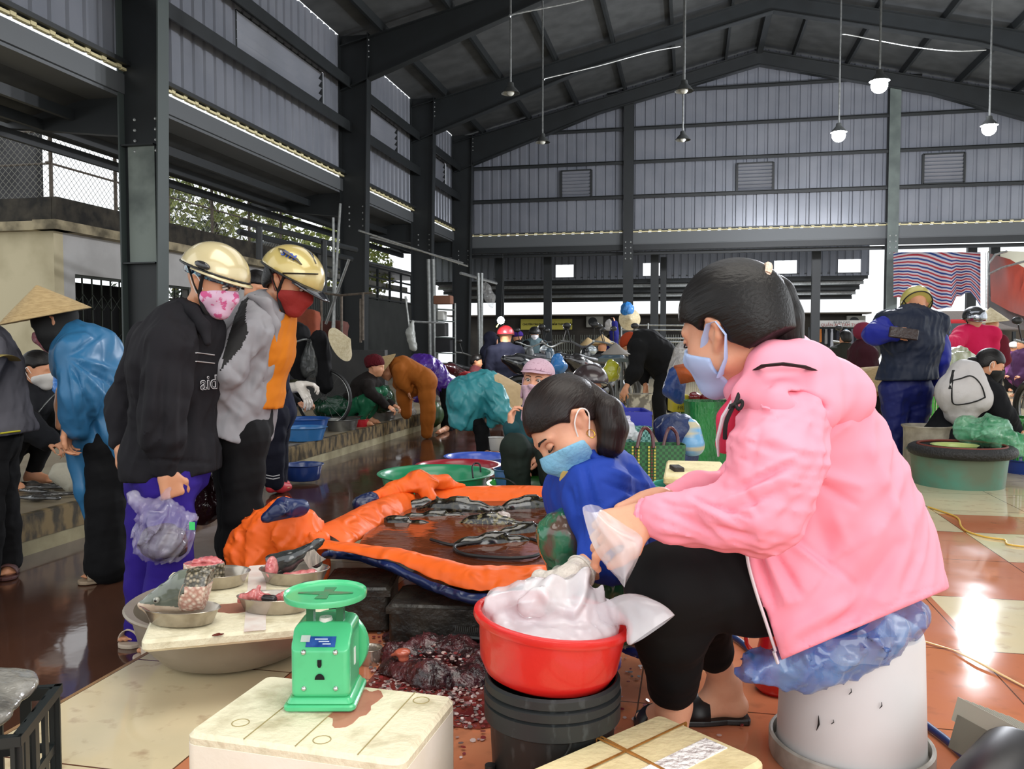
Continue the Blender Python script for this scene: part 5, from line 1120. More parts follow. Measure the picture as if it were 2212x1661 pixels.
def pump():
 p0 = fl(2150, 1700, .0); d0 = 1.62; P = lambda px, py, dz=0.0: at(px, py, d0 + dz)
 t = thing('electric_motor', 'grey finned electric motor with black end cap in the lower right corner', 'motor', (P(2140, 1640).x, P(2140, 1640).y, 0)); ax = D(-.80, .25, -.55); u = cr(ax, _U); v_ = u.cross(ax).normalized()
 c = P(2200, 1660); Rm = Matrix((u, v_, ax)).transposed()
 b = MB(); b.lathe([(.001, -.02), (.075, -.02), (.078, -.01), (.078, .11), (.07, .135), (.045, .15), (.001, .152)], c, 40, R=Rm); b.build('end_cap', mat('oily_black_cap', '26262a', rough=.4, col2='14120f', scale=12, amt=.8), t, True)
 b = MB(); c2 = P(2190, 1590, .12)
 fx = D(.9, .30, .25); fy = cr(fx, _U); Rf = Matrix((fx, -fy, fy.cross(fx) * -1)).transposed()
 b.box(P(2185, 1625, .10), (.19, .12, .07), Rf); b.build('housing', mat('grey_green_casting', '6b6a5c', rough=.6, col2='45433a', scale=9, amt=.7), t)
 fb = MB()
 for i in range(8): fb.box(P(2130 + 16 * i, 1566 + 6 * i, .07), (.0035, .16, .05), Rf)
 fb.build('cooling_fins', mat('bare_alloy_fin', 'a5a393', rough=.5, metal=.3), t)
 b = MB(); b.box((P(2185, 1625, .10).x, P(2185, 1625, .10).y, .03), (.10, .10, .10), Rf); b.build('foot', _M['grey_green_casting'], t)
pump()
M_OR = cloth('orange_tarpaulin', 'e8631c', .8, 14, (1, 1, 1), rough=.5, col2='dd5a16', scale=5, amt=.7, spec=.35); M_NV = cloth('navy_tarpaulin_back', '182a5c', .9, 18, (1, 1, 1), rough=.3, col2='101c40', scale=6, amt=.8, spec=.6)
WZ = .215
def pool():
 t = thing('fish_pool', 'orange tarpaulin pool filled with brown water on black crates', 'pool', (fl(960, 1150, 0).x, fl(960, 1150, 0).y, 0))
 wp = [fl(px, py, WZ) for px, py in ((770, 1185), (790, 1150), (850, 1105), (905, 1072), (1000, 1070), (1110, 1072), (1240, 1074), (1300, 1120), (1270, 1200), (1200, 1250), (1100, 1250), (960, 1215), (860, 1196))]
 ctr = sum(wp, V()) / len(wp); b = MB(); n = len(wp); rings = []
 for k in range(1, 9): rings.append([ctr.lerp(p, k / 8) for p in wp])
 b.loft(rings); b.add([ctr] + rings[0], [(0, i + 1, (i + 1) % n + 1) for i in range(n)])
 b.build('water', mat('brown_pool_water', '7a3c1e', rough=.07, col2='3a1a10', scale=2.2, amt=.9, bump=.12, bscale=7, spec=.8, stretch=(1, 1.6, 1)), t, True, angle=180)
 def strip(rows, m, nm, thick=.006, seed=1, amp=.004, sub=2):
  """rows: polylines (px, py, z) across the strip"""
  rs = random.Random(seed); P = []
  for r in rows:
   pts = [fl(a, b_, z) for a, b_, z in r]; out = []
   for i in range(len(pts) - 1):
    for s_ in range(6): out.append(pts[i].lerp(pts[i + 1], s_ / 6))
   out.append(pts[-1]); P.append([p + V((rs.uniform(-amp, amp), rs.uniform(-amp, amp), rs.uniform(-amp, amp))) for p in out])
  b = MB(); b.sheet(P, thick); o = b.build(nm, m, t, True, angle=180); md = o.modifiers.new('s', 'SUBSURF'); md.levels = sub; md.render_levels = sub; return o
 strip([[(890, 1094, .19), (1000, 1094, .19), (1110, 1094, .19), (1230, 1096, .19)], [(892, 1080, WZ + .005), (1000, 1079, WZ + .005), (1110, 1080, WZ + .005), (1230, 1082, WZ + .005)],
   [(900, 1054, .268), (1000, 1053, .265), (1110, 1050, .270), (1230, 1054, .27)], [(900, 1052, .255), (1000, 1050, .252), (1110, 1048, .255), (1230, 1052, .26)], [(905, 1078, .15), (1000, 1078, .15), (1110, 1078, .15), (1230, 1080, .15)]], M_OR, 'far_wall', seed=2, amp=.003)
 strip([[(905, 1098, .20), (840, 1130, .20), (780, 1165, .20), (740, 1190, .2)], [(900, 1085, WZ + .01), (840, 1118, WZ + .01), (790, 1146, WZ + .01), (745, 1168, WZ + .01)],
   [(895, 1058, .28), (825, 1078, .29), (760, 1110, .285), (685, 1142, .27)], [(880, 1052, .275), (800, 1078, .28), (740, 1106, .275), (676, 1140, .26)], [(860, 1075, .16), (790, 1105, .15), (730, 1135, .14), (680, 1165, .13)]], M_OR, 'left_wall', seed=3, amp=.005)
 q = S(.008); q.chain([fl(800, 1078, .27), fl(850, 1056, .29), fl(905, 1040, .315), fl(960, 1042, .29), fl(1000, 1052, .26)], [.030, .038, .045, .034, .015], .03, _U, .9); q.cap(fl(905, 1040, .31), fl(930, 1075, .25), .05, .03, .03); q.cap(fl(900, 1034, .33), fl(940, 1046, .3), .03, .02)
 q.noise(.006, 14, 4, (1, 1, 1), True); q.build('corner_fold', M_OR, t)
 q = S(.008); q.cap(fl(778, 1088, .255), fl(800, 1082, .262), .036, .040); q.noise(.003, 40, 2); q.build('navy_underside', M_NV, t)
 strip([[(730, 1180, .18), (800, 1190, .18), (870, 1205, .17), (950, 1225, .17), (1030, 1240, .17), (1110, 1235, .17), (1200, 1230, .17)], [(680, 1160, .262), (800, 1172, .252), (870, 1180, .25), (940, 1196, .25), (1010, 1216, .25), (1100, 1212, .25), (1205, 1216, .25)],
   [(666, 1168, .262), (775, 1180, .262), (860, 1192, .262), (940, 1212, .262), (1020, 1232, .262), (1100, 1232, .262), (1205, 1224, .262)],
   [(664, 1184, .24), (760, 1194, .24), (850, 1212, .235), (930, 1250, .21), (1010, 1276, .205), (1090, 1278, .215), (1200, 1240, .235)]], M_OR, 'near_flap', seed=5, amp=.005)
 strip([[(700, 1188, .243), (780, 1196, .237), (850, 1214, .23), (930, 1253, .206), (1010, 1279, .20), (1090, 1282, .205), (1190, 1262, .21)], [(690, 1200, .225), (770, 1204, .22), (840, 1228, .215), (920, 1268, .19), (1000, 1298, .18), (1080, 1308, .18), (1180, 1300, .18)],
   [(700, 1208, .20), (780, 1214, .20), (850, 1240, .18), (930, 1280, .165), (1000, 1304, .16), (1080, 1312, .16), (1180, 1306, .16)]], M_NV, 'navy_hem', seed=6, amp=.003)
 q = S(.009); q.chain([fl(540, 1205, .16), fl(580, 1165, .22), fl(620, 1150, .25), fl(655, 1165, .22)], [.085, .115, .12, .075], .06, _Fh, .7); q.cap(fl(560, 1235, .10), fl(655, 1215, .12), .10, .10, .05); q.cap(fl(640, 1180, .20), fl(700, 1165, .24), .07, .03, .05)
 q.noise(.012, 9, 4); q.noise(.014, 13, 7, (1, 1, 1), True); q.build('heaped_end', M_OR, t)
 q = S(.008); q.chain([fl(578, 1118, .345), fl(610, 1098, .375), fl(648, 1096, .37)], [.020, .032, .034], .03); q.noise(.006, 25, 4); q.build('navy_underside', M_NV, t)
pool()
M_GRIME = mat('grimy_black_crate', '14120f', rough=.45, col2='2d2821', scale=16, amt=.9, bump=.4, bscale=30)
for lab, pts, z, h in (('grimy black block under the near left corner of the orange pool', [(700, 1250), (740, 1212), (850, 1236), (836, 1290)], .155, .15), ('long black box under the middle of the orange pool', [(860, 1290), (880, 1240), (1180, 1290), (1150, 1330)], .14, .13)):
 c, x, y, lx, ly, R = quadbox('b', pts, z, h, M_GRIME); t = thing('black_box', lab, 'box', (c.x, c.y, 0)); b = MB(); b.rbox(c - V((0, 0, h / 2)), (lx, ly, h - .004), .015, R); b.build('body', M_GRIME, t, True)
 b = MB(); b.box(c - V((0, 0, .02)), (lx + .012, ly + .012, .02), R); b.build('rim', M_GRIME, t)
q = S(.004); q.cap(at(668, 1262, 2.55), at(712, 1268, 2.5), .030, .026, .02, _U, .25); q.cap(at(712, 1268, 2.5), at(742, 1282, 2.45), .026, .02, .02, _U, .25); tag(q.build('shovel_blade', mat('grey_plastic_paddle', '45484c', rough=.4)), 'dark grey curved blade sticking out behind the scale pan', 'tool')
def fish(label, px, py, L, ang, k=1.0, z=WZ - .012, dark=True, seed=0):
 p = fl(px, py, z); a = D(math.cos(ang), 0, math.sin(ang)); s_ = a.cross(_U); q = S(.006)
 q.chain([p - a * L * .5, p - a * L * .25, p + a * L * .02, p + a * L * .3, p + a * L * .46], [.012 * k, .040 * k, .052 * k, .036 * k, .016 * k], .03, s_, .55)
 q.cap(p + a * L * .46, p + a * L * .56, .016 * k, .030 * k, .02, s_, .25); q.cap(p - a * L * .05 + _U * .045 * k, p + a * L * .15 + _U * .055 * k, .010 * k, .006 * k, .015)
 o = q.build('live_fish', mat('wet_carp_%d' % dark, '15120e', rough=.16, col2='3a3524' if dark else '7a7250', scale=70, amt=.9, coat=.6, contrast=(.5, .6))); tag(o, label, 'fish', 'dark carp breaking the water of the pool'); return o
fish('dark carp near the far left corner of the pool', 925, 1098, .26, .3, .9, seed=1)
fish('carp with raised olive back behind the pool middle', 985, 1104, .34, -.1, 1.1, z=WZ - .0, seed=2)
fish('carp with arched back near the far right of the pool', 1140, 1098, .28, .35, 1.0, z=WZ - .004, seed=3)
fish('carp with pale speckled scales right of the pool middle', 1055, 1136, .26, -.1, .9, dark=False, seed=4)
fish('long dark carp low in the water at the pool left', 850, 1142, .40, -.12, .9, z=WZ - .030, seed=5)
fish('black carp nearest the near rim, facing right', 1060, 1184, .36, .25, 1.0, z=WZ - .022, seed=6)
fish('thin dark carp just left of the pool middle', 935, 1126, .36, .1, .8, z=WZ - .026, seed=7)
fish('dark carp beside the wet knee of the woman in blue', 1130, 1158, .28, .5, .9, z=WZ - .018, seed=8)
b = MB(); pc = fl(1088, 1186, WZ + .004)
b.tube([fl(930, 1165, WZ + .012), fl(990, 1178, WZ + .004), fl(1060, 1160, WZ + .004), fl(1150, 1165, WZ + .004), fl(1175, 1185, WZ + .006), fl(1150, 1202, WZ + .01), fl(1080, 1205, WZ + .01), fl(1000, 1196, WZ + .008), fl(985, 1178, WZ + .01), fl(1060, 1168, WZ + .008)], .006, 8)
tag(b.build('air_hose', M_BLACKR, None, True), 'thin black hose looping on the brown pool water', 'hose')
q = S(.004); q.ell(fl(1086, 1116, WZ), (.035, .03, .02)); q.noise(.007, 60, 3); q.noise(.003, 140, 4); tag(q.build('water_bubbles', mat('foamy_water', 'b8aaa4', rough=.1, coat=1)), 'small pale splash of bubbling water among the carp', 'bubbles', kind='stuff')
def tub(name, label, px, py, rpx, z, h, m, d=None, base=.72, cat='basin', rim=.025, seg=56, group=None, z0=0.0, fill=None, yy=1.0):
 p = fl(px, py, z0 + h) if d is None else at(px, py, d); k = pxm((p - CAM).dot(_F)); r = rpx * k; c = V((p.x, p.y, p.z - h))
 t = thing(name, label, cat, c, group); b = MB()
 b.lathe([(.001, .0), (r * base, .0), (r * (base + .06), .008), (r * .90, h * .80), (r * .92, h * .93), (r * .985, h * .965), (r, h * .985), (r * .99, h), (r * .93, h * .995), (r * .885, h * .93), (r * .86, h * .78), (r * (base + .02), .02), (.001, .012)], c, seg, sy=yy); b.build('bowl', m, t, True)
 if fill: fb = MB(); fb.lathe([(.001, h * fill[1] + .004), (r * .6, h * fill[1] + .003), (r * (base + (.88 - base) * fill[1]), h * fill[1])], c, 40, sy=yy); fb.build('water', fill[0], t, True)
 return t, c, r
PL = lambda n, c_, **k: mat(n, c_, rough=k.pop('rough', .3), coat=.2, **k)
tub('basin', 'large jade green plastic basin with a black cord on its rim', 942, 1020, 127, 0, .22, PL('jade_plastic', '1f8a5c'))
tub('basin', 'crimson plastic basin just behind the jade green one', 990, 1003, 94, 0, .185, PL('crimson_plastic', '9c1c2c'), d=5.42)
tub('basin', 'periwinkle blue basin behind the crimson one', 1030, 984, 72, 0, .155, PL('periwinkle_plastic', '3f5fc0'), d=6.05)
tub('basin', 'light green basin rimmed with black cord behind the woman in blue', 1150, 1042, 100, 0, .22, PL('leaf_green_plastic', '3c9a3c'))
b = MB(); b.tube([fl(1022, 1032, .2), fl(1020, 1010, .235), fl(1026, 1001, .25), fl(1036, 1003, .245), fl(1038, 1020, .2)], .005, 6); tag(b.build('cord', M_BLACKR, None, True), 'black cord looped over the jade green basin rim', 'cord'); b = MB(); b.tube([fl(1060, 1032, .22), fl(1090, 1034, .238), fl(1108, 1042, .23), fl(1118, 1054, .2)], .005, 6); tag(b.build('cord', M_BLACKR, None, True), 'black cord crossing the light green basin', 'cord')
M_GUT = mat('dark_bloody_mesh', '2a1214', rough=.22, col2='56262a', scale=26, amt=.9, bump=.9, bscale=45, coat=.6, contrast=(.42, .6))
def guts():
 q = S(.006); pts = [(850, 1400, .03), (920, 1380, .05), (990, 1385, .05), (1040, 1410, .04), (1020, 1450, .03), (930, 1440, .05), (860, 1430, .03)]
 for i in range(len(pts)): q.cap(fl(*pts[i]) - V((0, 0, .045)), fl(*pts[(i + 1) % len(pts)]) - V((0, 0, .04)), .055 if pts[i][2] > .035 else .045, .05, .03)
 q.cap(fl(850, 1400, -.03), fl(1030, 1420, -.03), .06, .06, .04); q.cap(fl(900, 1365, -.02), fl(1010, 1370, -.02), .05, .05, .04); q.noise(.008, 22, 4); q.noise(.006, 45, 6, (1, 1, 1), True); q.cut((0, 0, .001), (0, 0, -1))
 o = q.build('fish_waste', M_GUT); tag(o, 'heap of dark bloody netting and fish waste on the floor', 'waste', kind='stuff')
 rs = random.Random(5); sm = [mat('loose_scale_pale', 'b59a94', rough=.2, coat=.8), mat('loose_scale_red', '7d2b2c', rough=.2, coat=.8), mat('loose_scale_grey', '6a5c5a', rough=.2, coat=.8)]
 for mi, m in enumerate(sm):
  b = MB()
  for i in range(700 if mi < 2 else 300):
   if rs.random() < .75: px, py = rs.gauss(930, 90), rs.gauss(1480, 55)
   else: px, py = rs.gauss(1120, 180), rs.gauss(1470, 70)
   if py < 1335 or px < 800 and py > 1440: continue
   z = .003 + (.055 * max(0, 1 - ((px - 950) / 110) ** 2 - ((py - 1415) / 45) ** 2) + rs.random() * .006 if rs.random() < .6 else 0)
   p = fl(px, py, z); s_ = rs.uniform(.004, .0085); Rm = Matrix.Rotation(rs.uniform(0, 6), 3, 'Z') @ Matrix.Rotation(rs.uniform(-.6, .6), 3, 'X')
   b.prism([(s_ * math.cos(a), s_ * .75 * math.sin(a)) for a in [2 * math.pi * j / 7 for j in range(7)]], p, Rm @ V((0, 0, 1)), .0012, x=Rm @ V((1, 0, 0)), y=Rm @ V((0, 1, 0)))
  tag(b.build('fish_scales', m), ('pale', 'dark red', 'grey')[mi] + ' loose fish scales and shreds scattered around the waste heap', 'scales', kind='stuff')
 stainm = mat('bloody_water', '611c1b', rough=.14, col2='8a4036', scale=14, amt=.9, alpha=.88, coat=.5)
 stain('puddle', fl(960, 1470, .001), V((1, 0, 0)), V((0, 1, 0)), .27, .30, stainm, None, 4); tag(bpy.context.scene.collection.objects[-1] if False else bpy.data.objects['puddle'], 'thin bloody puddle under the fish waste', 'puddle', kind='stuff')
 q = S(.004); q.chain([fl(848, 1415, .05), fl(870, 1408, .065), fl(872, 1424, .045), fl(862, 1438, .02)], [.008, .020, .012, .004], .01, _U, .4); tag(q.build('fish_piece', mat('orange_pink_fillet', 'c4654c', rough=.15, coat=.8)), 'curled orange pink fish piece on the dark waste heap', 'fish')
 q = S(.005); q.chain([fl(835, 1316, .02), fl(862, 1320, .025), fl(895, 1312, .025), fl(915, 1302, .03)], [.018, .022, .018, .010], .02); q.noise(.005, 50, 3); tag(q.build('fish_gut', mat('pale_innards', 'b9a49c', rough=.2, coat=.7, col2='8a6c68', scale=40, amt=.7)), 'pale grey innards lying below the navy tarpaulin hem', 'fish')
 q = S(.005); q.chain([fl(890, 1350, .03), fl(930, 1335, .035), fl(960, 1330, .03)], [.030, .036, .02], .02); q.noise(.006, 40, 6); tag(q.build('fish_gut', mat('pink_innards', '7c4a42', rough=.2, coat=.7, col2='b08474', scale=50, amt=.8)), 'pinkish shredded innards behind the dark waste heap', 'fish')
 for i, (a, b_, lab) in enumerate((((905, 1342), (990, 1328), 'black scaling brush with thin bristles under the pool'), ((980, 1372), (1040, 1378), 'black ribbed scaling brush beside the red basin'))):
  m = MB(); A = fl(*a, .06 + .0 * i); B = fl(*b_, .06); m.tube([A, B], .014, 8, flat=.6)
  o = m.build('scrubbing_brush', M_BLACKR, None, True); tag(o, lab, 'brush'); bm_ = MB()
  for j in range(14):
   p = A.lerp(B, (j + .5) / 14); bm_.tube([p, p + V((.004, 0, .03))], .0008, 4)
  bm_.build('bristles', M_GALV, o)
 tub('basin', 'dark steel bowl tucked behind the green scale', 800, 1398, 26, 0, .05, M_SSD)
guts()
b = MB(); b.tube([fl(1560, 1362, .012), fl(1600, 1386, .012), fl(1650, 1430, .012), fl(1750, 1470, .012), fl(1850, 1500, .012), fl(1930, 1535, .012), fl(1985, 1556, .012), fl(2020, 1580, .012), fl(2060, 1612, .012), fl(2140, 1690, .012)], .0095, 10)
tag(b.build('hose', mat('navy_blue_hose', '12295c', rough=.45), None, True), 'navy blue hose running on the floor past the white bucket', 'hose')
b = MB(); b.tube([fl(1960, 1378, .006), fl(2000, 1386, .008), fl(2060, 1404, .006), fl(2110, 1428, .01), (fl(2160, 1455, .006)), fl(2230, 1492, .006)], [.003, .006, .004, .009, .006, .005], 6, flat=.35); tag(b.build('raffia_strand', mat('amber_raffia', 'c89a48', rough=.3, coat=.5), None, True), 'flat amber raffia strand on the tiles right of the bucket', 'string')
b = MB(); b.tube([fl(2005, 1095, .006), fl(2050, 1110, .006), fl(2070, 1120, .006), fl(2076, 1136, .006), fl(2090, 1148, .006), fl(2130, 1160, .006), fl(2170, 1166, .006), fl(2178, 1176, .006), fl(2230, 1182, .006)], .005, 6); tag(b.build('rope', mat('yellow_rope', 'd2a844', rough=.4), None, True), 'thin yellow rope snaking over the wet tiles at the right', 'rope')
t = thing('jug', 'red plastic jug behind the upturned white bucket', 'jug', fl(1680, 1505, 0)); cj = fl(1682, 1490, 0)
b = MB(); b.lathe([(.001, 0), (.055, 0), (.068, .015), (.070, .06), (.055, .13), (.045, .20), (.050, .235), (.044, .235), (.040, .20), (.001, .19)], cj, 32); b.build('body', mat('red_jug_plastic', 'c41c1c', rough=.25, coat=.4), t, True)
b = MB(); b.tube([cj + D(-1, 0, 0) * .05 + V((0, 0, .21)), cj + D(-1, 0, 0) * .085 + V((0, 0, .20)), cj + D(-1, 0, 0) * .09 + V((0, 0, .13)), cj + D(-1, 0, 0) * .06 + V((0, 0, .10))], .006, 8); b.build('handle', _M['red_jug_plastic'], t, True)
# ================================================================== shoppers standing on the left
M_BLKJ = cloth('black_track_jacket', '17161a', fold=.5, fscale=10, col2='201e22', scale=3); M_PURP = cloth('purple_trousers', '2c1a78', fold=.4, fscale=8)
M_GOLDH = mat('champagne_gold_helmet', 'c8bb94', rough=.25, metal=.12, coat=.8, col2='b8a878', scale=3, amt=.5)
M_SMOKE = mat('smoked_visor', '23242a', rough=.12, alpha=.88, coat=.5)
def woman_black():
 hd = Head(at(462, 612, 3.12), D(.90, .32, -.28), D(.30, -.94, -.05), 1.0)
 J = dict(neck=at(412, 700, 3.14), hip=at(372, 1010, 3.14), chest=at(380, 800, 3.14), waist=at(372, 930, 3.14),
    shR=at(372, 752, 2.98), elR=at(350, 895, 2.93), wrR=at(360, 1020, 2.95), shL=at(328, 745, 3.26), elL=at(274, 870, 3.30), wrL=at(262, 955, 3.22),
    hpR=at(362, 1040, 3.05), hpL=at(335, 1035, 3.22), knR=at(368, 1215, 3.03), knL=at(318, 1205, 3.2), anR=at(345, 1378, 3.05), anL=at(303, 1368, 3.22))
 sp_ = person('woman in black jacket, purple trousers and gold helmet holding a clear bag', J, D(.93, 0, -.35), hd, res=.0062, skin=SK2, top=M_BLKJ, bottom=M_PURP, top_g=.034, top_low=.04, bot_g=.012, hem=.062, wide=.008,
   hands={'R': (D(.25, .95, 0), D(-.6, .1, .7), 1, dict(curl=1.15, k=1.02)), 'L': (D(-.05, .95, -.1), D(.8, .1, .3), 1, dict(curl=.22, spread=.22, k=1.05))},
   feet={'L': fl(275, 1392, AISLE + .012), 'R': fl(300, 1420, AISLE + .012)}, noise=.009, nscale=10, leg_to=1.0, cuff=.036, wid=1.0, flat=.86, sleeve_to=1.0,
   hemz=(at(350, 1030, 3.1), D(.08, 1, 0)))
 body = sp_['body']; jk = sp_['top']; sculpt(jk, [(312, 740, 288, 980, 9, -.012), (330, 790, 316, 990, 10, .010), (352, 800, 345, 1000, 8, -.010), (402, 740, 392, 970, 9, -.012), (290, 992, 455, 1000, 4, -.008), (425, 840, 415, 980, 9, .008), (390, 690, 440, 760, 8, -.008), (380, 720, 410, 740, 8, -.006), (262, 850, 300, 870, 6, -.008), (264, 880, 296, 905, 6, .008)])
 hd.mask(body, mat('pink_patterned_mask', 'd9b7cf', rough=.8, col2='c94f86', scale=34, amt=.95, contrast=(.55, .6)), back=.01, puff=.012, low=.12)
 hd.eyes(body, down=True)
 q = S(.005); hd.add(q, .015, ears=False, nose=False); q.cut(hd.p(0, 0, .012), -hd.u + hd.f * .0); q.cut(hd.p(0, 0, .075), hd.u); q.build('headscarf', scales_mat('blue_floral_scarf', '0e2440', '6fb0c4', 75, .5), body)
 h, c, fr = hd.helmet(body, M_GOLDH, res=.0055, low=.008, k2=1.0, visor=None, tilt=.02)
 P = []
 for i in range(11):
  a = math.radians(-100 + 200 * i / 10); row = []
  for j in range(4):
   e = 1 + .13 * j / 3 * max(0, math.cos(a)) ** .6 + .02 * j / 3; row.append(c + fr[2] * (.008 - .010 * j / 3) + fr[0] * .134 * e * math.cos(a) + fr[1] * .112 * e * math.sin(a))
  P.append(row)
 b = MB(); b.sheet(P, .004); b.build('brim', M_GOLDH, h, True, angle=180)
 side = 1 if fr[1].dot(_Fh) < 0 else -1
 b = MB(); b.ball(c + fr[1] * .110 * side + fr[2] * .026 + fr[0] * .02, (.034, .010, .014), 16, 8, R=Matrix(fr).transposed()); b.build('side_vent', M_SMOKE, h, True)
 q = S(.006); q.chain([at(392, 650, 3.08), at(416, 672, 3.04), at(440, 705, 3.02), at(448, 740, 3.0)], [.016, .022, .022, .014], .02); q.build('collar', M_BLKJ, jk)
 w = mat('white_stripe', 'a9a7a8', rough=.8)
 dg = bpy.context.evaluated_depsgraph_get()
 def onj(px, py, off=.003):
  o_ = CAM; r = (at(px, py, 1.0) - CAM).normalized(); hit, loc, n, i_ = jk.ray_cast(o_, r); return (loc + n * off, n) if hit else (at(px, py, 2.9), -_Fh)
 for y_ in (762, 780):
  b = MB(); b.tube([onj(x_, y_ + (x_ - 422) * .12)[0] for x_ in (422, 432, 442, 452, 461)], .0045, 6, flat=.5); b.build('chest_stripe', w, jk, True)
 p, n = onj(446, 827, .012); text('aid', .072, p, D(1, .03, 0) - n * D(1, .03, 0).dot(n), _U, mat('white_print_outline', 'b9b7ba', rough=.8), 'chest_lettering', jk, bold=.0012)
 p, n = onj(446, 827, .0135); text('aid', .072, p, D(1, .03, 0) - n * D(1, .03, 0).dot(n), _U, M_BLKJ, 'chest_lettering', jk, bold=-.0012, ext=.0012)
 for an, t_ in (('anL', fl(275, 1392, AISLE + .012)), ('anR', fl(300, 1420, AISLE + .012))): sandal(J[an], t_, mat('cream_clog', 'b5a592', rough=.5), body)
 M_LIL = film('lilac_clear_bag', 'a898c4', .42, .08, 16, col2='f2eef8')
 c = at(350, 1150, 2.92)
 q = S(.005); q.ell(at(352, 1160, 2.92), (.105, .085, .095), None, .03); q.cap(at(352, 1110, 2.92), at(360, 1062, 2.93), .075, .014, .03); q.cap(at(330, 1110, 2.90), at(282, 1068, 2.9), .05, .018, .02); q.cap(at(370, 1130, 2.91), at(416, 1118, 2.91), .045, .015, .02); q.noise(.005, 20, 4); q.noise(.010, 17, 8, (1, 1, .6), True)
 o = q.build('plastic_bag', M_LIL); tag(o, 'crinkled clear lilac shopping bag hanging from the hand above purple trousers', 'bag')
 q = S(.006); q.ell(at(354, 1172, 2.92), (.085, .065, .062), None, .03); q.noise(.008, 30, 2); q.build('dark_contents', mat('dark_fish_in_bag', '231c22', rough=.2, col2='4d4450', scale=20, amt=.7), o)
 b = MB(); b.box(at(415, 1136, 2.84), (.020, .003, .026)); b.build('green_sticker', mat('green_sticker', '3ec46a', rough=.5), o)
woman_black()
M_GREYJ = cloth('light_grey_jacket', '8d8c90', fold=.5, fscale=9, col2='7d7c80', scale=3); M_ORS = cloth('mustard_shirt', 'c5731b', fold=.5, fscale=9); M_BLKT = cloth('black_trousers', '0b0b0d', fold=.4)
def woman_grey():
 hd = Head(at(628, 612, 3.38), D(.88, .42, -.26), D(.40, -.90, -.03), 1.0)
 J = dict(neck=at(578, 670, 3.42), hip=at(520, 905, 3.42), chest=at(548, 750, 3.42), waist=at(532, 850, 3.42), shR=at(540, 720, 3.26), elR=at(488, 800, 3.20), wrR=at(478, 875, 3.28), shL=at(560, 715, 3.57), elL=at(500, 800, 3.62), wrL=at(480, 880, 3.5),
    hpR=at(522, 945, 3.34), hpL=at(512, 945, 3.5), knR=at(525, 1110, 3.33), knL=at(510, 1110, 3.5), anR=at(505, 1290, 3.36), anL=at(500, 1285, 3.52))
 sp_ = person('woman in light grey jacket over mustard shirt with gold visor helmet and red mask', J, D(.93, 0, -.32), hd, res=.0065, skin=SK2, top=M_ORS, bottom=M_BLKT, top_g=.024, hem=.062, wide=.01, noise=.007, nscale=12, topname='shirt', flat=.9, sleeves='', cuts=[(at(594, 740, 3.4), D(-.985, -.17, 0))],
   hemz=(at(560, 880, 3.4), D(-.1, 1, 0)), feet={'R': fl(545, 1335, AISLE + .012), 'L': fl(540, 1315, AISLE + .012)}, shoes=(mat('dark_shoe', '17151a', rough=.5), 'LR', 'shoe'), leg_to=1)
 body = sp_['body']
 q = S(.007); q.chain([at(570, 690, 3.42), at(530, 770, 3.42), at(508, 850, 3.42), at(500, 930, 3.42)], [.12, .150, .155, .165], .05, D(0, 0, 1), 1.3); q.cap(at(545, 715, 3.27), at(545, 715, 3.57), .07, k=.05)
 q.chain([at(540, 722, 3.25), at(492, 800, 3.19), at(482, 868, 3.27)], [.075, .066, .05], .03)
 a, b_ = at(598, 690, 3.4), at(562, 900, 3.4); n = (b_ - a).cross(_Fh).normalized(); n = n if n.dot(_R) > 0 else -n; q.cut(at(610, 740, 3.4), n); q.cut(at(512, 940, 3.4), D(-.25, 1, 0)); q.noise(.009, 13, 6, (1, 1, .6)); q.noise(.003, 40, 2)
 jk = q.build('jacket', M_GREYJ, body); sculpt(jk, [(560, 690, 530, 880, 9, -.012), (580, 720, 555, 890, 8, .010), (540, 760, 520, 920, 9, .010), (500, 850, 540, 880, 8, -.010), (490, 780, 540, 830, 9, -.012), (478, 860, 520, 900, 8, .010)])
 q = S(.006); q.chain([at(540, 640, 3.3), at(575, 655, 3.28), at(592, 700, 3.30), at(590, 760, 3.32)], [.012, .02, .022, .012], .02, D(0, 0, 1), .6); q.build('lapel', M_GREYJ, jk)
 dg = None
 def onj(px, py, off=.003):
  r = (at(px, py, 1.0) - CAM).normalized(); hit, loc, n_, i_ = jk.ray_cast(CAM, r); return loc + n_ * off if hit else at(px, py, 3.15)
 paint(jk, M_STRAP, [(552, 636), (534, 650), (530, 690), (536, 720), (520, 752), (484, 792), (476, 800), (488, 745), (505, 690), (520, 652), (540, 638)])
 hd.mask(body, mat('brick_red_mask', '8e2420', rough=.8, bump=.2, bscale=40), back=.008, puff=.014, low=.118, strap='6e1a18'); hd.eyes(body, down=True)
 hd.hair(body, M_HAIR, res=.006)
 h, c, fr = hd.helmet(body, mat('pale_gold_helmet', 'bba96a', rough=.25, metal=.12, coat=.8), res=.0055, low=-.008, visor=(M_SMOKE, .42), tilt=.05)
 side = 1 if fr[1].dot(_Fh) < 0 else -1
 def onh(px, py, off=.002):
  r = (at(px, py, 1.0) - CAM).normalized(); hit, loc, n_, i_ = h.ray_cast(CAM, r); return (loc + n_ * off, n_) if hit else (at(px, py, 3.2), -_Fh)
 p, n = onh(624, 553, .004); x = D(.85, .5, 0); x = x - n * x.dot(n); text('SYM', .034, p, x, n.cross(x), mat('blue_decal', '1f45a8', rough=.3), 'helmet_lettering', h, bold=.0008, ext=.0008)
 b = MB(); pts = [onh(602 + i * 10, 532 + i * 7 + (5 if i in (0, 5) else 0), .002)[0] for i in range(6)]; b.tube(pts, [.004, .018, .024, .022, .016, .004], 8, flat=.08); b.build('dark_decal', mat('brown_decal', '3a2f22', rough=.3), h, True)
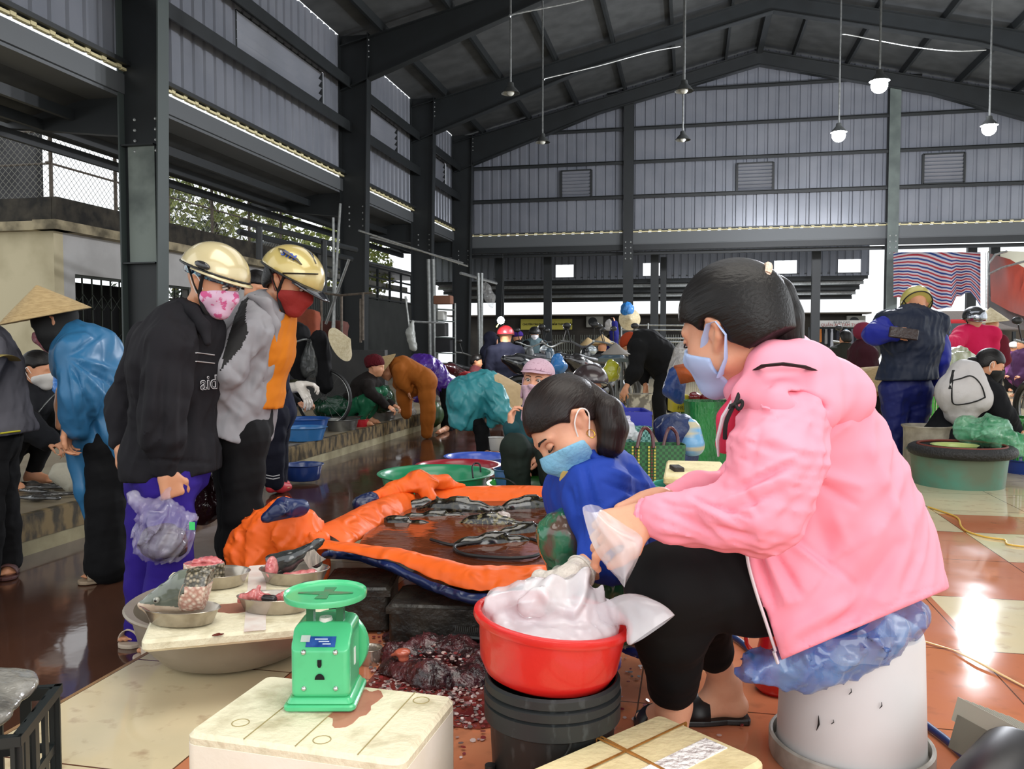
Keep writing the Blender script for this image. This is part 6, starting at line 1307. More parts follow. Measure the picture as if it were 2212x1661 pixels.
 b = MB(); b.ball(onh(610, 545, .004)[0], .008, 10, 6); b.build('white_disc', mat('white_disc', 'd6d6d0', rough=.4), h, True)
 b = MB(); b.tube([onh(x_, y_, .002)[0] for x_, y_ in ((655, 535), (672, 548), (682, 570))], [.003, .009, .003], 8, flat=.15); b.build('dark_vent', M_SMOKE, h, True)
 b = MB(); P = [onh(x_, 590 + (x_ - 610) * .03, .003)[0] for x_ in (612, 630, 650, 668, 684)]; b.tube(P, .010, 8, flat=.3); b.build('visor_band', M_BLACKR, h, True)
woman_grey()
J = dict(neck=at(545, 660, 6.2), hip=at(598, 890, 6.4), shR=at(520, 690, 6.1), shL=at(560, 690, 6.4), elR=at(515, 760, 6.1), wrR=at(540, 830, 6.1), hpR=at(592, 900, 6.3), hpL=at(602, 900, 6.5), knR=at(592, 975, 6.3), knL=at(600, 975, 6.5), anR=at(592, 1040, 6.35), anL=at(600, 1038, 6.5))
J['elL'] = at(600, 770, 6.4); J['wrL'] = at(612, 840, 6.3)
HDN = Head(at(552, 622, 6.1), D(.7, .4, -.5), D(.3, -.9, 0))
pp = person('person in navy tracksuit behind the gold helmet women, red soled shoe showing', J, D(.9, 0, -.3), HDN, top=cloth('navy_jacket', '15182c'), bottom=cloth('navy_track_trousers', '12131f'), hem=.075, wide=.015, feet={'R': fl(622, 1056, AISLE + .03), 'L': fl(618, 1050, AISLE + .03)}, shoes=(mat('coral_shoe', 'b52a33', rough=.5), 'LR', 'shoe'), leg_to=1.0, hands={'L': (D(0, 1, 0), D(-1, 0, 0), 1), 'R': (D(0, 1, 0), D(1, 0, 0), 1)})
HDN.hair(pp['body'], M_HAIR, res=.01); b = MB()
for dy in (0, 6): b.tube([at(574, 1026 + dy, 6.22), at(590, 1029 + dy, 6.2), at(604, 1026 + dy, 6.24)], .004, 5)
b.build('white_hem_stripe', mat('white_stripe', 'a9a7a8'), pp['body'], True)
M_CAPE = cloth('blue_rain_cape', '2f6a94', 1, 9, rough=.42, col2='245a80', scale=4, amt=.7, spec=.4)
def woman_cape():
 hd = Head(at(118, 700, 4.05), D(-.86, .42, -.18), D(-.42, -.9, 0), 1.0)
 J = dict(neck=at(152, 730, 4.08), chest=at(185, 790, 4.10), hip=at(238, 930, 4.12), waist=at(215, 850, 4.12), shL=at(165, 760, 3.92), shR=at(165, 755, 4.28), elL=at(160, 850, 3.85), wrL=at(150, 920, 3.9), elR=at(140, 850, 4.3), wrR=at(130, 920, 4.25),
    hpL=at(232, 960, 4.04), hpR=at(245, 960, 4.22), knL=at(228, 1090, 4.02), knR=at(255, 1090, 4.22), anL=at(232, 1222, 4.04), anR=at(262, 1205, 4.25))
 tl = fl(178, 1255, AISLE + .015); tr = fl(225, 1228, AISLE + .015)
 sp_ = person('woman in conical hat and blue rain cape leaning forward at the left', J, D(-.95, .2, -.1), hd, res=.008, skin=SK2, top=cloth('mauve_blouse', '8d7078'), top_g=.0, sleeves='', bottom=M_BLKT, hem=.105, wide=.035, leg_to=.97, noise=.006, hands={'L': (D(-.2, .9, 0), D(1, 0, 0), 1)}, feet={'L': tl, 'R': tr}, topname='blouse')
 body = sp_['body']; q = S(.006); hd.add(q, .012, ears=False, nose=False); q.cap(hd.p(-.02, 0, -.05), hd.p(-.05, 0, -.16), .065, .075, .03); q.ell(hd.p(.10, 0, -.015), (.05, .055, .035), hd.fr, .01, 's'); q.build('black_head_wrap', M_STRAP, body)
 hd.eyes(body); hd.mask(body, mat('red_dotted_mask', 'a9838a', rough=.8, col2='8a2f3c', scale=60, amt=.9), res=.005, back=.012, puff=.018, straps=False)
 axh = D(-.19, -.97, -.12); ht = hd.cone_hat(body, rad=.205, h=.15, axis=axh, off=(.02, 0, .052))
 b = MB(); b.tube([hd.p(.01, .09, .07), hd.p(.03, .08, -.03), hd.p(.04, .03, -.11)], .004, 6); b.build('chin_cord', M_STRAP, ht, True)
 q = S(.008)
 q.chain([at(150, 722, 4.06), at(185, 765, 4.08), at(222, 850, 4.10), at(240, 940, 4.12), at(258, 1030, 4.12)], [.075, .155, .170, .155, .10], .05, _Fh, 1.0); q.cap(at(165, 760, 3.93), at(170, 760, 4.28), .09, k=.05); q.chain([at(168, 765, 3.92), at(170, 850, 3.86), at(165, 925, 3.9)], [.09, .085, .06], .04); q.cap(at(238, 950, 4.08), at(276, 1055, 4.08), .14, .05, .05)
 q.chain([at(140, 745, 4.0), at(150, 830, 3.98), at(158, 950, 4.0), at(180, 1060, 4.02), at(196, 1140, 4.04)], [.04, .05, .055, .045, .012], .03)
 q.noise(.006, 10, 3, (1, 1, .5)); q.noise(.007, 9, 5, (1, 1, .35), True); a, b_ = at(150, 960, 4.0), at(290, 1060, 4.0)
 cp = q.build('rain_cape', M_CAPE, body); sculpt(cp, [(150, 772, 250, 800, 6, .014), (150, 774, 240, 830, 5, -.014), (150, 776, 230, 860, 6, .014), (150, 778, 200, 890, 5, -.014), (150, 778, 170, 920, 6, .012), (150, 770, 220, 720, 6, -.012), (200, 880, 260, 1010, 10, .014), (180, 860, 230, 1000, 9, -.014), (240, 840, 270, 960, 9, -.012)])
 q = S(.006); q.ell(at(150, 770, 3.86), (.022, .02, .02)); q.cap(at(150, 770, 3.86), at(128, 760, 3.86), .012, .022); q.cap(at(150, 772, 3.86), at(140, 800, 3.86), .012, .024); q.noise(.004, 50, 3); q.build('knot', M_CAPE, cp)
 for an, t_ in (('anL', tl), ('anR', tr)): sandal(J[an], t_, mat('worn_beige_sandal', '8e7c66', rough=.6), body)
woman_cape()
J = dict(neck=at(-70, 740, 4.0), hip=at(-20, 930, 4.0), chest=at(-52, 790, 4.0), waist=at(-32, 870, 4.0), shR=at(-60, 760, 4.16), shL=at(-40, 765, 3.82), elL=at(-70, 860, 3.76), wrL=at(-110, 930, 3.76), elR=at(-80, 860, 4.2), wrR=at(-120, 930, 4.2), hpL=at(-28, 960, 3.93), hpR=at(-10, 960, 4.1), knL=at(-30, 1110, 3.9), knR=at(5, 1090, 4.1), anL=at(-28, 1240, 3.95), anR=at(22, 1215, 4.15))
fL, fR = fl(-40, 1282, AISLE + .015), fl(12, 1248, AISLE + .015)
HDL = Head(at(-120, 700, 4.0), D(-.85, .4, -.1), D(-.4, -.9, 0))
pp = person('person in grey jacket with yellow band, cut off by the left photo edge', J, D(-.95, .2, -.2), HDL, res=.008, top=cloth('slate_grey_jacket', '56555c', fold=.5), bottom=cloth('black_jeans', '121214', fold=.6, fscale=14), hem=.058, wide=0, top_g=.05, hands={'L': (D(-.6, .8, 0), D(0, 0, 1), 1)}, feet={'L': fL, 'R': fR}, leg_to=.98, hemz=(at(20, 938, 4.0), D(.10, 1, 0)), wid=1.05, flat=.95)
jk = pp['top']; HDL.hair(pp['body'], M_HAIR, res=.008)
def on(o, px, py, off=.003, dflt=4.0):
 r = (at(px, py, 1.0) - CAM).normalized(); hit, loc, n_, i_ = o.ray_cast(CAM, r); return loc + n_ * off if hit else at(px, py, dflt)
b = MB(); b.tube([on(jk, x_, y_) for x_, y_ in ((-16, 772), (0, 768), (14, 770), (24, 778))], .040, 8, flat=.12); b.build('mustard_band', mat('mustard_band', '8f7f45', rough=.8), jk, True)
b = MB(); b.tube([on(jk, x_, 936 - x_ * .12) for x_ in (0, 10, 20, 32, 42)], .009, 6, flat=.5); b.build('yellow_hem', mat('yellow_hem', 'b5ad2a', rough=.7), jk, True)
for an, t_ in (('anL', fL), ('anR', fR)): sandal(J[an], t_, mat('maroon_sandal', '4b2a28', rough=.6), pp['body'])
def crouch(label, hx, hy, d, s=1.0, face='l', top=None, bottom=None, hood=None, zf=None, lean=.3, res=.014, group=None, headup=None, arms=True, skin=None, headd=None, knees=True, **k):
 """squatting figure; hx,hy is the head centre, d its distance; face: l r f b"""
 f = {'l': D(-1, .15, -.1), 'r': D(1, .15, -.1), 'f': D(.1, .15, -1), 'b': D(.1, .1, 1)}[face]; fh = V((f.x, f.y, 0)).normalized(); side = fh.cross(_U)
 hp = at(hx, hy, d); g = zf; sc_ = min(1.0, max(.7, (hp.z - g) / .80)) * s
 neck = hp - fh * .06 * s - _U * .15 * s; hip = V((hp.x, hp.y, 0)) - fh * (.12 + lean * .5) * s; hip.z = g + .17 * s
 sh = lambda e: neck + side * .16 * s * e - _U * .06 * s
 kn = lambda e: V((hip.x, hip.y, g)) + fh * .38 * s + side * .14 * s * e + _U * min(.46 * s, max(.2, neck.z - g - .15)); an = lambda e: V((hip.x, hip.y, g)) + fh * .20 * s + side * .14 * s * e + _U * .07 * s
 wr = lambda e: V((kn(e).x, kn(e).y, 0)) + fh * .12 * s - side * .03 * e + _U * max(g + .2 * s, kn(e).z - .14 * s)
 J = dict(neck=neck, hip=hip, shR=sh(1), shL=sh(-1), elR=sh(1).lerp(kn(1), .55) + side * .05 - _U * .03, elL=sh(-1).lerp(kn(-1), .55) - side * .05 - _U * .03, wrR=wr(1), wrL=wr(-1),
    hpR=hip + side * .09, hpL=hip - side * .09, knR=kn(1), knL=kn(-1), anR=an(1), anL=an(-1))
 hd = Head(hp, headd or f, headup or (_U + fh * .25), s)
 tz = g + .012
 sp_ = person(label, J, fh, hd, res=res, skin=skin, top=top, bottom=bottom, k=s, hands={'R': (fh + V((0, 0, -.4)), -_U, -1), 'L': (fh + V((0, 0, -.4)), -_U, 1)}, feet={'R': V((an(1).x, an(1).y, tz)) + fh * .17, 'L': V((an(-1).x, an(-1).y, tz)) + fh * .17}, group=group, noise=k.pop('noise', .008), **k)
 return sp_, hd
sp_, hd = crouch('figure in black zipped jacket crouching on the far platform behind the blue cape', 85, 800, 5.4, face='r', top=cloth('black_padded_jacket', '1a1b1f', fold=.7, fscale=12), bottom=cloth('black_cord_trousers', '0f0f10'), zf=FARP, lean=.5, top_g=.045)
hd.hair(sp_['body'], M_HAIR, res=.008); hd.mask(sp_['body'], mat('white_mask', 'c9c5c0', rough=.8), res=.007)
b = MB(); b.tube([on(sp_['top'], x_, y_, .004, 5.2) for x_, y_ in ((72, 905), (85, 885), (98, 870), (112, 856), (126, 846))], .006, 6, flat=.5); b.build('zip', M_GALV, sp_['top'], True)
q = S(.012); q.cap(at(140, 800, 5.0), at(138, 835, 5.0), .055, .06); q.noise(.012, 20, 4); tag(q.build('plastic_bag', mat('bright_blue_bag', '2f78c9', rough=.3, bump=.8, bscale=18)), 'bright blue bag behind the neck opening of the rain cape', 'bag')
# ================================================================== vendors on the far platform
M_OLIVE = cloth('olive_trousers', '2a2a1a'); M_DKB = cloth('dark_brown_jacket', '1c1715', fold=.6)
sp_, hd = crouch('vendor with white hood and white gloves in blue boots behind the blue basins', 606, 770, 8.8, s=1.05, face='r', top=cloth('black_jacket_b', '121214'), bottom=M_OLIVE, zf=FARP, lean=.35, res=.014, shoes=(mat('blue_rubber_boot', '1d4c96', rough=.35), 'LR', 'boot'))
bd = sp_['body']; F_ = sp_['F']; mg = mat('white_latex_glove', 'd8cfc4', rough=.4)
q = S(.012); hd.add(q, .02, ears=False, nose=False); q.cap(hd.p(0, 0, -.08), hd.p(.03, 0, -.25), .09, .075, .04); q.ell(hd.p(.10, 0, -.0), (.05, .06, .04), hd.fr, .01, 's'); q.noise(.006, 18, 3); q.build('white_hood', cloth('white_cotton_hood', 'a5a29e'), bd)
wl = at(648, 836, 8.5); q = S(.007); q.cap(at(628, 838, 8.6), wl, .055, .05); hand(q, wl, D(.5, .8, 0), D(-.6, .5, .4), 1, curl=.25, k=1.5); hand(q, at(655, 828, 8.55), D(.9, .1, 0), D(0, .9, 0), 1, curl=.5, k=1.3); q.build('white_gloves', mg, bd)
def wheel(c, r, ax, m_t, parent, spokes=18, tr=.016):
 ax = V(ax).normalized(); x = cr(ax, (0.1, .2, 1)); y = ax.cross(x); b = MB()
 b.tube([c + (x * math.cos(a) + y * math.sin(a)) * r for a in [2 * math.pi * i / 40 for i in range(41)]], tr, 8); o = b.build('tyre', m_t, parent, True)
 b = MB(); b.tube([c + (x * math.cos(a) + y * math.sin(a)) * (r - tr - .006) for a in [2 * math.pi * i / 40 for i in range(41)]], .007, 6)
 for i in range(spokes): a = 2 * math.pi * i / spokes; b.tube([c + ax * (.02 if i % 2 else -.02), c + (x * math.cos(a) + y * math.sin(a)) * (r - tr - .004)], .0014, 4)
 b.tube([c - ax * .04, c + ax * .04], .018, 8); b.build('rim_and_spokes', M_GALV, o, True); return o
def bicycle():
 c = at(700, 855, 9.3); c.z = FARP + .33; ax = D(.25, 0, 1); d = cr(ax, _U)
 t = thing('bicycle', 'old bicycle parked behind the white gloved vendor, hat and bag hung on it', 'bicycle', (c.x, c.y, FARP)); wheel(c, .32, ax, M_BLACKR, t); wheel(c - d * 1.02, .32, ax, M_BLACKR, t)
 b = MB(); hb = c - d * .12 + _U * .62; st = c - d * .18 + _U * .45; se = c - d * .75 + _U * .50; bb = c - d * .58 - _U * .04
 for a, b_ in ((c, hb), (st, bb), (bb, se), (se, c - d * 1.02), (bb, c - d * 1.02), (st, se)): b.tube([a, b_], .014, 8)
 b.build('frame', M_DARK, t, True); b = MB(); b.tube([hb - ax * .26 - d * .08, hb - ax * .18 + _U * .03, hb, hb + ax * .18 + _U * .03, hb + ax * .26 - d * .08], .011, 8); b.build('handlebar', M_GALV, t, True)
 b = MB(); b.ball(se + _U * .08, (.13, .08, .04), 14, 8); b.build('saddle', M_BLACKR, t, True)
 hc = at(735, 744, 9.1); axh = D(.86, -.42, -.30); x = cr(axh, _U); y = axh.cross(x); R = Matrix((x, y, axh)).transposed(); b = MB(); b.lathe([(.20, 0), (.10, .07), (.004, .14), (.002, .13), (.10, .062), (.196, -.003), (.20, 0)], hc, 32, R=R); o = b.build('conical_hat', M_PALM2, None, True); tag(o, 'conical hat with red lining pattern hung upright on the bicycle', 'hat')
 b = MB()
 for i in range(5): b.ball(hc - axh * .003 + x * .06 * math.cos(i * 1.3) + y * .06 * math.sin(i * 1.3), (.035, .02, .012), 8, 5, R=R)
 b.build('red_motif', mat('red_motif', '9c3a34', rough=.8), o, True)
 q = S(.015); q.chain([c - d * .12 + _U * .58, c - d * .15 + _U * .35], [.10, .15], .05); q.noise(.02, 12, 3); tag(q.build('plastic_bag', film('smoky_bag', '6d6f6d', .6, .15, 14)), 'smoky clear bag hanging from the bicycle handlebar', 'bag')
 q = S(.015); q.chain([c - d * .30 + _U * .70, c - d * .36 + _U * .40, c - d * .34 + _U * .1], [.13, .17, .14], .06); q.cap(c - d * .05 + _U * .66, c + d * .02 + _U * .15, .10, .10); q.noise(.02, 12, 9); tag(q.build('jacket', cloth('black_raincoat', '0e0e10')), 'black raincoat draped over the bicycle beside the hat', 'coat')
bicycle()
sp_, hd = crouch('vendor in maroon knitted hat and dark jacket with green bag on the knees', 812, 792, 9.6, face='r', top=M_DKB, bottom=cloth('green_plastic_apron', '1f5a3e', fold=1, rough=.25), zf=FARP, lean=.45, res=.015, headup=_U + D(1, 0, 0) * .5)
q = S(.012); q.ell(hd.p(-.02, 0, .04), (.115, .10, .105), hd.fr, .03); q.cut(hd.p(.02, 0, .01), -hd.u + hd.f * .35); q.ell(hd.p(-.1, 0, .06), (.05, .05, .05), None, .03); q.noise(.004, 30, 3); q.build('knitted_hat', cloth('maroon_knit', '4f0d16', fold=.9, fscale=40), sp_['body'])
def bent(label, J, bf, head, top, bottom, zf=0, **k):
 return person(label, J, bf, head, top=top, bottom=bottom, **k)
M_MUST = cloth('mustard_brown_suit', '93521a', fold=.5, fscale=8)
d = 10.2
hd = Head(at(836, 800, d), D(-.8, .6, 0), D(-.6, -.8, 0), 1.0)
J = dict(neck=at(858, 795, d), chest=at(875, 797, d), waist=at(895, 806, d), hip=at(917, 820, d), shL=at(862, 800, d - .16), shR=at(862, 796, d + .16), elL=at(864, 822, d - .14), wrL=at(884, 842, d - .05), elR=at(862, 830, d + .14), wrR=at(880, 848, d + .1), hpL=at(915, 825, d + .08), hpR=at(920, 825, d - .08), knL=at(872, 850, d + .1), anL=at(877, 893, d + .1), knR=at(925, 885, d - .08), anR=at(922, 936, d - .05))
pp = person('person in mustard brown suit bending down with one foot on the far kerb', J, D(-.7, .7, 0), hd, res=.013, top=M_MUST, bottom=M_MUST, hem=.07, wide=.01, leg_to=1.0, hands={'L': (D(0, 1, 0), D(1, 0, 0), 1)}, feet={'L': at(868, 903, d + .1), 'R': fl(912, 945, AISLE + .015)}, top_g=.03, bot_g=.03, skin=SK2)
hd.cone_hat(pp['body'], rad=.20, h=.16, axis=D(-.55, -.25, -.8) if False else D(-.75, -.62, -.2), off=(-.01, 0, .05))
d = 11.2
M_PURC = mat('purple_rain_cape', '3d1a74', rough=.35, bump=.9, bscale=14, col2='4d2590', scale=4)
hd = Head(at(893, 800, d), D(-.9, .4, 0), D(-.3, -.95, 0)); J = dict(neck=at(905, 790, d), hip=at(962, 830, d), chest=at(925, 798, d), waist=at(945, 812, d), shL=at(910, 795, d - .16), shR=at(910, 790, d + .16), elL=at(912, 830, d - .2), wrL=at(905, 855, d - .15), hpL=at(962, 835, d - .08), hpR=at(968, 835, d + .08), knL=at(966, 880, d - .08), knR=at(972, 878, d + .08), anL=at(966, 925, d - .08), anR=at(972, 922, d + .08), elR=at(912, 830, d + .2), wrR=at(905, 850, d + .2))
person('person in purple rain cape bending behind the mustard brown suit', J, D(-.8, .6, 0), hd, res=.015, top=M_PURC, bottom=M_BLKT, hem=.08, wide=.01, top_g=.06, leg_to=.98, hands={'L': (D(0, 1, 0), D(1, 0, 0), 1)}, feet={'L': fl(945, 938, AISLE + .015), 'R': fl(955, 934, AISLE + .015)}, noise=.02, nscale=9)
d = 8.6
M_TEAL = cloth('teal_rain_cape', '2b7c84', 1, 9, rough=.38, col2='3f959b', scale=5, amt=.8, spec=.5)
hd = Head(at(1098, 858, d), D(.75, .65, -.1), D(.65, -.75, 0), 1.0)
J = dict(neck=at(1078, 840, d), chest=at(1052, 838, d), waist=at(1020, 850, d), hip=at(1005, 872, d), shR=at(1070, 845, d - .17), shL=at(1072, 838, d + .17), elR=at(1085, 890, d - .2), wrR=at(1112, 922, d - .2), elL=at(1092, 885, d + .2), wrL=at(1118, 925, d + .1), hpR=at(1005, 885, d - .08), hpL=at(1010, 885, d + .08), knR=at(1040, 930, d - .08), knL=at(1042, 930, d + .1), anR=at(1045, 978, d - .05), anL=at(1050, 972, d + .1))
pp = person('person in translucent teal rain cape and conical hat bending to the right', J, D(.6, .8, 0), hd, res=.012, top=cloth('teal_blouse', '2b7f86'), bottom=M_BLKT, hem=.075, leg_to=1, hands={'R': (D(.5, .8, 0), D(0, 0, 1), 1)}, feet={'R': fl(1075, 990, AISLE + .015), 'L': fl(1080, 985, AISLE + .015)})
q = S(.013); q.chain([at(1085, 835, d), at(1050, 840, d), at(1015, 862, d), at(1000, 905, d - .05)], [.10, .19, .24, .16], .08, _Fh, 1.0); q.chain([at(1070, 850, d - .18), at(1082, 890, d - .22), at(1106, 920, d - .22)], [.12, .10, .06], .05); q.cap(at(1075, 880, d - .1), at(1060, 915, d - .1), .14, .06, .06); q.cut(at(1020, 928, d), D(-.18, 1, 0)); q.noise(.014, 7, 3); q.noise(.014, 8, 6, (1, 1, .6), True); q.build('rain_cape', M_TEAL, pp['body'])
hd.cone_hat(pp['body'], rad=.25, h=.16, axis=D(.80, -.52, -.25), off=(-.02, 0, .03), m=mat('palm_leaf_hat_light', 'b99f78', rough=.8, col2='a58b63', scale=20, amt=.5)); hd.mask(pp['body'], _M['white_mask'], res=.008)
def woman_cap():
 d = 4.9; M_CAPP = mat('pale_pink_speckled_cotton', 'c0a0ae', rough=.9, col2='8a5f72', scale=90, amt=.8, contrast=(.6, .68)); up = D(.08, -1, 0)
 hd = Head(at(1160, 823, d), D(-.30, -.06, -.95), up, 1.0)
 J = dict(neck=at(1172, 880, d + .06), hip=at(1200, 1020, d + .15), chest=at(1185, 930, d + .08), waist=at(1195, 985, d + .1), shR=at(1118 + 15, 912, d + .05), shL=at(1235, 905, d + .12), elR=at(1122, 975, d - .15), wrR=at(1105, 925, d - .25), elL=at(1230, 980, d - .1), wrL=at(1180, 985, d - .3),
    hpR=at(1175, 1020, d + .1), hpL=at(1225, 1020, d + .1), knR=at(1112, 968, d - .35), knL=at(1190, 985, d - .45), anR=at(1120, 1085, d - .30), anL=at(1200, 1085, d - .35))
 mg = cloth('dark_green_trousers', '1a241f', fold=.6)
 pp = person('woman in pale pink cap and face cloth looking at the camera', J, D(-.25, 0, -.97), hd, res=.008, skin=SK1, top=cloth('dark_teal_jacket', '1c3f45'), bottom=mg, hem=.075, leg_to=1, hands={'R': (D(-.1, -.9, 0), D(.8, 0, 0), 1, dict(curl=.6)), 'L': (D(-.8, .3, 0), D(0, 1, 0), 1)}, feet={'R': fl(1110, 1115, .015), 'L': fl(1195, 1120, .015)}, bot_g=.022)
 bd = pp['body']; hd.eyes(bd)
 q = S(.005); hd.add(q, .010, ears=False, nose=True); q.cap(hd.p(.05, 0, -.09), hd.p(.04, .03, -.22), .045, .035, .03); q.cap(hd.p(-.01, 0, -.06), hd.p(-.03, 0, -.16), .07, .085, .03); q.cut(hd.p(.09, 0, -.026), hd.u - hd.f * .2); q.noise(.002, 40, 3); q.build('face_cloth', M_CAPP, bd)
 q = S(.005); hd.add(q, .014, ears=False, nose=False); q.ell(hd.p(-.02, 0, .052), (.108, .092, .078), hd.fr, .02); q.cut(hd.p(.03, 0, .045), -hd.u + hd.f * .30); q.ell(hd.p(.13, 0, -.03), (.09, .085, .095), hd.fr, .008, 's'); cp = q.build('cap', M_CAPP, bd)
 P = []
 for i in range(9):
  a = math.radians(-72 + 144 * i / 8); P.append([hd.p((.088 + .055 * j / 3 * math.cos(a) ** .5) * math.cos(a) + .0, (.086 + .012 * j / 3) * math.sin(a), .064 - .014 * (j / 3) * math.cos(a) - .010 * abs(math.sin(a))) for j in range(4)])
 b = MB(); b.sheet(P, .004); b.build('cap_peak', M_CAPP, cp, True, angle=180)
 for e in (-1, 1):
  q = S(.005); q.cap(hd.p(-.01, .082 * e, -.0), hd.p(-.02, .088 * e, -.09), .018, .022, .02, hd.r, .5); q.build('side_flap', M_CAPP, cp)
 q = S(.006); q.chain([at(1160, 872, d - .05), at(1190, 850, d + .02), at(1205, 862, d + .05)], [.03, .04, .03]); q.build('white_scarf', cloth('white_scarf', 'c8c4cc'), bd)
woman_cap()
M_RBL = cloth('bright_blue_workwear', '1e2a8c', fold=.7, fscale=8)
sp_, hd = crouch('figure in bright blue jacket and brown helmet crouching with back turned', 1272, 835, 6.3, s=1.05, face='b', top=M_RBL, bottom=M_RBL, zf=0.0, lean=.25, res=.012, headd=D(-.6, .2, .75), top_g=.07, wid=1.1)
hd.helmet(sp_['body'], mat('brown_black_helmet', '2c2324', rough=.25, coat=.5, col2='4a3d3e', scale=9, amt=.7), res=.009, k2=1.08, low=-.03)
b = MB(); b.tube([on(sp_['top'], x_, y_, .006, 6.2) for x_, y_ in ((1308, 850), (1312, 866), (1308, 882), (1298, 898))], .020, 6, flat=.2); b.build('shoulder_strap', M_STRAP, sp_['top'], True)
q = S(.01); q.ell(hd.p(-.02, 0, -.10), (.10, .095, .06), hd.fr, .02); q.noise(.004, 20, 2); q.build('collar', M_RBL, sp_['top'])
d = 8.9; M_BK = cloth('black_shirt', '0a0a0b', fold=.5)
hd = Head(at(1362, 745, d), D(-.75, .65, -.1), D(-.65, -.75, 0)); J = dict(neck=at(1380, 745, d), chest=at(1398, 752, d), waist=at(1425, 768, d), hip=at(1440, 790, d), shR=at(1378, 752, d - .17), shL=at(1380, 748, d + .17), elR=at(1372, 800, d - .22), wrR=at(1352, 838, d - .25), elL=at(1388, 800, d + .15), wrL=at(1395, 838, d + .05), hpR=at(1440, 800, d - .09), hpL=at(1445, 800, d + .09), knR=at(1422, 860, d - .12), knL=at(1452, 860, d + .12), anR=at(1430, 922, d - .1), anL=at(1458, 918, d + .1))
pp = person('figure in black with rust orange cap bending over the dirty bucket', J, D(-.6, .8, 0), hd, res=.012, skin=SK2, top=M_BK, bottom=M_BK, hem=.08, leg_to=.85, sleeve_to=.62, cuff=.05, top_g=.04, hands={'R': (D(-.4, .9, 0), D(.7, 0, .7), 1, dict(curl=.3)), 'L': (D(-.1, 1, 0), D(-.7, 0, .7), 1)}, feet={'R': fl(1415, 935, .015), 'L': fl(1445, 930, .015)}, shoes=(mat('mud_brown_boot', '2d221b', rough=.35), 'LR', 'boot'), wid=1.15, flat=.95)
q = S(.01); q.ell(hd.p(-.015, 0, .045), (.108, .095, .09), hd.fr); q.cut(hd.p(.02, 0, .022), -hd.u + hd.f * .2); q.cap(hd.p(.10, -.04, .03), hd.p(.10, .04, .03), .035, k=.01, n=hd.u, fl=.25); q.build('cap', cloth('rust_cap', '8a3216'), pp['body'])
hd.mask(pp['body'], _M['white_mask'], res=.008)
# ================================================================== far people in the middle
def stand(label, hx, hy, d, face, top, bottom, g=AISLE, s=1.0, cap=None, bag=None, res=.018, group=None, seated=False, arm_up=False, k2={}):
 f = {'l': D(-1, 0, -.1), 'r': D(1, 0, -.1), 'f': D(0, 0, -1), 'b': D(0, 0, 1)}[face]; fh = V((f.x, f.y, 0)).normalized(); side = fh.cross(_U); hp = at(hx, hy, d); H = hp.z - g
 s = s if seated else min(1.12, max(.9, H / 1.48)); neck = hp - _U * .15 * s - fh * .02; hip = neck - _U * .52 * s
 J = dict(neck=neck, hip=hip, shR=neck + side * .165 * s - _U * .06, shL=neck - side * .165 * s - _U * .06)
 for n, e in (('R', 1), ('L', -1)):
  J['el' + n] = J['sh' + n] + side * .05 * e - _U * .27 * s - fh * .03; J['wr' + n] = J['el' + n] + fh * .16 - _U * .12 - side * .06 * e; J['hp' + n] = hip + side * .09 * e
  if seated: J['kn' + n] = J['hp' + n] + fh * .38 * s + side * .06 * e; J['an' + n] = J['kn' + n] - _U * max(.12, J['kn' + n].z - g - .08)
  else: J['kn' + n] = V((J['hp' + n].x, J['hp' + n].y, g + (hip.z - g) * .52)) + fh * .02; J['an' + n] = V((J['hp' + n].x, J['hp' + n].y, g + .08))
 if arm_up: J['elL'] = J['shL'] + _U * .25 - side * .1; J['wrL'] = J['elL'] + _U * .26
 J.update(k2); hd = Head(hp, f + V((0, 0, -.1)), _U, s)
 pp = person(label, J, fh, hd, res=res, top=top, bottom=bottom, k=s, hem=.08, leg_to=.98, top_g=.045, group=group, hands={'R': (fh, -_U, 1), 'L': (fh if not arm_up else _U, -_U if not arm_up else fh, 1)}, feet={'R': V((J['anR'].x, J['anR'].y, g + .02)) + fh * .17, 'L': V((J['anL'].x, J['anL'].y, g + .02)) + fh * .17}); return pp, hd
M_DN = cloth('dark_navy_coat', '0e1020', fold=.5)
pp, hd = stand('figure in dark navy coat with red helmet seen from behind, under the burning light', 1092, 728, 13.0, 'b', M_DN, M_BLKT, g=AISLE, s=1.15, seated=True); hd.helmet(pp['body'], mat('red_helmet', '8e2026', rough=.3), res=.014, k2=1.05, strap=False)
pp, hd = stand('dark hooded figure left of the red helmet', 1062, 735, 13.6, 'r', M_DN, M_BLKT, seated=True, s=1.1); q = S(.016); hd.add(q, .02, ears=False, nose=False); q.cap(hd.p(0, 0, -.06), hd.p(-.05, 0, -.18), .1, .12); q.ell(hd.p(.1, 0, -.02), (.06, .06, .06), None, .01, 's'); q.build('hood', M_DN, pp['body'])
pp, hd = stand('woman with black helmet and white mask facing the camera in the distance', 1155, 722, 15.6, 'f', cloth('grey_teal_vest', '5a6e74'), M_BLKT, s=1.05); hd.helmet(pp['body'], M_BLACKR, res=.014, k2=1.1, strap=False); hd.mask(pp['body'], mat('clean_white_mask', 'e6e4ea', rough=.8), res=.009); hd.eyes(pp['body'])
for e in (-1, 1):
 q = S(.016); F_ = pp['F'].J; n = 'R' if e == 1 else 'L'; q.chain([F_['sh' + n], F_['el' + n], F_['wr' + n]], [.085, .07, .05]); q.chain([F_['sh' + n] + D(0, 0, -1) * .05, F_['hp' + n] + D(0, 0, -1) * .07], [.085, .085], .03); q.build('open_jacket_front', M_BLKT, pp['body'])
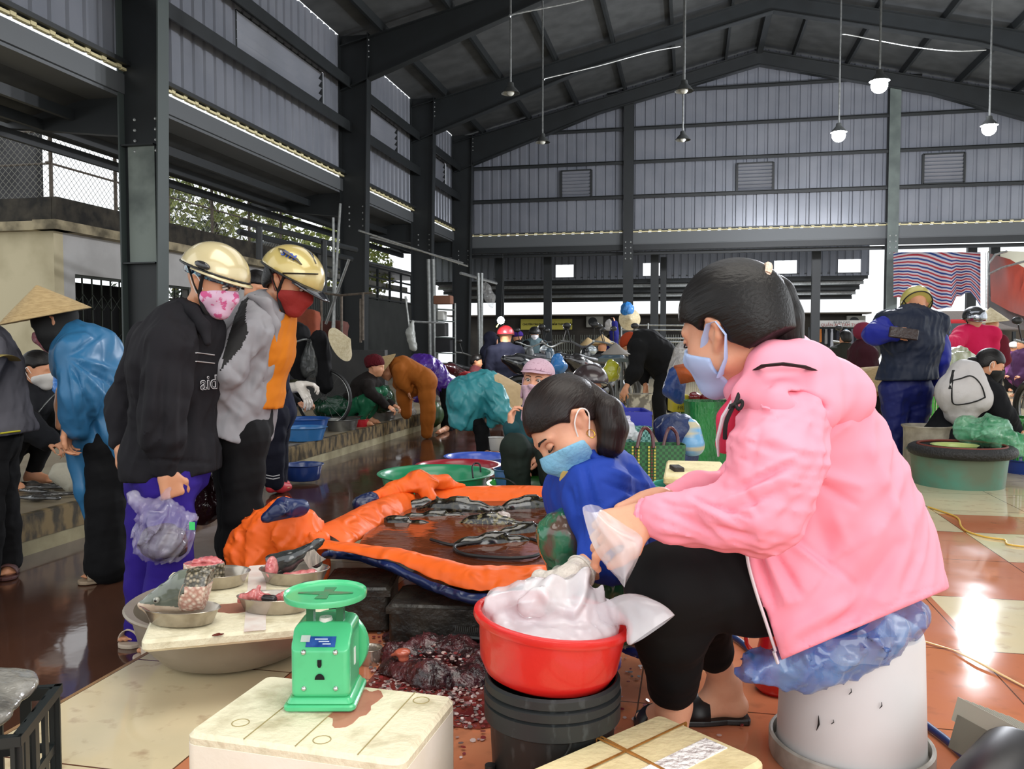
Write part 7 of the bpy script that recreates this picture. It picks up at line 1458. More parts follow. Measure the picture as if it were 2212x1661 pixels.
pp, hd = stand('figure with violet cap between the red helmet and the white mask', 1118, 728, 16.5, 'l', M_BLKT, M_BLKT, s=1.0); q = S(.014); q.ell(hd.p(-.01, 0, .04), (.11, .10, .09), hd.fr); q.cut(hd.p(0, 0, .01), -hd.u); q.build('cap', cloth('violet_cap', '3a2370'), pp['body'])
pp, hd = stand('small seated figure in dull red at the foot of the far light', 1030, 782, 13.0, 'r', cloth('dull_red_blouse', '4e2226'), M_BLKT, s=.9, seated=True); hd.hair(pp['body'], M_HAIR, res=.014)
pp, hd = stand('figure in indigo raincoat lifting a bag high in the far middle', 1318, 735, 16.0, 'l', cloth('indigo_raincoat', '1a1c62'), M_BLKT, arm_up=True, s=1.0); hd.hair(pp['body'], M_HAIR, res=.014)
q = S(.014); q.ell(pp['F'].J['wrL'] + D(-.5, .2, 0) * .1, (.09, .06, .12), None, .04); q.noise(.015, 18, 3); tag(q.build('plastic_bag', mat('pale_grey_bag', '9a9896', rough=.3, bump=1, bscale=15)), 'pale bag held up by the indigo raincoat figure', 'bag')
pp, hd = stand('small far figure under a pale conical hat at the left of two hats', 1272, 752, 16.8, 'l', cloth('violet_blouse', '1d1638'), M_BLKT, s=.95, seated=True); hd.cone_hat(pp['body'], rad=.2, h=.15)
pp, hd = stand('far figure in black under the larger tan conical hat', 1301, 752, 15.0, 'b', M_BLKT, M_BLKT, s=.95, seated=True); hd.cone_hat(pp['body'], rad=.23, h=.18)
# ================================================================== people on the right
def man_navy():
 d = 6.8; M_NVJ = cloth('navy_rain_jacket', '1b2233', fold=.7, fscale=9, rough=.5); M_BLU = cloth('blue_rain_trousers', '171d55', fold=.6, fscale=8, rough=.5)
 hd = Head(at(1980, 660, d + .08), D(.1, .75, .7), D(.1, -.7, .7), 1.0)
 J = dict(neck=at(1972, 696, d), chest=at(1970, 740, d - .02), waist=at(1965, 790, d), hip=at(1958, 830, d), shL=at(1918, 700, d), shR=at(2020, 705, d), elL=at(1895, 745, d - .08), wrL=at(1932, 748 - 28, d - .24), elR=at(2028, 775, d), wrR=at(2018, 830, d + .1), hpL=at(1935, 845, d), hpR=at(1980, 845, d), knL=at(1935, 920, d), knR=at(1978, 920, d + .05), anL=at(1937, 985, d), anR=at(1980, 985, d + .1))
 J['elL'] = at(1890, 722, d - .10); J['wrL'] = at(1935, 722, d - .26)
 pp = person('man in navy jacket and yellow helmet seen from behind, hand on his back', J, D(0, 0, 1), hd, res=.010, skin=SK2, top=M_NVJ, bottom=M_BLU, hem=.085, leg_to=1, top_g=.065, bot_g=.03, top_low=.02, wid=1.15, sleeves='', hands={'L': (D(.95, .15, 0), D(0, 0, 1), 1, dict(curl=.5)), 'R': (D(0, 1, .2), D(-1, 0, 0), 1)}, feet={'L': fl(1935, 1000, .015), 'R': fl(1980, 998, .015)}, hemz=(at(1958, 820, d), D(.03, 1, 0)), noise=.012, nscale=10, cuff=.045)
 for n in 'LR':
  q = S(.010); J_ = pp['F'].J; q.chain([J_['sh' + n], J_['el' + n], J_['el' + n].lerp(J_['wr' + n], .9)], [.098, .088, .060], .03).noise(.010, 14, 3); q.build('blue_sleeve', cloth('blue_rain_sleeve', '1e2684', fold=.6, rough=.5), pp['body'])
 hd.helmet(pp['body'], mat('yellow_helmet', 'b8ad5e', rough=.3, coat=.4), res=.008, low=-.03, k2=1.06)
 q = S(.008); q.chain([at(1938, 694, d - .02), at(1960, 680, d - .04), at(1985, 680, d - .04), at(2008, 696, d - .02)], [.045, .055, .055, .045], .04, _U, .7); q.noise(.006, 25, 2); q.build('hood_collar', M_STRAP, pp['body'])
 b = MB(); c = at(1952, 720, d - .30); x = D(1, .13, 0); b.rbox(c, (.225, .035, .085), .015, Matrix((x, D(0, 0, 1), -x.cross(D(0, 0, 1)) * -1)).transposed()); tag(b.build('purse', mat('dark_brown_leather', '2b1d1a', rough=.35, bump=.4, bscale=40), None, True), 'dark brown leather purse held behind the back of the navy jacket man', 'purse')
man_navy()
M_BWP = cloth('black_jacket_c', '101114', fold=.5)
def backpack_woman():
 d = 6.4; hd = Head(at(2140, 790, d), D(.85, .45, -.1), D(.45, -.87, 0), 1.0)
 sp_, _h = crouch('woman in black and white backpack jacket crouching at the right edge, black mask', 2140, 790, d, s=1.0, face='r', top=M_BWP, bottom=M_BWP, zf=0, lean=.5, res=.010, headd=D(.9, .4, -.15), headup=D(.4, -.9, 0), top_g=.04, skin=SK2)
 hd = _h; bd = sp_['body']; hd.mask(bd, M_STRAP, res=.007); hd.hair(bd, M_HAIR, res=.007, tail=([hd.p(-.10, 0, .0), hd.p(-.13, 0, -.03), hd.p(-.12, 0, -.08)], [.03, .04, .03])); hd.eyes(bd, closed=True)
 q = S(.009); q.chain([at(2085, 810, d - .12), at(2070, 850, d - .14), at(2075, 885, d - .12)], [.12, .15, .12], .05); q.cap(at(2100, 830, d - .2), at(2110, 860, d - .2), .10, .11, .05); q.noise(.006, 14, 2)
 o = q.build('backpack', mat('white_ripstop', 'b4b0ae', rough=.6, bump=.4, bscale=14)); tag(o, 'white backpack with black trim on the back of the crouching woman', 'bag')
 b = MB()
 for pts in (((2058, 822), (2075, 818), (2095, 812), (2110, 820), (2122, 838), (2128, 858)), ((2058, 822), (2056, 850), (2060, 872), (2085, 872), (2110, 866), (2128, 858)), ((2060, 800), (2055, 822), (2052, 840))):
  b.tube([on(o, x_, y_, .002, d - .2) for x_, y_ in pts], .010, 6, flat=.5)
 b.build('black_trim', M_STRAP, o, True)
backpack_woman()
M_HOT = cloth('hot_pink_jacket', 'c11a4b', fold=.6, fscale=7)
pp, hd = stand('woman in hot pink jacket and silver visor helmet behind the stall at the right', 2104, 690, 9.2, 'f', M_HOT, M_BLKT, g=0.0, s=1.05, res=.014, k2=dict(elR=at(2062, 745, 9.0), wrR=at(2032, 738, 8.7), shR=at(2078, 722, 9.2), shL=at(2142, 722, 9.2)))
h_, c_, fr_ = hd.helmet(pp['body'], M_BLACKR, res=.010, k2=1.08, low=-.03, visor=(mat('silver_visor', '8d9096', rough=.1, metal=.9), .10)); hd.mask(pp['body'], mat('skin_tone_mask', 'b98a6c', rough=.8), res=.009); hd.eyes(pp['body'])
b = MB(); P = [[c_ + fr_[0] * .142 * math.cos(a) * math.cos(e) + fr_[1] * .122 * math.sin(a) * math.cos(e) + fr_[2] * (.13 * math.sin(e) - .01) for e in [math.radians(-12 + 13 * j) for j in range(5)]] for a in [math.radians(-70 + 20 * i) for i in range(8)]]; b.sheet(P, .004); b.build('face_shield', _M['silver_visor'], h_, True, angle=180)
pp, hd = stand('person with conical hat just behind the hot pink jacket', 2142, 705, 11.2, 'l', cloth('dark_red_coat', '5a1522'), M_BLKT, g=0, res=.016); hd.cone_hat(pp['body'], rad=.21, h=.19, m=M_PALM2)
pp, hd = stand('person in maroon hood and blue mask left of the navy jacket man', 1868, 722, 8.6, 'r', cloth('maroon_jacket', '34101a'), M_BLKT, g=0, s=.95, seated=True, res=.014); hd.mask(pp['body'], mat('blue_mask_b', '2f6f94', rough=.8), res=.009); q = S(.012); hd.add(q, .016, ears=False, nose=False); q.cut(hd.p(.03, 0, .0), -hd.u + hd.f * 1.2); q.build('maroon_hood', cloth('rose_hood', '6e2236'), pp['body'])
pp, hd = stand('dark grey figure bending right in front of the clothes stall', 1826, 732, 11.0, 'b', cloth('olive_grey_jacket', '24251f'), M_BLKT, g=0, s=1.0, res=.016); hd.hair(pp['body'], M_HAIR, res=.014)
q = S(.02); q.chain([pp['F'].J['neck'] - _U * .1, pp['F'].J['neck'] + D(1, .1, 0) * .30], [.15, .16], .05, n=_Fh, fl=.7); q.build('bulky_grey_back', cloth('grey_fleece', '3c3c38'), pp['body'])
sp_, hd = crouch('vendor hidden under a tan conical hat beside the navy jacket man', 1893, 832, 7.9, s=.95, face='l', top=M_DKB, bottom=M_BWP, zf=0, lean=.3, res=.014); hd.cone_hat(sp_['body'], rad=.23, h=.17, axis=D(.25, -.85, -.45), off=(0, 0, .04))
pp, hd = stand('white sun hat figure far away at the right edge', 2190, 752, 17, 'f', cloth('lilac_coat', '6a3a66'), M_BLKT, g=0, res=.02); hd.helmet(pp['body'], mat('white_helmet', 'b8b4ae', rough=.4), res=.014, strap=False)
pp, hd = stand('small figure in violet far away, nearest the right edge', 2207, 745, 15, 'l', cloth('dark_violet_coat', '3c2140'), M_BLKT, g=0, res=.02); hd.hair(pp['body'], M_HAIR, res=.016)
# ================================================================== lamps
def lamp(label, px, py, lit, conduit=1.3):
 z = 5.2; r = (at(px, py, 1.0) - CAM); p = CAM + r * ((z - CAM_Z) / r.z)
 t = thing('pendant_lamp', label, 'lamp', p); top = roof_z(p.x) - .35
 b = MB(); b.tube([p + _U * .12, V((p.x, p.y, top))], .018, 8); b.build('drop_rod', M_GALV, t, True)
 b = MB(); b.lathe([(.03, .13), (.05, .12), (.06, .06), (.10, .02), (.155, -.05), (.158, -.055), (.152, -.05), (.095, .015), (.045, .05), (.03, .10)], p, 28); b.build('shade', mat('enamel_lamp_shade', '4b4d4c', rough=.35, metal=.5), t, True)
 if lit:
  b = MB(); b.ball(p - _U * .115, .128, 20, 12); b.build('bulb', mat('burning_bulb', 'ffffff', emit='ffffff', estr=60), t, True)
  l = bpy.data.lights.new('bulb_light', 'POINT'); l.energy = 700; l.shadow_soft_size = .16; l.color = (.90, .93, 1.0); o = bpy.data.objects.new('bulb_light', l); COL.objects.link(o); o.location = p - _U * .42
 else:
  b = MB(); b.ball(p - _U * .03, .065, 16, 10); b.build('bulb', mat('unlit_bulb', 'b6b8b2', rough=.15), t, True)
 return p
lamp('unlit pendant lamp furthest left in the nearer row', 1103, 195, False); lamp('small unlit pendant lamp furthest left in the farther row', 1172, 302, False)
lamp('unlit pendant lamp hanging in the middle of the nearer row', 1478, 190, False); lamp('unlit pendant lamp directly below the middle one, farther off', 1475, 297, False)
lamp('burning pendant lamp highest in the picture', 1900, 168, True); lamp('burning pendant lamp left of the grey post, lower', 1812, 280, True); lamp('burning pendant lamp nearest the right edge', 2137, 265, True)
for lab, pts in (('thin conduit along the rafter above the nearer lamp row', [(1103, 36, 13.5), (1112, 30, 13.6), (1240, 4, 14.2), (1300, -14, 14.4)]), ('thin conduit feeding the farther lamp row across the roof', [(1176, 172, 16.9), (1184, 168, 17), (1290, 143, 17.4), (1400, 113, 17.7), (1470, 100, 17.8)]), ('thin conduit between the burning lamps below the roof', [(1816, 78, 16.6), (1826, 74, 16.7), (1900, 88, 16.8), (1980, 102, 17), (2060, 110, 17), (2130, 108, 17)])):
 b = MB(); b.tube([at(*p) for p in pts], .014, 6); tag(b.build('conduit', M_GALV, None, True), lab, 'conduit')
p = at(1082, 692, 12.6); t = thing('bare_bulb', 'glaring white bare bulb over the red helmet', 'lamp', p); b = MB(); b.ball(p, .055, 16, 10); b.build('bulb', mat('glaring_bulb', 'ffffff', emit='fff6e6', estr=80), t, True)
b = MB(); b.tube([p, p + D(-.4, .6, 0) * .12], .008, 6); b.build('cable', mat('yellow_cable', '8a7a2c'), t, True)
b = MB(); b.tube([p, at(1086, 600, 14), at(1086, 548, 16)], .005, 6); b.build('flex', M_DARK, t, True)
l = bpy.data.lights.new('bulb_light', 'POINT'); l.energy = 60; l.shadow_soft_size = .06; o = bpy.data.objects.new('bulb_light', l); COL.objects.link(o); o.location = p - D(0, 0, 1) * .12
# ================================================================== outside on the left
XBD = -9.6; Y0 = onx(120, 700, XBD).y
def leftside():
 t = thing('building', 'cream building with a folding grille door and mossy parapet at the left', 'building', (XBD, Y0, FARP))
 zt = onx(124, 500, XBD).z; zd = onx(162, 592, XBD).z; ya = onx(162, 592, XBD).y; yb = ya + 3.2; Y1 = 19.5
 b = MB(); b.box((XBD - .1, (Y0 + ya) / 2, (zt + FARP) / 2), (.2, ya - Y0, zt - FARP)); b.box((XBD - .1, (ya + Y1) / 2, (zt + zd) / 2), (.2, Y1 - ya, zt - zd)); b.box((XBD - .1, (yb + Y1) / 2, (zd + FARP) / 2), (.2, Y1 - yb, zd - FARP)); b.build('side_wall', M_WHITEP, t)
 b = MB(); b.box((XBD - 3.99, Y0 + .09, (zt + FARP) / 2), (8, .2, zt - FARP + .004)); b.build('front_wall', M_CREAM, t)
 b = MB(); b.box((XBD - 4.0, Y0 + .05, zt + .07), (8.4, .4, .14)); b.box((XBD + .01, (Y0 + Y1) / 2 + .01, zt + .073), (.4, Y1 - Y0 + .43, .146)); b.build('cornice', mat('dirty_cornice', '9c9074', rough=.9, col2='4a4334', scale=3, amt=.9, contrast=(.4, .65)), t)
 b = MB(); b.box((XBD - 4.1, Y0 + .1, zt + .32), (8.2, .26, .38)); b.box((XBD - .05, (Y0 + Y1) / 2 + .02, zt + .325), (.27, Y1 - Y0 + .09, .385)); b.build('parapet', M_MOSS, t)
 b = MB(); b.box((XBD - 4, (Y0 + Y1) / 2, zt + .03), (8, Y1 - Y0, .06)); b.build('flat_roof', M_MOSS, t)
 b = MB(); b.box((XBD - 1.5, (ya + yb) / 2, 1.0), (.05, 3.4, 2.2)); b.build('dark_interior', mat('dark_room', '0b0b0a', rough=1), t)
 def grille(parent, x, y0, y1, z0, z1, m, n=14, nm='grille_door'):
  g = MB()
  for i in range(n + 1): g.box((x, y0 + (y1 - y0) * i / n, (z0 + z1) / 2), (.02, .022, z1 - z0))
  for zz in (z0 + .35, z0 + 1.0, z0 + 1.62):
   for i in range(n):
    a = y0 + (y1 - y0) * i / n; c_ = y0 + (y1 - y0) * (i + 1) / n; g.bar((x + .02, a, zz + .12), (x + .02, c_, zz - .12), .008, .014, up=V((1, 0, 0))); g.bar((x + .025, a, zz - .12), (x + .025, c_, zz + .12), .008, .014, up=V((1, 0, 0)))
  g.box((x, (y0 + y1) / 2, z1 - .02), (.05, y1 - y0, .05)); g.box((x, (y0 + y1) / 2, z0 + .02), (.05, y1 - y0, .04)); return g.build(nm, m, parent)
 gd = grille(t, XBD - .06, ya, yb, FARP, zd, mat('dark_green_grille', '2b2f28', rough=.6, metal=.3))
 b = MB(); b.box((XBD + .0, ya + (yb - ya) * .37, (zd + FARP) / 2), (.04, .10, zd - FARP - .05)); b.box((XBD + .02, ya + (yb - ya) * .37 + .12, (zd + FARP) / 2), (.03, .04, zd - FARP - .05)); b.build('shiny_lock_rail', mat('shiny_rail', 'a8a8a4', rough=.25, metal=.8), gd)
 zp = zt + .5
 f = thing('chain_link_fence', 'rusty chain link fence and posts on top of the cream building', 'fence', (XBD, Y0, zp)); b = MB()
 for yy in [Y0 + .1 + 1.5 * i for i in range(6)]: b.tube([(XBD - .1, yy, zp), (XBD - .1, yy, zp + 1.05)], .03, 6)
 for xx in [XBD - .1 - 1.25 * i for i in range(5)]: b.tube([(xx, Y0 + .1, zp), (xx, Y0 + .1, zp + 1.15)], .028, 6)
 for z_ in (.55, 1.05): b.tube([(XBD - .1, Y0, zp + z_), (XBD - .1, Y0 + 7.6, zp + z_)], .018, 6); b.tube([(XBD - .1, Y0 + .1, zp + z_), (XBD - 5, Y0 + .1, zp + z_)], .018, 6)
 b.build('posts_and_rails', mat('rusty_pipe', '5d5348', rough=.7, col2='32281f', scale=20, amt=.7), f, True); b = MB()
 for (ox, oy, dx, dy, L) in ((XBD - .12, Y0 + .1, 0, 1, 7.5), (XBD - .1, Y0 + .08, -1, 0, 5)):
  n = int(L / .11); h = 1.05
  for i in range(-10, n):
   for sg in (1, -1):
    a0 = i * .11; a1 = a0 + h; z0_, z1_ = (0, h) if sg > 0 else (h, 0)
    if a1 < 0 or a0 > L: continue
    lo = max(0, a0); hi = min(L, a1); fz = lambda a: z0_ + (z1_ - z0_) * (a - a0) / h
    b.tube([(ox + dx * lo, oy + dy * lo, zp + fz(lo)), (ox + dx * hi, oy + dy * hi, zp + fz(hi))], .004, 3)
 b.build('mesh', mat('wire_mesh', '77756c', rough=.6, metal=.3), f)
 def tree(label, c, r, seed, m):
  rs = random.Random(seed); t_ = thing('tree', label, 'tree', (c[0], c[1], AISLE)); b = MB(); cv = V(c); b.tube([V((c[0], c[1], AISLE)), cv - _U * r * .4, cv + V((rs.uniform(-.5, .5), 0, r * .4))], [.14, .1, .04], 8); b.build('trunk', mat('bark', '2a231c', rough=.9), t_, True)
  b = MB()
  for i in range(2400):
   a = V((rs.gauss(0, 1), rs.gauss(0, 1), rs.gauss(0, .8))).normalized() * r * rs.uniform(.4, 1.0) ** .5; p = cv + a; s_ = rs.uniform(.08, .17); x = V((rs.gauss(0, 1), rs.gauss(0, 1), rs.gauss(0, 1))).normalized(); y = cr(x, (rs.random(), 1, rs.random())); b.add([p - x * s_, p + y * s_ * .4, p + x * s_, p - y * s_ * .4], [(0, 1, 2, 3)])
  b.build('foliage', m, t_)
 tree('leafy bright tree behind the chain link fence', (XBD - 3.5, 22, 4.3), 2.2, 1, mat('leaf_painted_lit', '6a7a34', rough=.6, col2='9a9a50', scale=3, amt=.8)); tree('darker tree further left behind the fence', (XBD - 7, 25, 4.0), 2.2, 2, mat('leaf_painted_shaded', '2e3a20', rough=.7)); tree('tree behind the far end of the fence', (XBD - 2.5, 28, 3.6), 1.9, 3, _M['leaf_painted_lit'])  # lit and shaded leaf copies: the light is put into their colours
 h = thing('house', 'dark grey house front with a dark window beyond the fence', 'house', (XBD - 6, 16.5, FARP)); b = MB(); b.box((XBD - 7.6, 16.5, 3.4), (5.8, .2, 7)); b.build('wall', mat('dark_render', '3b3a3b', rough=.9, col2='201f20', scale=2, amt=.7), h); b = MB(); b.box((XBD - 6.6, 16.36, 4.3), (1.1, .08, 1.3)); b.build('window', mat('dark_pane', '0c0d10', rough=.2), h)
 s_ = thing('shuttered_row', 'row of dark shuttered stalls with barred windows beyond the scaffold', 'building', (XBD, 24, FARP)); b = MB(); b.box((XBD - .1, 25.6, 1.2), (.15, 12.2, 2.35)); b.build('shutter_wall', mat('dark_shutter', '3b3d3b', rough=.6, metal=.2, col2='262827', scale=2, amt=.6), s_)
 grille(s_, XBD + .02, 20.2, 23.2, FARP, 2.4, mat('grey_grille', '5a5d59', rough=.5, metal=.4), 22, 'sliding_grille'); b = MB()
 for yy in [19.6 + i * 1.1 for i in range(11)]: b.box((XBD, yy, 2.85), (.06, .07, 1.0))
 for z_ in (2.4, 2.75, 3.05, 3.35): b.box((XBD, 25.2, z_), (.07, 11.4, .05))
 b.build('clerestory_bars', M_STEEL, s_); b = MB(); b.box((XBD - 1.2, 25, 3.45), (2.6, 12, .06)); b.build('roof_edge', M_SOFF, s_)
 b = MB(); b.box((XBD - .9, 25, 3.0), (.06, 11, .22)); b.box((XBD - .9, 25, 2.6), (.06, 11, .16)); b.build('back_panels', mat('pale_back_panel', '7d7b74', rough=.8), s_)
leftside()
def rails(label, segs, name='pipe_frame', r=.018, m=None, cat='frame'):
 p0 = at(*segs[0][0]); t = thing(name, label, cat, p0)
 for s_ in segs:
  b = MB(); b.tube([at(*q) for q in s_], r, 6); b.build('pipe', m or M_GALV, t, True)
 return t
rails('rusty pipe railing standing behind the gold visor helmet', [[(694, 632, 12.5), (694, 740, 12.5)], [(738, 640, 12.3), (738, 735, 12.3)], [(779, 645, 12), (779, 740, 12)], [(690, 632, 12.5), (735, 638, 12.3), (805, 632, 12)], [(784, 632, 12), (784, 735, 12)]], name='railing', m=mat('rusty_pipe', '5d5348'))
rails('tall thin poles leaning beside the second steel column', [[(720, 470, 13), (722, 720, 13)], [(735, 440, 13), (718, 720, 12.8)], [(754, 560, 12.4), (704, 700, 12.6)]], name='poles', r=.02)
rails('long clothes line pipe crossing in front of the third column', [[(775, 498, 14), (1010, 575, 17)], [(800, 512, 15), (1000, 568, 17)]], name='pipe_rail')
rails('low dark beam frame under the canopy behind the helmets', [[(520, 478, 13), (770, 540, 15)], [(515, 500, 13), (760, 560, 15)], [(560, 490, 13), (560, 560, 13)], [(700, 520, 14), (700, 640, 14)]], name='beam_frame', r=.05, m=M_STEEL)
rails('pair of silver pipes strapped along the third left column', [[(926, 560, 17.5), (930, 780, 17.5)], [(936, 560, 17.5), (940, 780, 17.5)]], name='drain_pipes', r=.04)
rails('pair of thin silver pipes right of the far left corner column', [[(1033, 590, 18.5), (1036, 765, 18.5)], [(1041, 590, 18.6), (1040, 765, 18.6)], [(995, 590, 18), (1072, 612, 20)]], name='pipes', r=.035)
q = S(.03); q.box(at(662, 700, 12.4), (.20, .12, .22), None, .05, .02); q.noise(.02, 8, 3); tag(q.build('cloth_bale', mat('dusty_orange_cloth', '7e3a22', rough=.9, col2='5a2717', scale=5, bump=.5, bscale=8)), 'dusty orange cloth bale stacked behind the gold visor helmet', 'bale')
q = S(.03); q.box(at(720, 718, 13.2), (.22, .15, .19), None, .05, .02); q.noise(.02, 8, 5); tag(q.build('cloth_bale', mat('dark_red_cloth', '4a241c', rough=.9)), 'darker brown bale inside the rusty pipe frame', 'bale')
b = MB(); c = at(655, 790, 12.5); b.box((c.x, c.y, .45), (2.6, .12, .85)); t = thing('low_wall', 'low dark grey block wall behind the bicycle', 'wall', (c.x, c.y, FARP)); b.build('blockwork', mat('dark_blockwork', '2c2c2c', rough=.9, col2='3b3a38', scale=5), t)
q = S(.015); q.chain([at(892, 695, 15), at(886, 720, 15), at(893, 750, 15)], [.03, .08, .07], .03); q.noise(.015, 14, 3); tag(q.build('plastic_bag', mat('white_hung_bag', '8f918c', rough=.4, bump=.7, bscale=9)), 'white plastic bag hanging from a rail before the third column', 'bag')
rails('thin rail carrying the white hanging bag', [[(885, 694, 15), (960, 698, 15.5)], [(876, 640, 15), (888, 740, 15)]], name='hanging_rail', r=.02)
def shelf():
 t = thing('shelf_unit', 'tall dark steel shelf with boxes left of the far corner column', 'shelf', at(962, 780, 16)); d = 16.0
 for px in (944, 983):
  b = MB(); q0 = at(px, 655, d); b.tube([q0, V((q0.x, q0.y, AISLE))], .02, 6); b.build('upright', M_GALV, t, True)
 for py in (668, 693, 728, 762, 784):
  b = MB(); a, c = at(944, py, d), at(983, py + 2, d); b.bar(a, c, .3, .02, up=V((0, 0, 1))); b.build('shelf_board', M_STEEL2, t)
 for (px, py, w_, h_, m, lab) in ((958, 648, .34, .16, mat('brown_carton', '6f4a38', rough=.9), 'brown carton on top of the steel shelf'), (955, 682, .13, .17, mat('white_tin', 'a9a9a4', rough=.5), 'white box on the second shelf of the steel unit'), (955, 712, .2, .26, M_BLACKR, 'black case on the third shelf of the steel unit'), (960, 745, .3, .28, mat('dark_bundle', '1d1d20', rough=.9), 'dark bundle on the fourth shelf of the steel unit')):
  c = at(px, py, d); b = MB(); b.rbox(c, (w_, .22, h_), .02); tag(b.build('storage_box', m, None, True), lab, 'box', 'things on the steel shelf')
shelf()
# ================================================================== shops across the lane
def shops():
 Y = 38.0; t = thing('shop_row', 'row of low dark shop fronts across the lane under white sky', 'building', (4, Y, AISLE)); zt = ony(1200, 683, Y).z
 x0, x1 = ony(985, 700, Y).x, ony(1862, 700, Y).x
 b = MB(); b.box(((x0 + x1) / 2, Y + .1, (zt + AISLE) / 2), (x1 - x0, .2, zt - AISLE)); b.build('front_wall', mat('shop_wall', '4a453d', rough=.9, col2='2c2926', scale=.8, amt=.9), t)
 b = MB(); b.box(((x0 + x1) / 2, Y - .35, zt + .02), (x1 - x0 + .4, 1.1, .06)); b.build('roof_edge', mat('rusty_eave', '4b4236', rough=.8), t)
 for i, (pa, pb) in enumerate(((1120, 1240), (1255, 1345), (1350, 1470), (1490, 1600))):
  a, c = ony(pa, 740, Y).x, ony(pb, 740, Y).x; g = MB(); n = 24; z1 = zt - .85
  for k in range(n + 1): g.box((a + (c - a) * k / n, Y - .03, (z1 + AISLE) / 2), (.035, .03, z1 - AISLE))
  for zz in (.25, .7, 1.15):
   for k in range(n): g.bar((a + (c - a) * k / n, Y - .05, zz + .1), (a + (c - a) * (k + 1) / n, Y - .05, zz - .1), .02, .02)
  g.build('grille_door', mat('silver_grille', '77796f', rough=.5, metal=.4), t)
 for px, lab in ((1285, 'air conditioner box on the dark shop wall beside the yellow banner'), (1848, 'air conditioner at the right end of the shop roof')):
  p = ony(px, 695, Y - .3); u = thing('air_conditioner', lab, 'appliance', p); b = MB(); b.rbox(p, (.75, .3, .5), .03); b.build('casing', mat('aged_white_casing', '8d8b80', rough=.6), u, True); b = MB(); b.lathe([(.001, -.0), (.2, 0), (.2, -.03), (.001, -.03)], p - V((.08, .16, 0)), 24, R=Matrix.Rotation(math.radians(90), 3, 'X')); b.build('fan_grille', M_DARK, u, True)
 a = ony(1125, 700, Y - .5); c = ony(1236, 700, Y - .5); z1 = ony(1180, 689, Y - .5).z; z0 = ony(1180, 712, Y - .5).z; bn = thing('banner', 'yellow banner with dark lettering on the shop front', 'banner', ((a.x + c.x) / 2, Y - .5, z0)); b = MB(); b.box(((a.x + c.x) / 2, Y - .5, (z0 + z1) / 2), (c.x - a.x, .02, z1 - z0)); s_ = b.build('sheet', mat('faded_yellow_sheet', 'a39a3c', rough=.8), bn)
 ink = mat('dark_ink', '23210f', rough=.9); H = z1 - z0
 w_ = c.x - a.x
 text('CHUYÊN BÁN BUÔN', H * .24, ((a.x + w_ * .27), Y - .52, (z0 + z1) / 2), (1, 0, 0), _U, ink, parent=s_, bold=.004); text('HÀN MẮM THÀNH PHẨM', H * .22, ((a.x + w_ * .76), Y - .52, (z0 + z1) / 2), (1, 0, 0), _U, ink, parent=s_, bold=.004)
 st = thing('clothes_stall', 'clothes stall with a white name board and a packed rail', 'stall', (ony(1820, 740, 30).x, 30, AISLE)); ya = 30.0; A = ony(1768, 700, ya); B = ony(1868, 700, ya)
 zb1, zb0 = ony(1820, 692, ya).z, ony(1820, 706, ya).z; b = MB(); b.box(((A.x + B.x) / 2, ya, (zb0 + zb1) / 2), (B.x - A.x, .04, zb1 - zb0)); o = b.build('name_board', mat('white_board', 'b5b2ac', rough=.7), st)
 text('BÀ BA CAM', .10, ((A.x + B.x) / 2, ya - .04, zb1 - .07), (1, 0, 0), _U, mat('grey_ink', '4e4a48'), parent=o); text('QUẦN ÁO TÂM THỨC', .13, ((A.x + B.x) / 2, ya - .04, zb0 + .06), (1, 0, 0), _U, mat('red_ink', '8a3a34'), parent=o)
 b = MB(); b.box((A.x - .3, ya, .65), (.06, .06, 1.8)); b.box((B.x + .1, ya, .65), (.06, .06, 1.8)); b.tube([(A.x - .3, ya - .1, zb0 - .05), (B.x + .1, ya - .1, zb0 - .05)], .02, 6); b.box(((A.x + B.x) / 2, ya + .3, .3), (B.x - A.x, .5, .5)); b.build('frame', M_STEEL, st)
 rs = random.Random(3); cols = ['9a5a2a', '1a1a1c', '6d6a68', '15151a', '8d8d90', '101012', '2a2a30', '3a2a2a', '17171a', '4a6a80', '0f0f10', '55555a', '1c1c20', '705a58', '141416', '3a3a40']
 for i, c_ in enumerate(cols):
  x = A.x + (B.x - A.x) * (i + .5) / len(cols); h = rs.uniform(.35, .75); q = MB(); q.rbox((x, ya - .1, zb0 - .07 - h / 2), (.11, .14, h), .03, taper=.8); q.bar((x - .09, ya - .1, zb0 - .16), (x + .09, ya - .1, zb0 - .16), .1, .12)
  nm = {'9a5a2a': 'rust', '6d6a68': 'grey', '8d8d90': 'pale grey', '4a6a80': 'blue', '705a58': 'dusty rose'}.get(c_)
  o_ = 'first second third fourth fifth sixth seventh eighth ninth tenth eleventh twelfth thirteenth fourteenth fifteenth sixteenth'.split()[i]; lab = '%s garment, %s from the left end of the stall rail' % (nm or 'dark', o_)
  tag(q.build('garment', cloth('garment_%s' % c_, c_), None, True), lab, 'clothes', 'clothes on the stall rail')
shops()
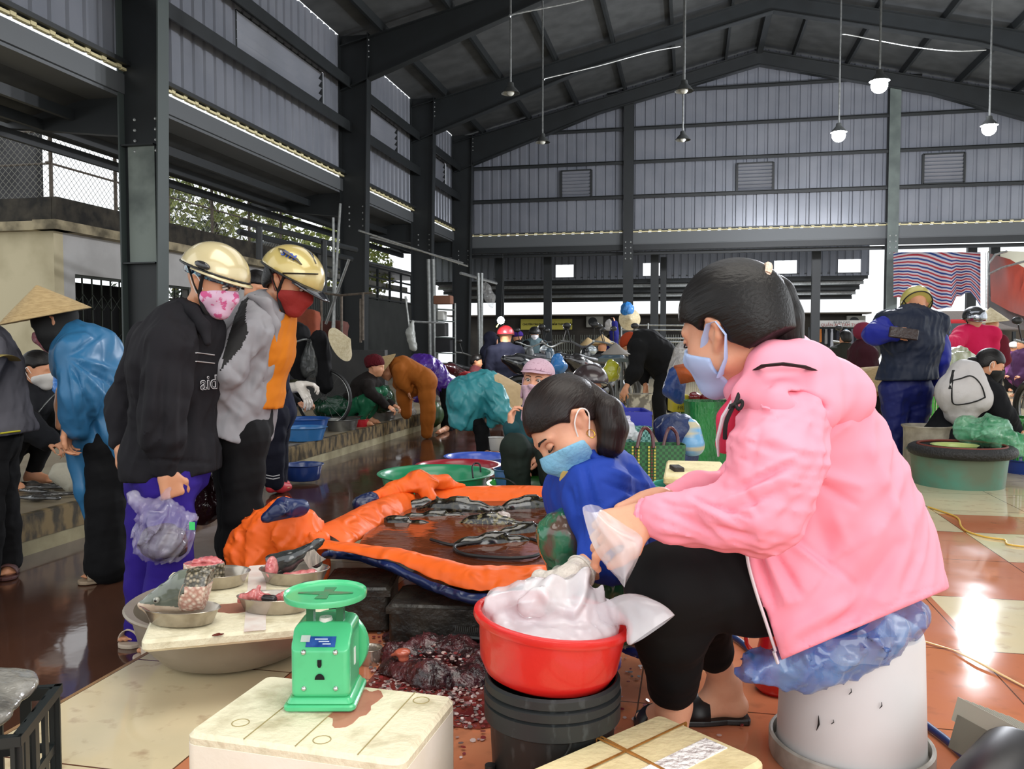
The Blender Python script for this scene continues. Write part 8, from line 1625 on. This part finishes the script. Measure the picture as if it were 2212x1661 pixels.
# ================================================================== tarpaulins at the right
def stripe_mat():
 m = bpy.data.materials.new('striped_tarpaulin'); m.use_nodes = True; t = m.node_tree; b = t.nodes['Principled BSDF']; N = t.nodes.new; L = t.links.new
 uv = N('ShaderNodeUVMap'); sp = N('ShaderNodeSeparateXYZ'); L(uv.outputs[0], sp.inputs[0]); a = N('ShaderNodeMath'); a.operation = 'MULTIPLY'; a.inputs[1].default_value = 8; L(sp.outputs[1], a.inputs[0]); f = N('ShaderNodeMath'); f.operation = 'FRACT'; L(a.outputs[0], f.inputs[0])
 r = N('ShaderNodeValToRGB'); r.color_ramp.interpolation = 'CONSTANT'; e = r.color_ramp.elements; e[0].color = lin('ddd8dc'); e[1].position = .25; e[1].color = lin('c4525c')
 for p, c_ in ((.5, 'ddd8dc'), (.75, '4460a0')): q = e.new(p); q.color = lin(c_)
 L(f.outputs[0], r.inputs[0]); L(r.outputs[0], b.inputs['Base Color']); b.inputs['Roughness'].default_value = .6
 tr = N('ShaderNodeBsdfTranslucent'); L(r.outputs[0], tr.inputs[0]); mx = N('ShaderNodeMixShader'); mx.inputs[0].default_value = .75; L(b.outputs[0], mx.inputs[1]); L(tr.outputs[0], mx.inputs[2]); L(mx.outputs[0], t.nodes['Material Output'].inputs[0]); return m
def uvsheet(name, P, m, thick=0):
 b = MB(); b.sheet(P); o = b.build(name, m, None, True, angle=180); me = o.data; uv = me.uv_layers.new(name='UVMap'); n, mm = len(P), len(P[0])
 for lp in me.loops: i, j = divmod(lp.vertex_index, mm); uv.data[lp.index].uv = (j / (mm - 1), i / (n - 1) + .13 * math.sin(j / (mm - 1) * 4.5 + .4))
 s_ = o.modifiers.new('s', 'SOLIDIFY'); s_.thickness = .006; return o
P = []
Ys = 25.6
for i in range(15):
 v_ = i / 14; row = []
 for j in range(19):
  u = j / 18; px = 1930 + 188 * u; top = 545; bot = [642, 646, 652, 660, 664, 668, 664, 640, 632, 645, 662][min(10, int(u * 10))]
  py = top + (bot - top) * v_; sag = 26 * math.sin(math.pi * min(1, u * 1.25)) * math.sin(math.pi * v_ * .6); row.append(ony(px, py + sag * (1 - v_) * .6, Ys + .25 * math.sin(u * 17) * v_ + .15 * math.sin(u * 7)))
 P.append(row)
tag(uvsheet('striped_tarpaulin', P, stripe_mat()), 'red white and blue striped tarpaulin hung from the end beam', 'tarpaulin')
def slab(name, label, pts, m, cat='tarpaulin', th=.02):
 P = [[at(*p) for p in r] for r in pts]; b = MB(); b.sheet(P, th); tag(b.build(name, m, None, True, angle=180), label, cat)
slab('awning', 'red orange awning slanting across the upper right edge', [[(2138, 548, 24), (2180, 560, 22), (2230, 590, 20), (2500, 640, 16)], [(2140, 650, 24), (2180, 672, 22), (2230, 690, 20), (2500, 760, 16)]], mat('red_awning', 'b0442f', rough=.6, col2='9c3a2a', scale=2, amt=.5, bump=.3, bscale=3))
slab('awning', 'grey brown corrugated awning under the red orange one', [[(2136, 640, 25), (2175, 668, 23), (2230, 684, 21), (2500, 740, 17)], [(2138, 690, 25), (2178, 704, 23), (2230, 716, 21), (2500, 790, 17)]], mat('ribbed_awning', '5d5452', rough=.7, bump=.8, bscale=6, stretch=(8, 1, 1)))
slab('awning', 'cream canopy sheet behind the red orange awning', [[(2134, 542, 28), (2180, 542, 28), (2230, 545, 28)], [(2150, 570, 28), (2185, 600, 28), (2230, 640, 28)]], mat('cream_sheet', 'c9c3ae', rough=.8))
rails('curved grey pipe bracket in front of the red awning', [[(2136, 568, 20), (2150, 550, 20), (2175, 543, 20)], [(2136, 592, 20), (2165, 578, 20), (2230, 560, 20)], [(2132, 545, 20), (2132, 665, 20)]], name='pipe_bracket', r=.03)
q = S(.02); q.chain([at(2060, 705, 14), at(2025, 740, 14)], [.28, .30], .05); q.noise(.03, 6, 3)
t = thing('vehicle', 'red and white three wheeled cargo vehicle behind the navy jacket man', 'vehicle', fl(2045, 810, 0)); c = at(2045, 735, 15.5)
b = MB(); b.rbox(c, (1.1, .9, .75), .15, taper=.8); b.build('cab', mat('red_vehicle_paint', '8e2326', rough=.25, coat=.8), t, True); b = MB(); b.box(at(2045, 712, 15.0), (.8, .05, .22)); b.build('windscreen', mat('green_tinted_glass', '24343a', rough=.05), t); b = MB(); b.box(at(2045, 738, 14.98), (.9, .06, .05)); b.box(at(2045, 752, 14.98), (.9, .06, .05)); b.build('white_trim', mat('white_trim_paint', 'b9b5b0', rough=.5), t)
b = MB()
for px in (2015, 2075):
 q0 = at(px, 760, 15.2); b.tube([V((q0.x - .0, q0.y, .0)) + _U * .22 - D(0, 0, 1) * .06, V((q0.x, q0.y, .22)) + D(0, 0, 1) * .06], .22, 20)
b.build('wheels', M_BLACKR, t, True); b = MB(); c = at(2045, 770, 15.5); b.box((c.x, c.y, .40), (1.0, .8, .5)); b.build('chassis', M_DARK, t)
# ================================================================== motorbikes
def motorbike(label, px, py, d, ang, m, g=AISLE, s=1.0):
 c = at(px, py, d); c = V((c.x, c.y, g)); a = D(math.cos(ang), 0, math.sin(ang)); ax = a.cross(_U); P = lambda f, z, r=0: c + (a * f + _U * z + ax * r) * s
 t = thing('motorbike', label, 'motorbike', c); wheel(P(.62, .28), .26 * s, ax, M_BLACKR, t, 10, .04); wheel(P(-.6, .28), .26 * s, ax, M_BLACKR, t, 10, .045)
 q = S(.022); q.chain([P(.45, .85), P(.38, .55), P(.0, .36), P(-.3, .42)], [.07, .08, .10, .12], .05); q.chain([P(-.2, .62), P(-.6, .72), P(-.8, .78)], [.12, .11, .05], .05); q.cap(P(.62, .52), P(.5, .60), .06, .05); q.build('fairing', m, t)
 q = S(.022); q.chain([P(.05, .72), P(-.3, .75), P(-.6, .82)], [.07, .09, .06], .03, _U, .6); q.build('seat', M_BLACKR, t)
 b = MB(); b.tube([P(.62, .28, .07), P(.46, .80, .05)], .022, 8); b.tube([P(.62, .28, -.07), P(.46, .80, -.05)], .022, 8); b.build('fork', M_GALV, t, True)
 b = MB(); b.tube([P(.30, 1.0, -.33), P(.40, .98, -.2), P(.42, .92, 0), P(.40, .98, .2), P(.30, 1.0, .33)], .014, 8); b.build('handlebar', M_GALV, t, True)
 for e in (-1, 1):
  b = MB(); b.tube([P(.38, .99, .22 * e), P(.36, 1.16, .27 * e)], .008, 6); b.ball(P(.36, 1.2, .28 * e), (.055, .03, .04), 10, 6); b.build('mirror', M_BLACKR, t, True)
 b = MB(); b.ball(P(.52, .88), (.09, .09, .07), 12, 8); b.build('headlight', mat('headlight_glass', 'aeb6ba', rough=.05, metal=.5), t, True); b = MB(); b.tube([P(-.1, .25, .12), P(-.75, .36, .14)], .04, 8); b.build('exhaust', M_GALV, t, True)
for i, (lab, px, d, ang, c_) in enumerate((('black motorbike with round headlight behind the pink capped woman', 1205, 10.5, .6, '15161a'), ('silver blue motorbike in the middle of the parked cluster', 1240, 11.8, 2.4, '4a5a66'), ('dark motorbike at the right of the parked cluster', 1300, 11.0, .9, '1b1616'), ('white edged motorbike furthest back in the parked cluster', 1170, 14.0, 2.0, '5d5f60'), ('red black motorbike beside the steel shelf', 1005, 14.5, 1.2, '3a1518'), ('grey motorbike just behind the brown helmet', 1265, 13.2, .2, '2a2c30'), ('black motorbike with spoked wheel at the right photo edge', 2300, 8.3, 1.5, '111214'), ('dark red motorbike half hidden by the maroon hood', 1800, 12.0, .4, '3b1418'))):
 motorbike(lab, px, 800, d, ang, mat('bike_paint_%d' % i, c_, rough=.2, coat=.8), g=0.0 if px > 1150 else AISLE)
def blob(name, label, cat, pts, rs, m, res=.012, amp=.01, sc=14, seed=2, group=None):
 q = S(res); q.chain([at(*p) for p in pts], rs, .03) if len(pts) > 1 else q.ell(at(*pts[0]), rs); q.noise(amp, sc, seed); o = q.build(name, m); tag(o, label, cat, group); return o
blob('plastic_bag', 'blue bag hanging from the black motorbike handlebar', 'bag', [(1204, 775, 9.8), (1206, 790, 9.8)], [.06, .10], mat('blue_hung_bag', '2e6fae', rough=.25, bump=.8, bscale=14), amp=.015)
blob('plastic_bag', 'yellow green bag beside the brown helmet', 'bag', [(1322, 795, 9), (1318, 805, 9)], [.09, .10], mat('lime_bag', '9a9a22', rough=.3, bump=.8, bscale=12), amp=.015)
blob('plastic_bag', 'pale clear bag heap behind the bending black figure', 'bag', [(1478, 765, 8.2), (1468, 790, 8.2), (1455, 805, 8.2)], [.11, .09, .06], film('grey_clear_bag', 'a9a6a4', .8, .15, 14, col2='d0ccca'), amp=.012)
hc = at(1360, 690, 17); b = MB(); R = Matrix((D(1, 0, 0), _U, D(0, 0, -1))).transposed(); b.lathe([(.22, 0), (.11, .06), (.003, .13), (.1, .05), (.215, -.004), (.22, 0)], hc, 28, R=R); tag(b.build('conical_hat', M_PALM2, None, True), 'pale conical hat hanging on the middle end wall post', 'hat')
blob('plastic_bag', 'blue plastic tied round the middle end wall post', 'bag', [(1355, 668, 17)], (.14, .12, .14), _M['blue_hung_bag'], amp=.015)
hc = at(1330, 765, 8.0); b = MB(); b.lathe([(.14, 0), (.07, .05), (.003, .11), (.06, .05), (.135, -.004), (.14, 0)], hc, 24); tag(b.build('conical_hat', mat('grey_hat', '77716a', rough=.8), None, True), 'greyish conical hat lying over the parked bikes', 'hat')
t = thing('steel_rack', 'long empty pipe rack in front of the grille doors', 'rack', at(1420, 720, 19))
for py in (702, 712, 730, 738, 752, 760):
 b = MB(); b.tube([at(1342, py, 19), at(1480, py + 1, 19)], .02, 6); b.build('rail', M_GALV, t, True)
for px in (1342, 1400, 1478):
 b = MB(); q0 = at(px, 698, 19); b.tube([q0, V((q0.x, q0.y, 0))], .025, 6); b.build('upright', M_GALV, t, True)
blob('plastic_sheet', 'clear plastic strip hanging near the far left light', 'sheet', [(1050, 620, 19), (1058, 640, 19), (1062, 660, 19)], [.10, .12, .06], film('hanging_clear_film', 'a8a8a6', .5, .15, 8), amp=.02, sc=8)
t = thing('bench_table', 'grey steel bench behind the blue jacket with brown helmet', 'table', at(1340, 790, 9.4)); b = MB(); a, c = at(1330, 778, 9.4), at(1362, 778, 9.6); b.bar(a, c, .5, .04); b.build('top', M_STEEL2, t)
for px in (1332, 1343, 1358):
 b = MB(); q0 = at(px, 780, 9.45); b.tube([q0, V((q0.x, q0.y, 0))], .02, 6); b.build('leg', M_GALV, t, True)
# ================================================================== wares
M_SILV = mat('scratched_aluminium', '8e8e8a', rough=.3, metal=.8, col2='6d6d69', scale=5, amt=.5)
tub('basin', 'mid blue basin on the far kerb, the higher of two blue ones', 660, 903, 53, 0, .15, PL('mid_blue_plastic', '1f4c8e'), z0=FARP, d=8.6)
tub('basin', 'lighter blue basin holding small dark fish at the kerb edge', 657, 922, 50, 0, .13, PL('light_blue_plastic', '2f6aa2'), z0=FARP, d=8.1, fill=(mat('dark_fish_heap', '16161a', rough=.3, bump=1, bscale=60), .7))
tub('basin', 'navy blue basin standing in the brown water of the aisle', 655, 1002, 44, 0, .13, PL('navy_plastic', '16336e'), z0=AISLE, d=6.9)
tub('basin', 'aluminium basin right behind the stacked blue basins', 745, 895, 54, 0, .14, M_SILV, z0=FARP, d=9.6)
tub('basin', 'aluminium basin in front of the other, beside a red bowl', 735, 905, 42, 0, .14, M_SILV, z0=FARP, d=9.1)
tub('basin', 'red plastic bowl between the aluminium basins', 780, 905, 18, 0, .10, PL('scarlet_plastic', 'b3202c'), z0=FARP, d=9.5)
tub('basin', 'widest aluminium basin at the foot of the mustard brown suit', 808, 886, 52, 0, .20, M_SILV, z0=FARP, d=10.4)
tub('basin', 'small white metal bowl below the sleeve of the teal cape', 1072, 944, 18, 0, .12, mat('white_enamel', 'a9a7a4', rough=.3), d=7.6)
tub('basin', 'pale blue basin beside the dark green trousers', 1095, 1012, 30, 0, .14, PL('dusty_blue_plastic', '3c5f8c'), d=4.6)
tub('basin', 'grey green plastic basin supporting the black tyre at the right', 2071, 972, 105, 0, .26, mat('old_green_plastic', '4a7d6a', rough=.45, col2='5c6450', scale=5, amt=.9), d=5.75, base=.78)
tyr = thing('tyre', 'black motorbike tyre resting on the grey green basin', 'tyre', at(2076, 970, 5.7)); c = at(2077, 972, 5.7)
b = MB(); b.tube([c + V((.295 * math.cos(a), .295 * math.sin(a), .0)) for a in [2 * math.pi * i / 48 for i in range(49)]], .042, 10, flat=.9); b.build('tread', mat('tyre_rubber', '141313', rough=.6, bump=.6, bscale=60), tyr, True); b = MB(); b.tube([c + V((.27 * math.cos(a), .27 * math.sin(a), .036)) for a in [2 * math.pi * i / 48 for i in range(49)]], .008, 6); b.build('red_bead', mat('dull_red_bead', '6a2a1e', rough=.6), tyr, True)
tub('sieve', 'lime yellow plastic sieve lying in the tyre at the right', 2062, 960, 48, 0, .06, PL('lime_plastic', 'a3b06a'), d=5.7)
tub('bucket', 'scuffed cream bucket with lid ring beside the navy jacket man', 2002, 918, 51, 0, .34, mat('cream_bucket', 'a59d8c', rough=.5, col2='6d6456', scale=10, amt=.8), d=6.4, base=.84)
tub('basin', 'deep blue basin cut off by the right photo edge', 2222, 990, 62, 0, .20, PL('deep_blue_plastic', '14337c'), d=6.3)
crumple('plastic_bag', 'large green plastic bag slumped beside the black tyre', 'bag', [at(2095, 925, 5.9), at(2140, 935, 5.8), at(2195, 960, 5.7)], [.10, .13, .08], film('green_plastic_bag', '3c9a68', .9, .15, 12, col2='8fd0a8'), .009, .02, 14, 3)
def crate2(name, label, px0, px1, py, d, h, m, depth=.35, cat='crate', ang=0.0):
 a, c_ = at(px0, py, d), at(px1, py, d); h = h if name == 'x' else min(a.z - .002, max(h, a.z - .002 if a.z < h + .35 else h)); ctr = (a + c_) / 2 + _Fh * depth / 2; x = D(1, 0, ang); y = V((-x.y, x.x, 0)); return crate(name, label, ctr, x, y, (c_ - a).length, depth, h, m, nx=7)
crate2('plastic_crate', 'bright green crate right of the navy jacket legs', 1992, 2040, 850, 7.6, .30, mat('bright_green_plastic', '3fae2c', rough=.35)); crate2('plastic_crate', 'bright green crate showing between the blue trouser legs', 1945, 1985, 852, 8.2, .34, _M['bright_green_plastic'])
crate2('plastic_crate', 'green crate at the far right behind the green bag', 2200, 2260, 905, 6.4, .28, mat('mid_green_plastic', '2c7a34', rough=.4))
bc = crate2('plastic_crate', 'royal blue crate between ponytail and woven green bag', 1300, 1405, 890, 5.2, .20, mat('royal_blue_crate', '1a2390', rough=.35));
b = MB(); a, c_ = at(1302, 891, 5.19), at(1404, 891, 5.19); b.box((a + c_) / 2 - _U * .09, ((c_ - a).length, .006, .17), Matrix((D(1, 0, 0), D(0, 0, 1), _U)).transposed()); b.build('front_panel', _M['royal_blue_crate'], bc)
crumple('plastic_bag', 'frosted clear bag drooping over the blue crate', 'bag', [at(1340, 900, 5.0), at(1350, 930, 4.9), at(1375, 940, 4.9)], [.04, .06, .03], M_PBAG, .007, .010, 30, 3)
tub('bucket', 'grey bucket caked with white sludge under the bending black figure', 1383, 850, 27, 0, .28, mat('sludge_bucket', '6d675c', rough=.6, col2='b0a996', scale=14, amt=1.0, contrast=(.45, .55)), d=8.3, base=.82, cat='bucket')
crate2('plastic_crate', 'beige pierced crate behind the muddy boots', 1405, 1425, 872, 9.0, .30, mat('beige_crate', '8e8672', rough=.6), depth=.3); crate2('plastic_crate', 'white pierced crate under the yellow box', 1456, 1492, 898, 7.4, .16, mat('white_crate', 'a5a196', rough=.6), depth=.3)
yb_ = thing('carton', 'yellow carton printed FREE with a hand hole', 'box', at(1470, 880, 7.4)); c = at(1472, 872, 7.4) + _Fh * .12; b = MB(); b.rbox(c, (.155, .24, .15), .01, Matrix((D(1, 0, 0), D(0, 0, 1), _U)).transposed()); o = b.build('body', mat('yellow_carton', 'a99a1a', rough=.7), yb_, True); text('FREE', .05, at(1476, 881, 7.385), D(1, 0, 0), _U, mat('dark_print', '2b2a14'), parent=o); b = MB(); b.ball(at(1463, 862, 7.385), (.02, .004, .01), 12, 6); b.build('hand_hole', M_IRIS, o, True)
slab('tarpaulin', 'orange and blue tarpaulin bundle in front of the mask', [[(1455, 790, 6.6), (1490, 782, 6.6), (1530, 800, 6.5), (1590, 800, 6.5)], [(1460, 800, 6.5), (1495, 800, 6.4), (1540, 828, 6.3), (1592, 822, 6.3)], [(1470, 830, 6.5), (1510, 822, 6.4), (1550, 850, 6.3), (1596, 845, 6.3)]], mat('orange_tarp_b', 'b4551f', rough=.5, bump=.5, bscale=12))
blob('tarpaulin', 'dark blue tarpaulin fold hanging left of the orange bundle', 'tarpaulin', [(1462, 812, 6.9), (1456, 840, 6.9), (1466, 862, 6.9)], [.08, .09, .05], mat('blue_tarp_b', '1d3a74', rough=.4, bump=.8, bscale=14), amp=.012)
blob('tarpaulin', 'bright blue tarpaulin corner beneath the chin of the woman in pink', 'tarpaulin', [(1575, 828, 6.2), (1598, 838, 6.2)], [.05, .06], mat('light_blue_tarp', '3a6fc0', rough=.4, bump=.6, bscale=14), amp=.01)
for i, (px, py) in enumerate(((1500, 857), (1527, 859))): blob('red_parcel', ('left' if i == 0 else 'right') + ' one of two shiny dark red parcels behind the tall green basket', 'parcel', [(px, py, 7.35)], (.055, .06, .045), mat('shiny_red_wrap', '6b1418', rough=.2, coat=.6), amp=.006)
crate2('plastic_crate', 'flat green crate under the two dark red parcels', 1488, 1545, 868, 7.2, .12, _M['mid_green_plastic'], depth=.3)
blob('sack', 'dark blue sack slumped between the woven bag and tall basket', 'sack', [(1440, 925, 5.6), (1462, 935, 5.5), (1470, 975, 5.5)], [.09, .13, .12], mat('dark_blue_sack', '17264c', rough=.5, bump=.8, bscale=14, col2='2a3f70', scale=8), amp=.012)
pk = blob('printed_bag', 'printed sky and beach plastic bag left of the tall green basket', 'bag', [(1490, 925, 5.45), (1495, 960, 5.4)], [.065, .08], mat('sky_print', '6ea3cc', rough=.3, col2='c2b58e', scale=7, amt=.9, contrast=(.45, .55), stretch=(.3, .3, 2)), amp=.006)
def weave(name, c1, c2, sc):
 m = bpy.data.materials.new(name); m.use_nodes = True; t = m.node_tree; b = t.nodes['Principled BSDF']; N = t.nodes.new; L = t.links.new; tc = N('ShaderNodeTexCoord'); mp = N('ShaderNodeMapping'); mp.inputs['Rotation'].default_value = (0, 0, -YAW); L(tc.outputs['Object'], mp.inputs[0]); ck = N('ShaderNodeTexChecker'); ck.inputs['Scale'].default_value = sc; ck.inputs[1].default_value = lin(c1); ck.inputs[2].default_value = lin(c2); L(mp.outputs[0], ck.inputs[0]); L(ck.outputs[0], b.inputs['Base Color']); b.inputs['Roughness'].default_value = .4; bp = N('ShaderNodeBump'); bp.inputs['Strength'].default_value = .6; L(ck.outputs[1], bp.inputs['Height']); L(bp.outputs[0], b.inputs['Normal']); return m
def woven(label, px0, px1, pyt, pyb, d, m, depth=.16, taper=.9, name='woven_bag', handles=True, cat='bag'):
 k = d / F_PX; x = D(1, 0, 0); y = D(0, 0, 1); a = at((px0 + px1) / 2, pyt, d) + y * depth / 2; w_ = (px1 - px0) * k; h = a.z - .004; t = thing(name, label, cat, a - _U * h); b = MB(); rings = []
 for z, s_ in ((-h, taper), (-h * .5, (1 + taper) / 2), (0, 1), (0, .97), (-h + .01, taper * .95)):
  ring = []
  for i in range(40):
   an_ = 2 * math.pi * i / 40; cx, sy_ = math.cos(an_), math.sin(an_); e = .35; ring.append(a + x * (w_ / 2 * s_ * math.copysign(abs(cx) ** e, cx)) + y * (depth / 2 * s_ * math.copysign(abs(sy_) ** e, sy_)) + _U * z)
  rings.append(ring)
 b.loft(rings); b.add(rings[0], [tuple(range(40))]); b.build('body', m, t, True)
 return t, a, w_, h, x, y, k
M_WV = weave('green_basket_weave', '1c4a2c', '2c6b3c', 62); M_WV2 = weave('pale_green_weave', '2b5f58', '6f9f98', 62)
t, a, w_, h, x, y, k = woven('dark green woven bag with maroon handles and yellow checked bands', 1345, 1485, 962, 1045, 4.7, M_WV)
for px in (1373, 1408):
 for i in range(11):
  for e, mm in ((-6, 'y'), (0, 'r'), (6, 'y')):
   pass
 for nm, e, c_ in (('yellow_band', -6.5, 'b9b04a'), ('yellow_band', 6.5, 'b9b04a'), ('maroon_band', 0, '5d2218')):
  b = MB()
  for i in range(12):
   p = at(px + e - (1373 - px) * .0, 966 + i * 6.6, 4.69); b.box(p - y * .004, (.010, .004, .011), Matrix((x, y, _U)).transposed())
  b.build(nm, mat('band_' + c_, c_, rough=.4), t)
for (x0, x1, dy) in ((1376, 1412, 0), (1432, 1466, .12)):
 b = MB(); b.tube([at(x0, 968, 4.68 + dy), at(x0 + 8, 935, 4.7 + dy), at((x0 + x1) / 2, 924, 4.7 + dy), at(x1 - 4, 938, 4.7 + dy), at(x1, 968, 4.68 + dy)], .010, 8); b.build('handle', mat('maroon_handle', '4d1a20', rough=.35, coat=.4), t, True)
woven('pale teal woven bag behind the one with maroon handles', 1338, 1412, 925, 1000, 5.0, M_WV2)
woven('tall green plastic woven basket, dark at the base, beside the pink jacket', 1490, 1600, 868, 1008, 6.4, mat('tall_basket_plastic', '1a7a38', rough=.3, col2='15401e', scale=5, amt=.9, bump=.7, bscale=40, stretch=(1, 1, .3)), depth=.30, taper=.78, name='basket', handles=False, cat='basket')
c = at(1500, 1040, 3.6); tub('basket', 'turquoise round basket under the small foam board', 1482, 1045, 74, 0, .352, PL('turquoise_plastic', '3fae98'), d=3.6)
c, x_, y_, lx, ly, R = quadbox('b', [(1434, 1030), (1440, 995), (1560, 1000), (1570, 1040)], at(1500, 1028, 3.55).z, .03, M_STY)
t = thing('cutting_board', 'thick yellowed board carrying a dark whetstone on the turquoise basket', 'board', c); b = MB(); b.rbox(c - _U * .012, (max(lx, .05), max(ly, .05), .034), .015, R); b.build('slab', _M['yellow_polystyrene'], t, True)
b = MB(); p = fl(1462, 1012, c.z + .012); b.rbox(p, (.045, .10, .022), .006, Matrix.Rotation(.25, 3, 'Z')); tag(b.build('whetstone', mat('dark_whetstone', '2c2220', rough=.7, bump=.3, bscale=60), None, True), 'dark brown whetstone block on the thick yellowed board', 'stone')
rs = random.Random(9)
labs = ['beside the leftmost trouser leg', 'between the dark figures at the left', 'nearest the platform edge at the left', 'half under its neighbour at the left', 'with silver belly by the cape hem', 'lying across two others', 'at the back of the row by the crouching figure', 'near the white sack at the left']
for i, (px, py) in enumerate(((80, 1075), (110, 1068), (95, 1052), (70, 1045), (125, 1048), (90, 1035), (118, 1030), (75, 1060))):
 p = fl(px, py, FARP + .025); a = D(math.cos(rs.uniform(-.5, .5)), 0, math.sin(rs.uniform(-.5, .5))); q = S(.009); q.chain([p - a * .11, p, p + a * .09, p + a * .13], [.016, .034, .016, .024], .015, _U, .6); tag(q.build('dead_fish', mat('grey_fish', '4d4b48', rough=.2, coat=.6, col2='1f1e1d', scale=14, amt=.8)), 'grey fish %s' % labs[i], 'fish', 'grey fish laid out on the far platform')
blob('sack', 'crumpled white sack on the far platform behind the cape', 'sack', [(135, 1025, 5.2), (160, 1035, 5.2)], [.07, .08], mat('white_sack', 'a19c8c', rough=.8, bump=.5, bscale=14), amp=.012)
for i, (px, py) in enumerate(((618, 955), (640, 950), (665, 948), (690, 942))):
 p = fl(px, py, FARP + .01); q = S(.009); q.ell(p, (.05, .04, .012)); q.noise(.008, 20, i); tag(q.build('dead_fish', _M['grey_fish']), ('first', 'second', 'third', 'fourth')[i] + ' from the left of the flat fish before the blue basins', 'fish', 'flat fish before the blue basins')
blob('plastic_bag', 'knotted clear bag with produce behind the mustard trouser leg', 'bag', [(888, 872, 10.9), (886, 885, 10.9)], [.03, .09], _M['grey_clear_bag'], amp=.012); blob('plastic_bag', 'dark green melon bag right of the mustard trouser leg', 'bag', [(935, 895, 10.9)], (.14, .12, .17), mat('green_net_bag', '26401f', rough=.4, col2='4a6b38', scale=10), amp=.01)
blob('plastic_bag', 'green plastic bag on the ground by the bicycle wheel', 'bag', [(700, 880, 9.4), (750, 880, 9.6)], [.12, .12], mat('dark_green_bag', '163a28', rough=.25, bump=.8, bscale=10), amp=.02); blob('plastic_bag', 'dull green bag between maroon hat and conical hat vendors', 'bag', [(828, 862, 9.8)], (.13, .12, .16), _M['dark_green_bag'], amp=.02)
blob('cloth_bundle', 'dark red cloth bundle behind the teal cape', 'bundle', [(1007, 822, 12)], (.14, .12, .13), cloth('dark_red_bundle', '7a161a'), amp=.01)
blob('vegetables', 'leafy vegetables in clear bags beside the navy jacket man', 'vegetables', [(2035, 800, 8.2), (2070, 790, 8.4), (2045, 835, 8.2)], [.16, .18, .14], mat('bagged_greens', '6f7a4a', rough=.3, col2='b5b3a0', scale=6, amt=.9, bump=.8, bscale=12), amp=.03, sc=9)
blob('plastic_bag', 'dark red fish bag hanging behind the purple trousers', 'bag', [(445, 1040, 3.6), (440, 1085, 3.6)], [.05, .09], mat('dark_red_bag', '2a1216', rough=.2, bump=.8, bscale=20), amp=.01, res=.009)
def lane():
 Y = 34.0; t = thing('stall_row', 'row of pale stalls and brown tin roofs far behind the hot pink jacket', 'building', (ony(2050, 745, Y).x, Y, AISLE)); x0, x1 = ony(1915, 745, Y).x, ony(2600, 745, Y).x; zt = ony(2050, 700, Y).z
 b = MB(); b.box(((x0 + x1) / 2, Y + .2, (zt + AISLE) / 2), (x1 - x0, .2, zt - AISLE)); b.build('front_wall', mat('stall_wall', '8d8172', rough=.9, col2='4e463e', scale=.7, amt=.9), t)
 b = MB(); b.sheet([[(x0, Y - 1.4, zt - .25), (x1, Y - 1.4, zt - .25)], [(x0, Y + .4, zt + .45), (x1, Y + .4, zt + .45)]], .05); b.build('tin_roof', mat('brown_tin_roof', '6b5f58', rough=.7, bump=.8, bscale=5, stretch=(6, .3, 1)), t)
 b = MB(); rs = random.Random(4)
 for i in range(16):
  x = x0 + (x1 - x0) * (i + .5) / 16; b.box((x, Y - .1, .45 + AISLE + rs.uniform(0, .15)), (rs.uniform(.5, .9), .6, .9 + rs.uniform(0, .3)))
 b.build('stacked_goods', mat('stacked_goods', '5b4f46', rough=.8, col2='a39a8c', scale=2.5, amt=1, contrast=(.45, .55)), t)
 b = MB()
 for i in range(9): x = x0 + (x1 - x0) * i / 8; b.box((x, Y - 1.3, (zt - .3 + AISLE) / 2), (.1, .1, zt - .3 - AISLE))
 b.build('posts', M_STEEL, t)
lane()
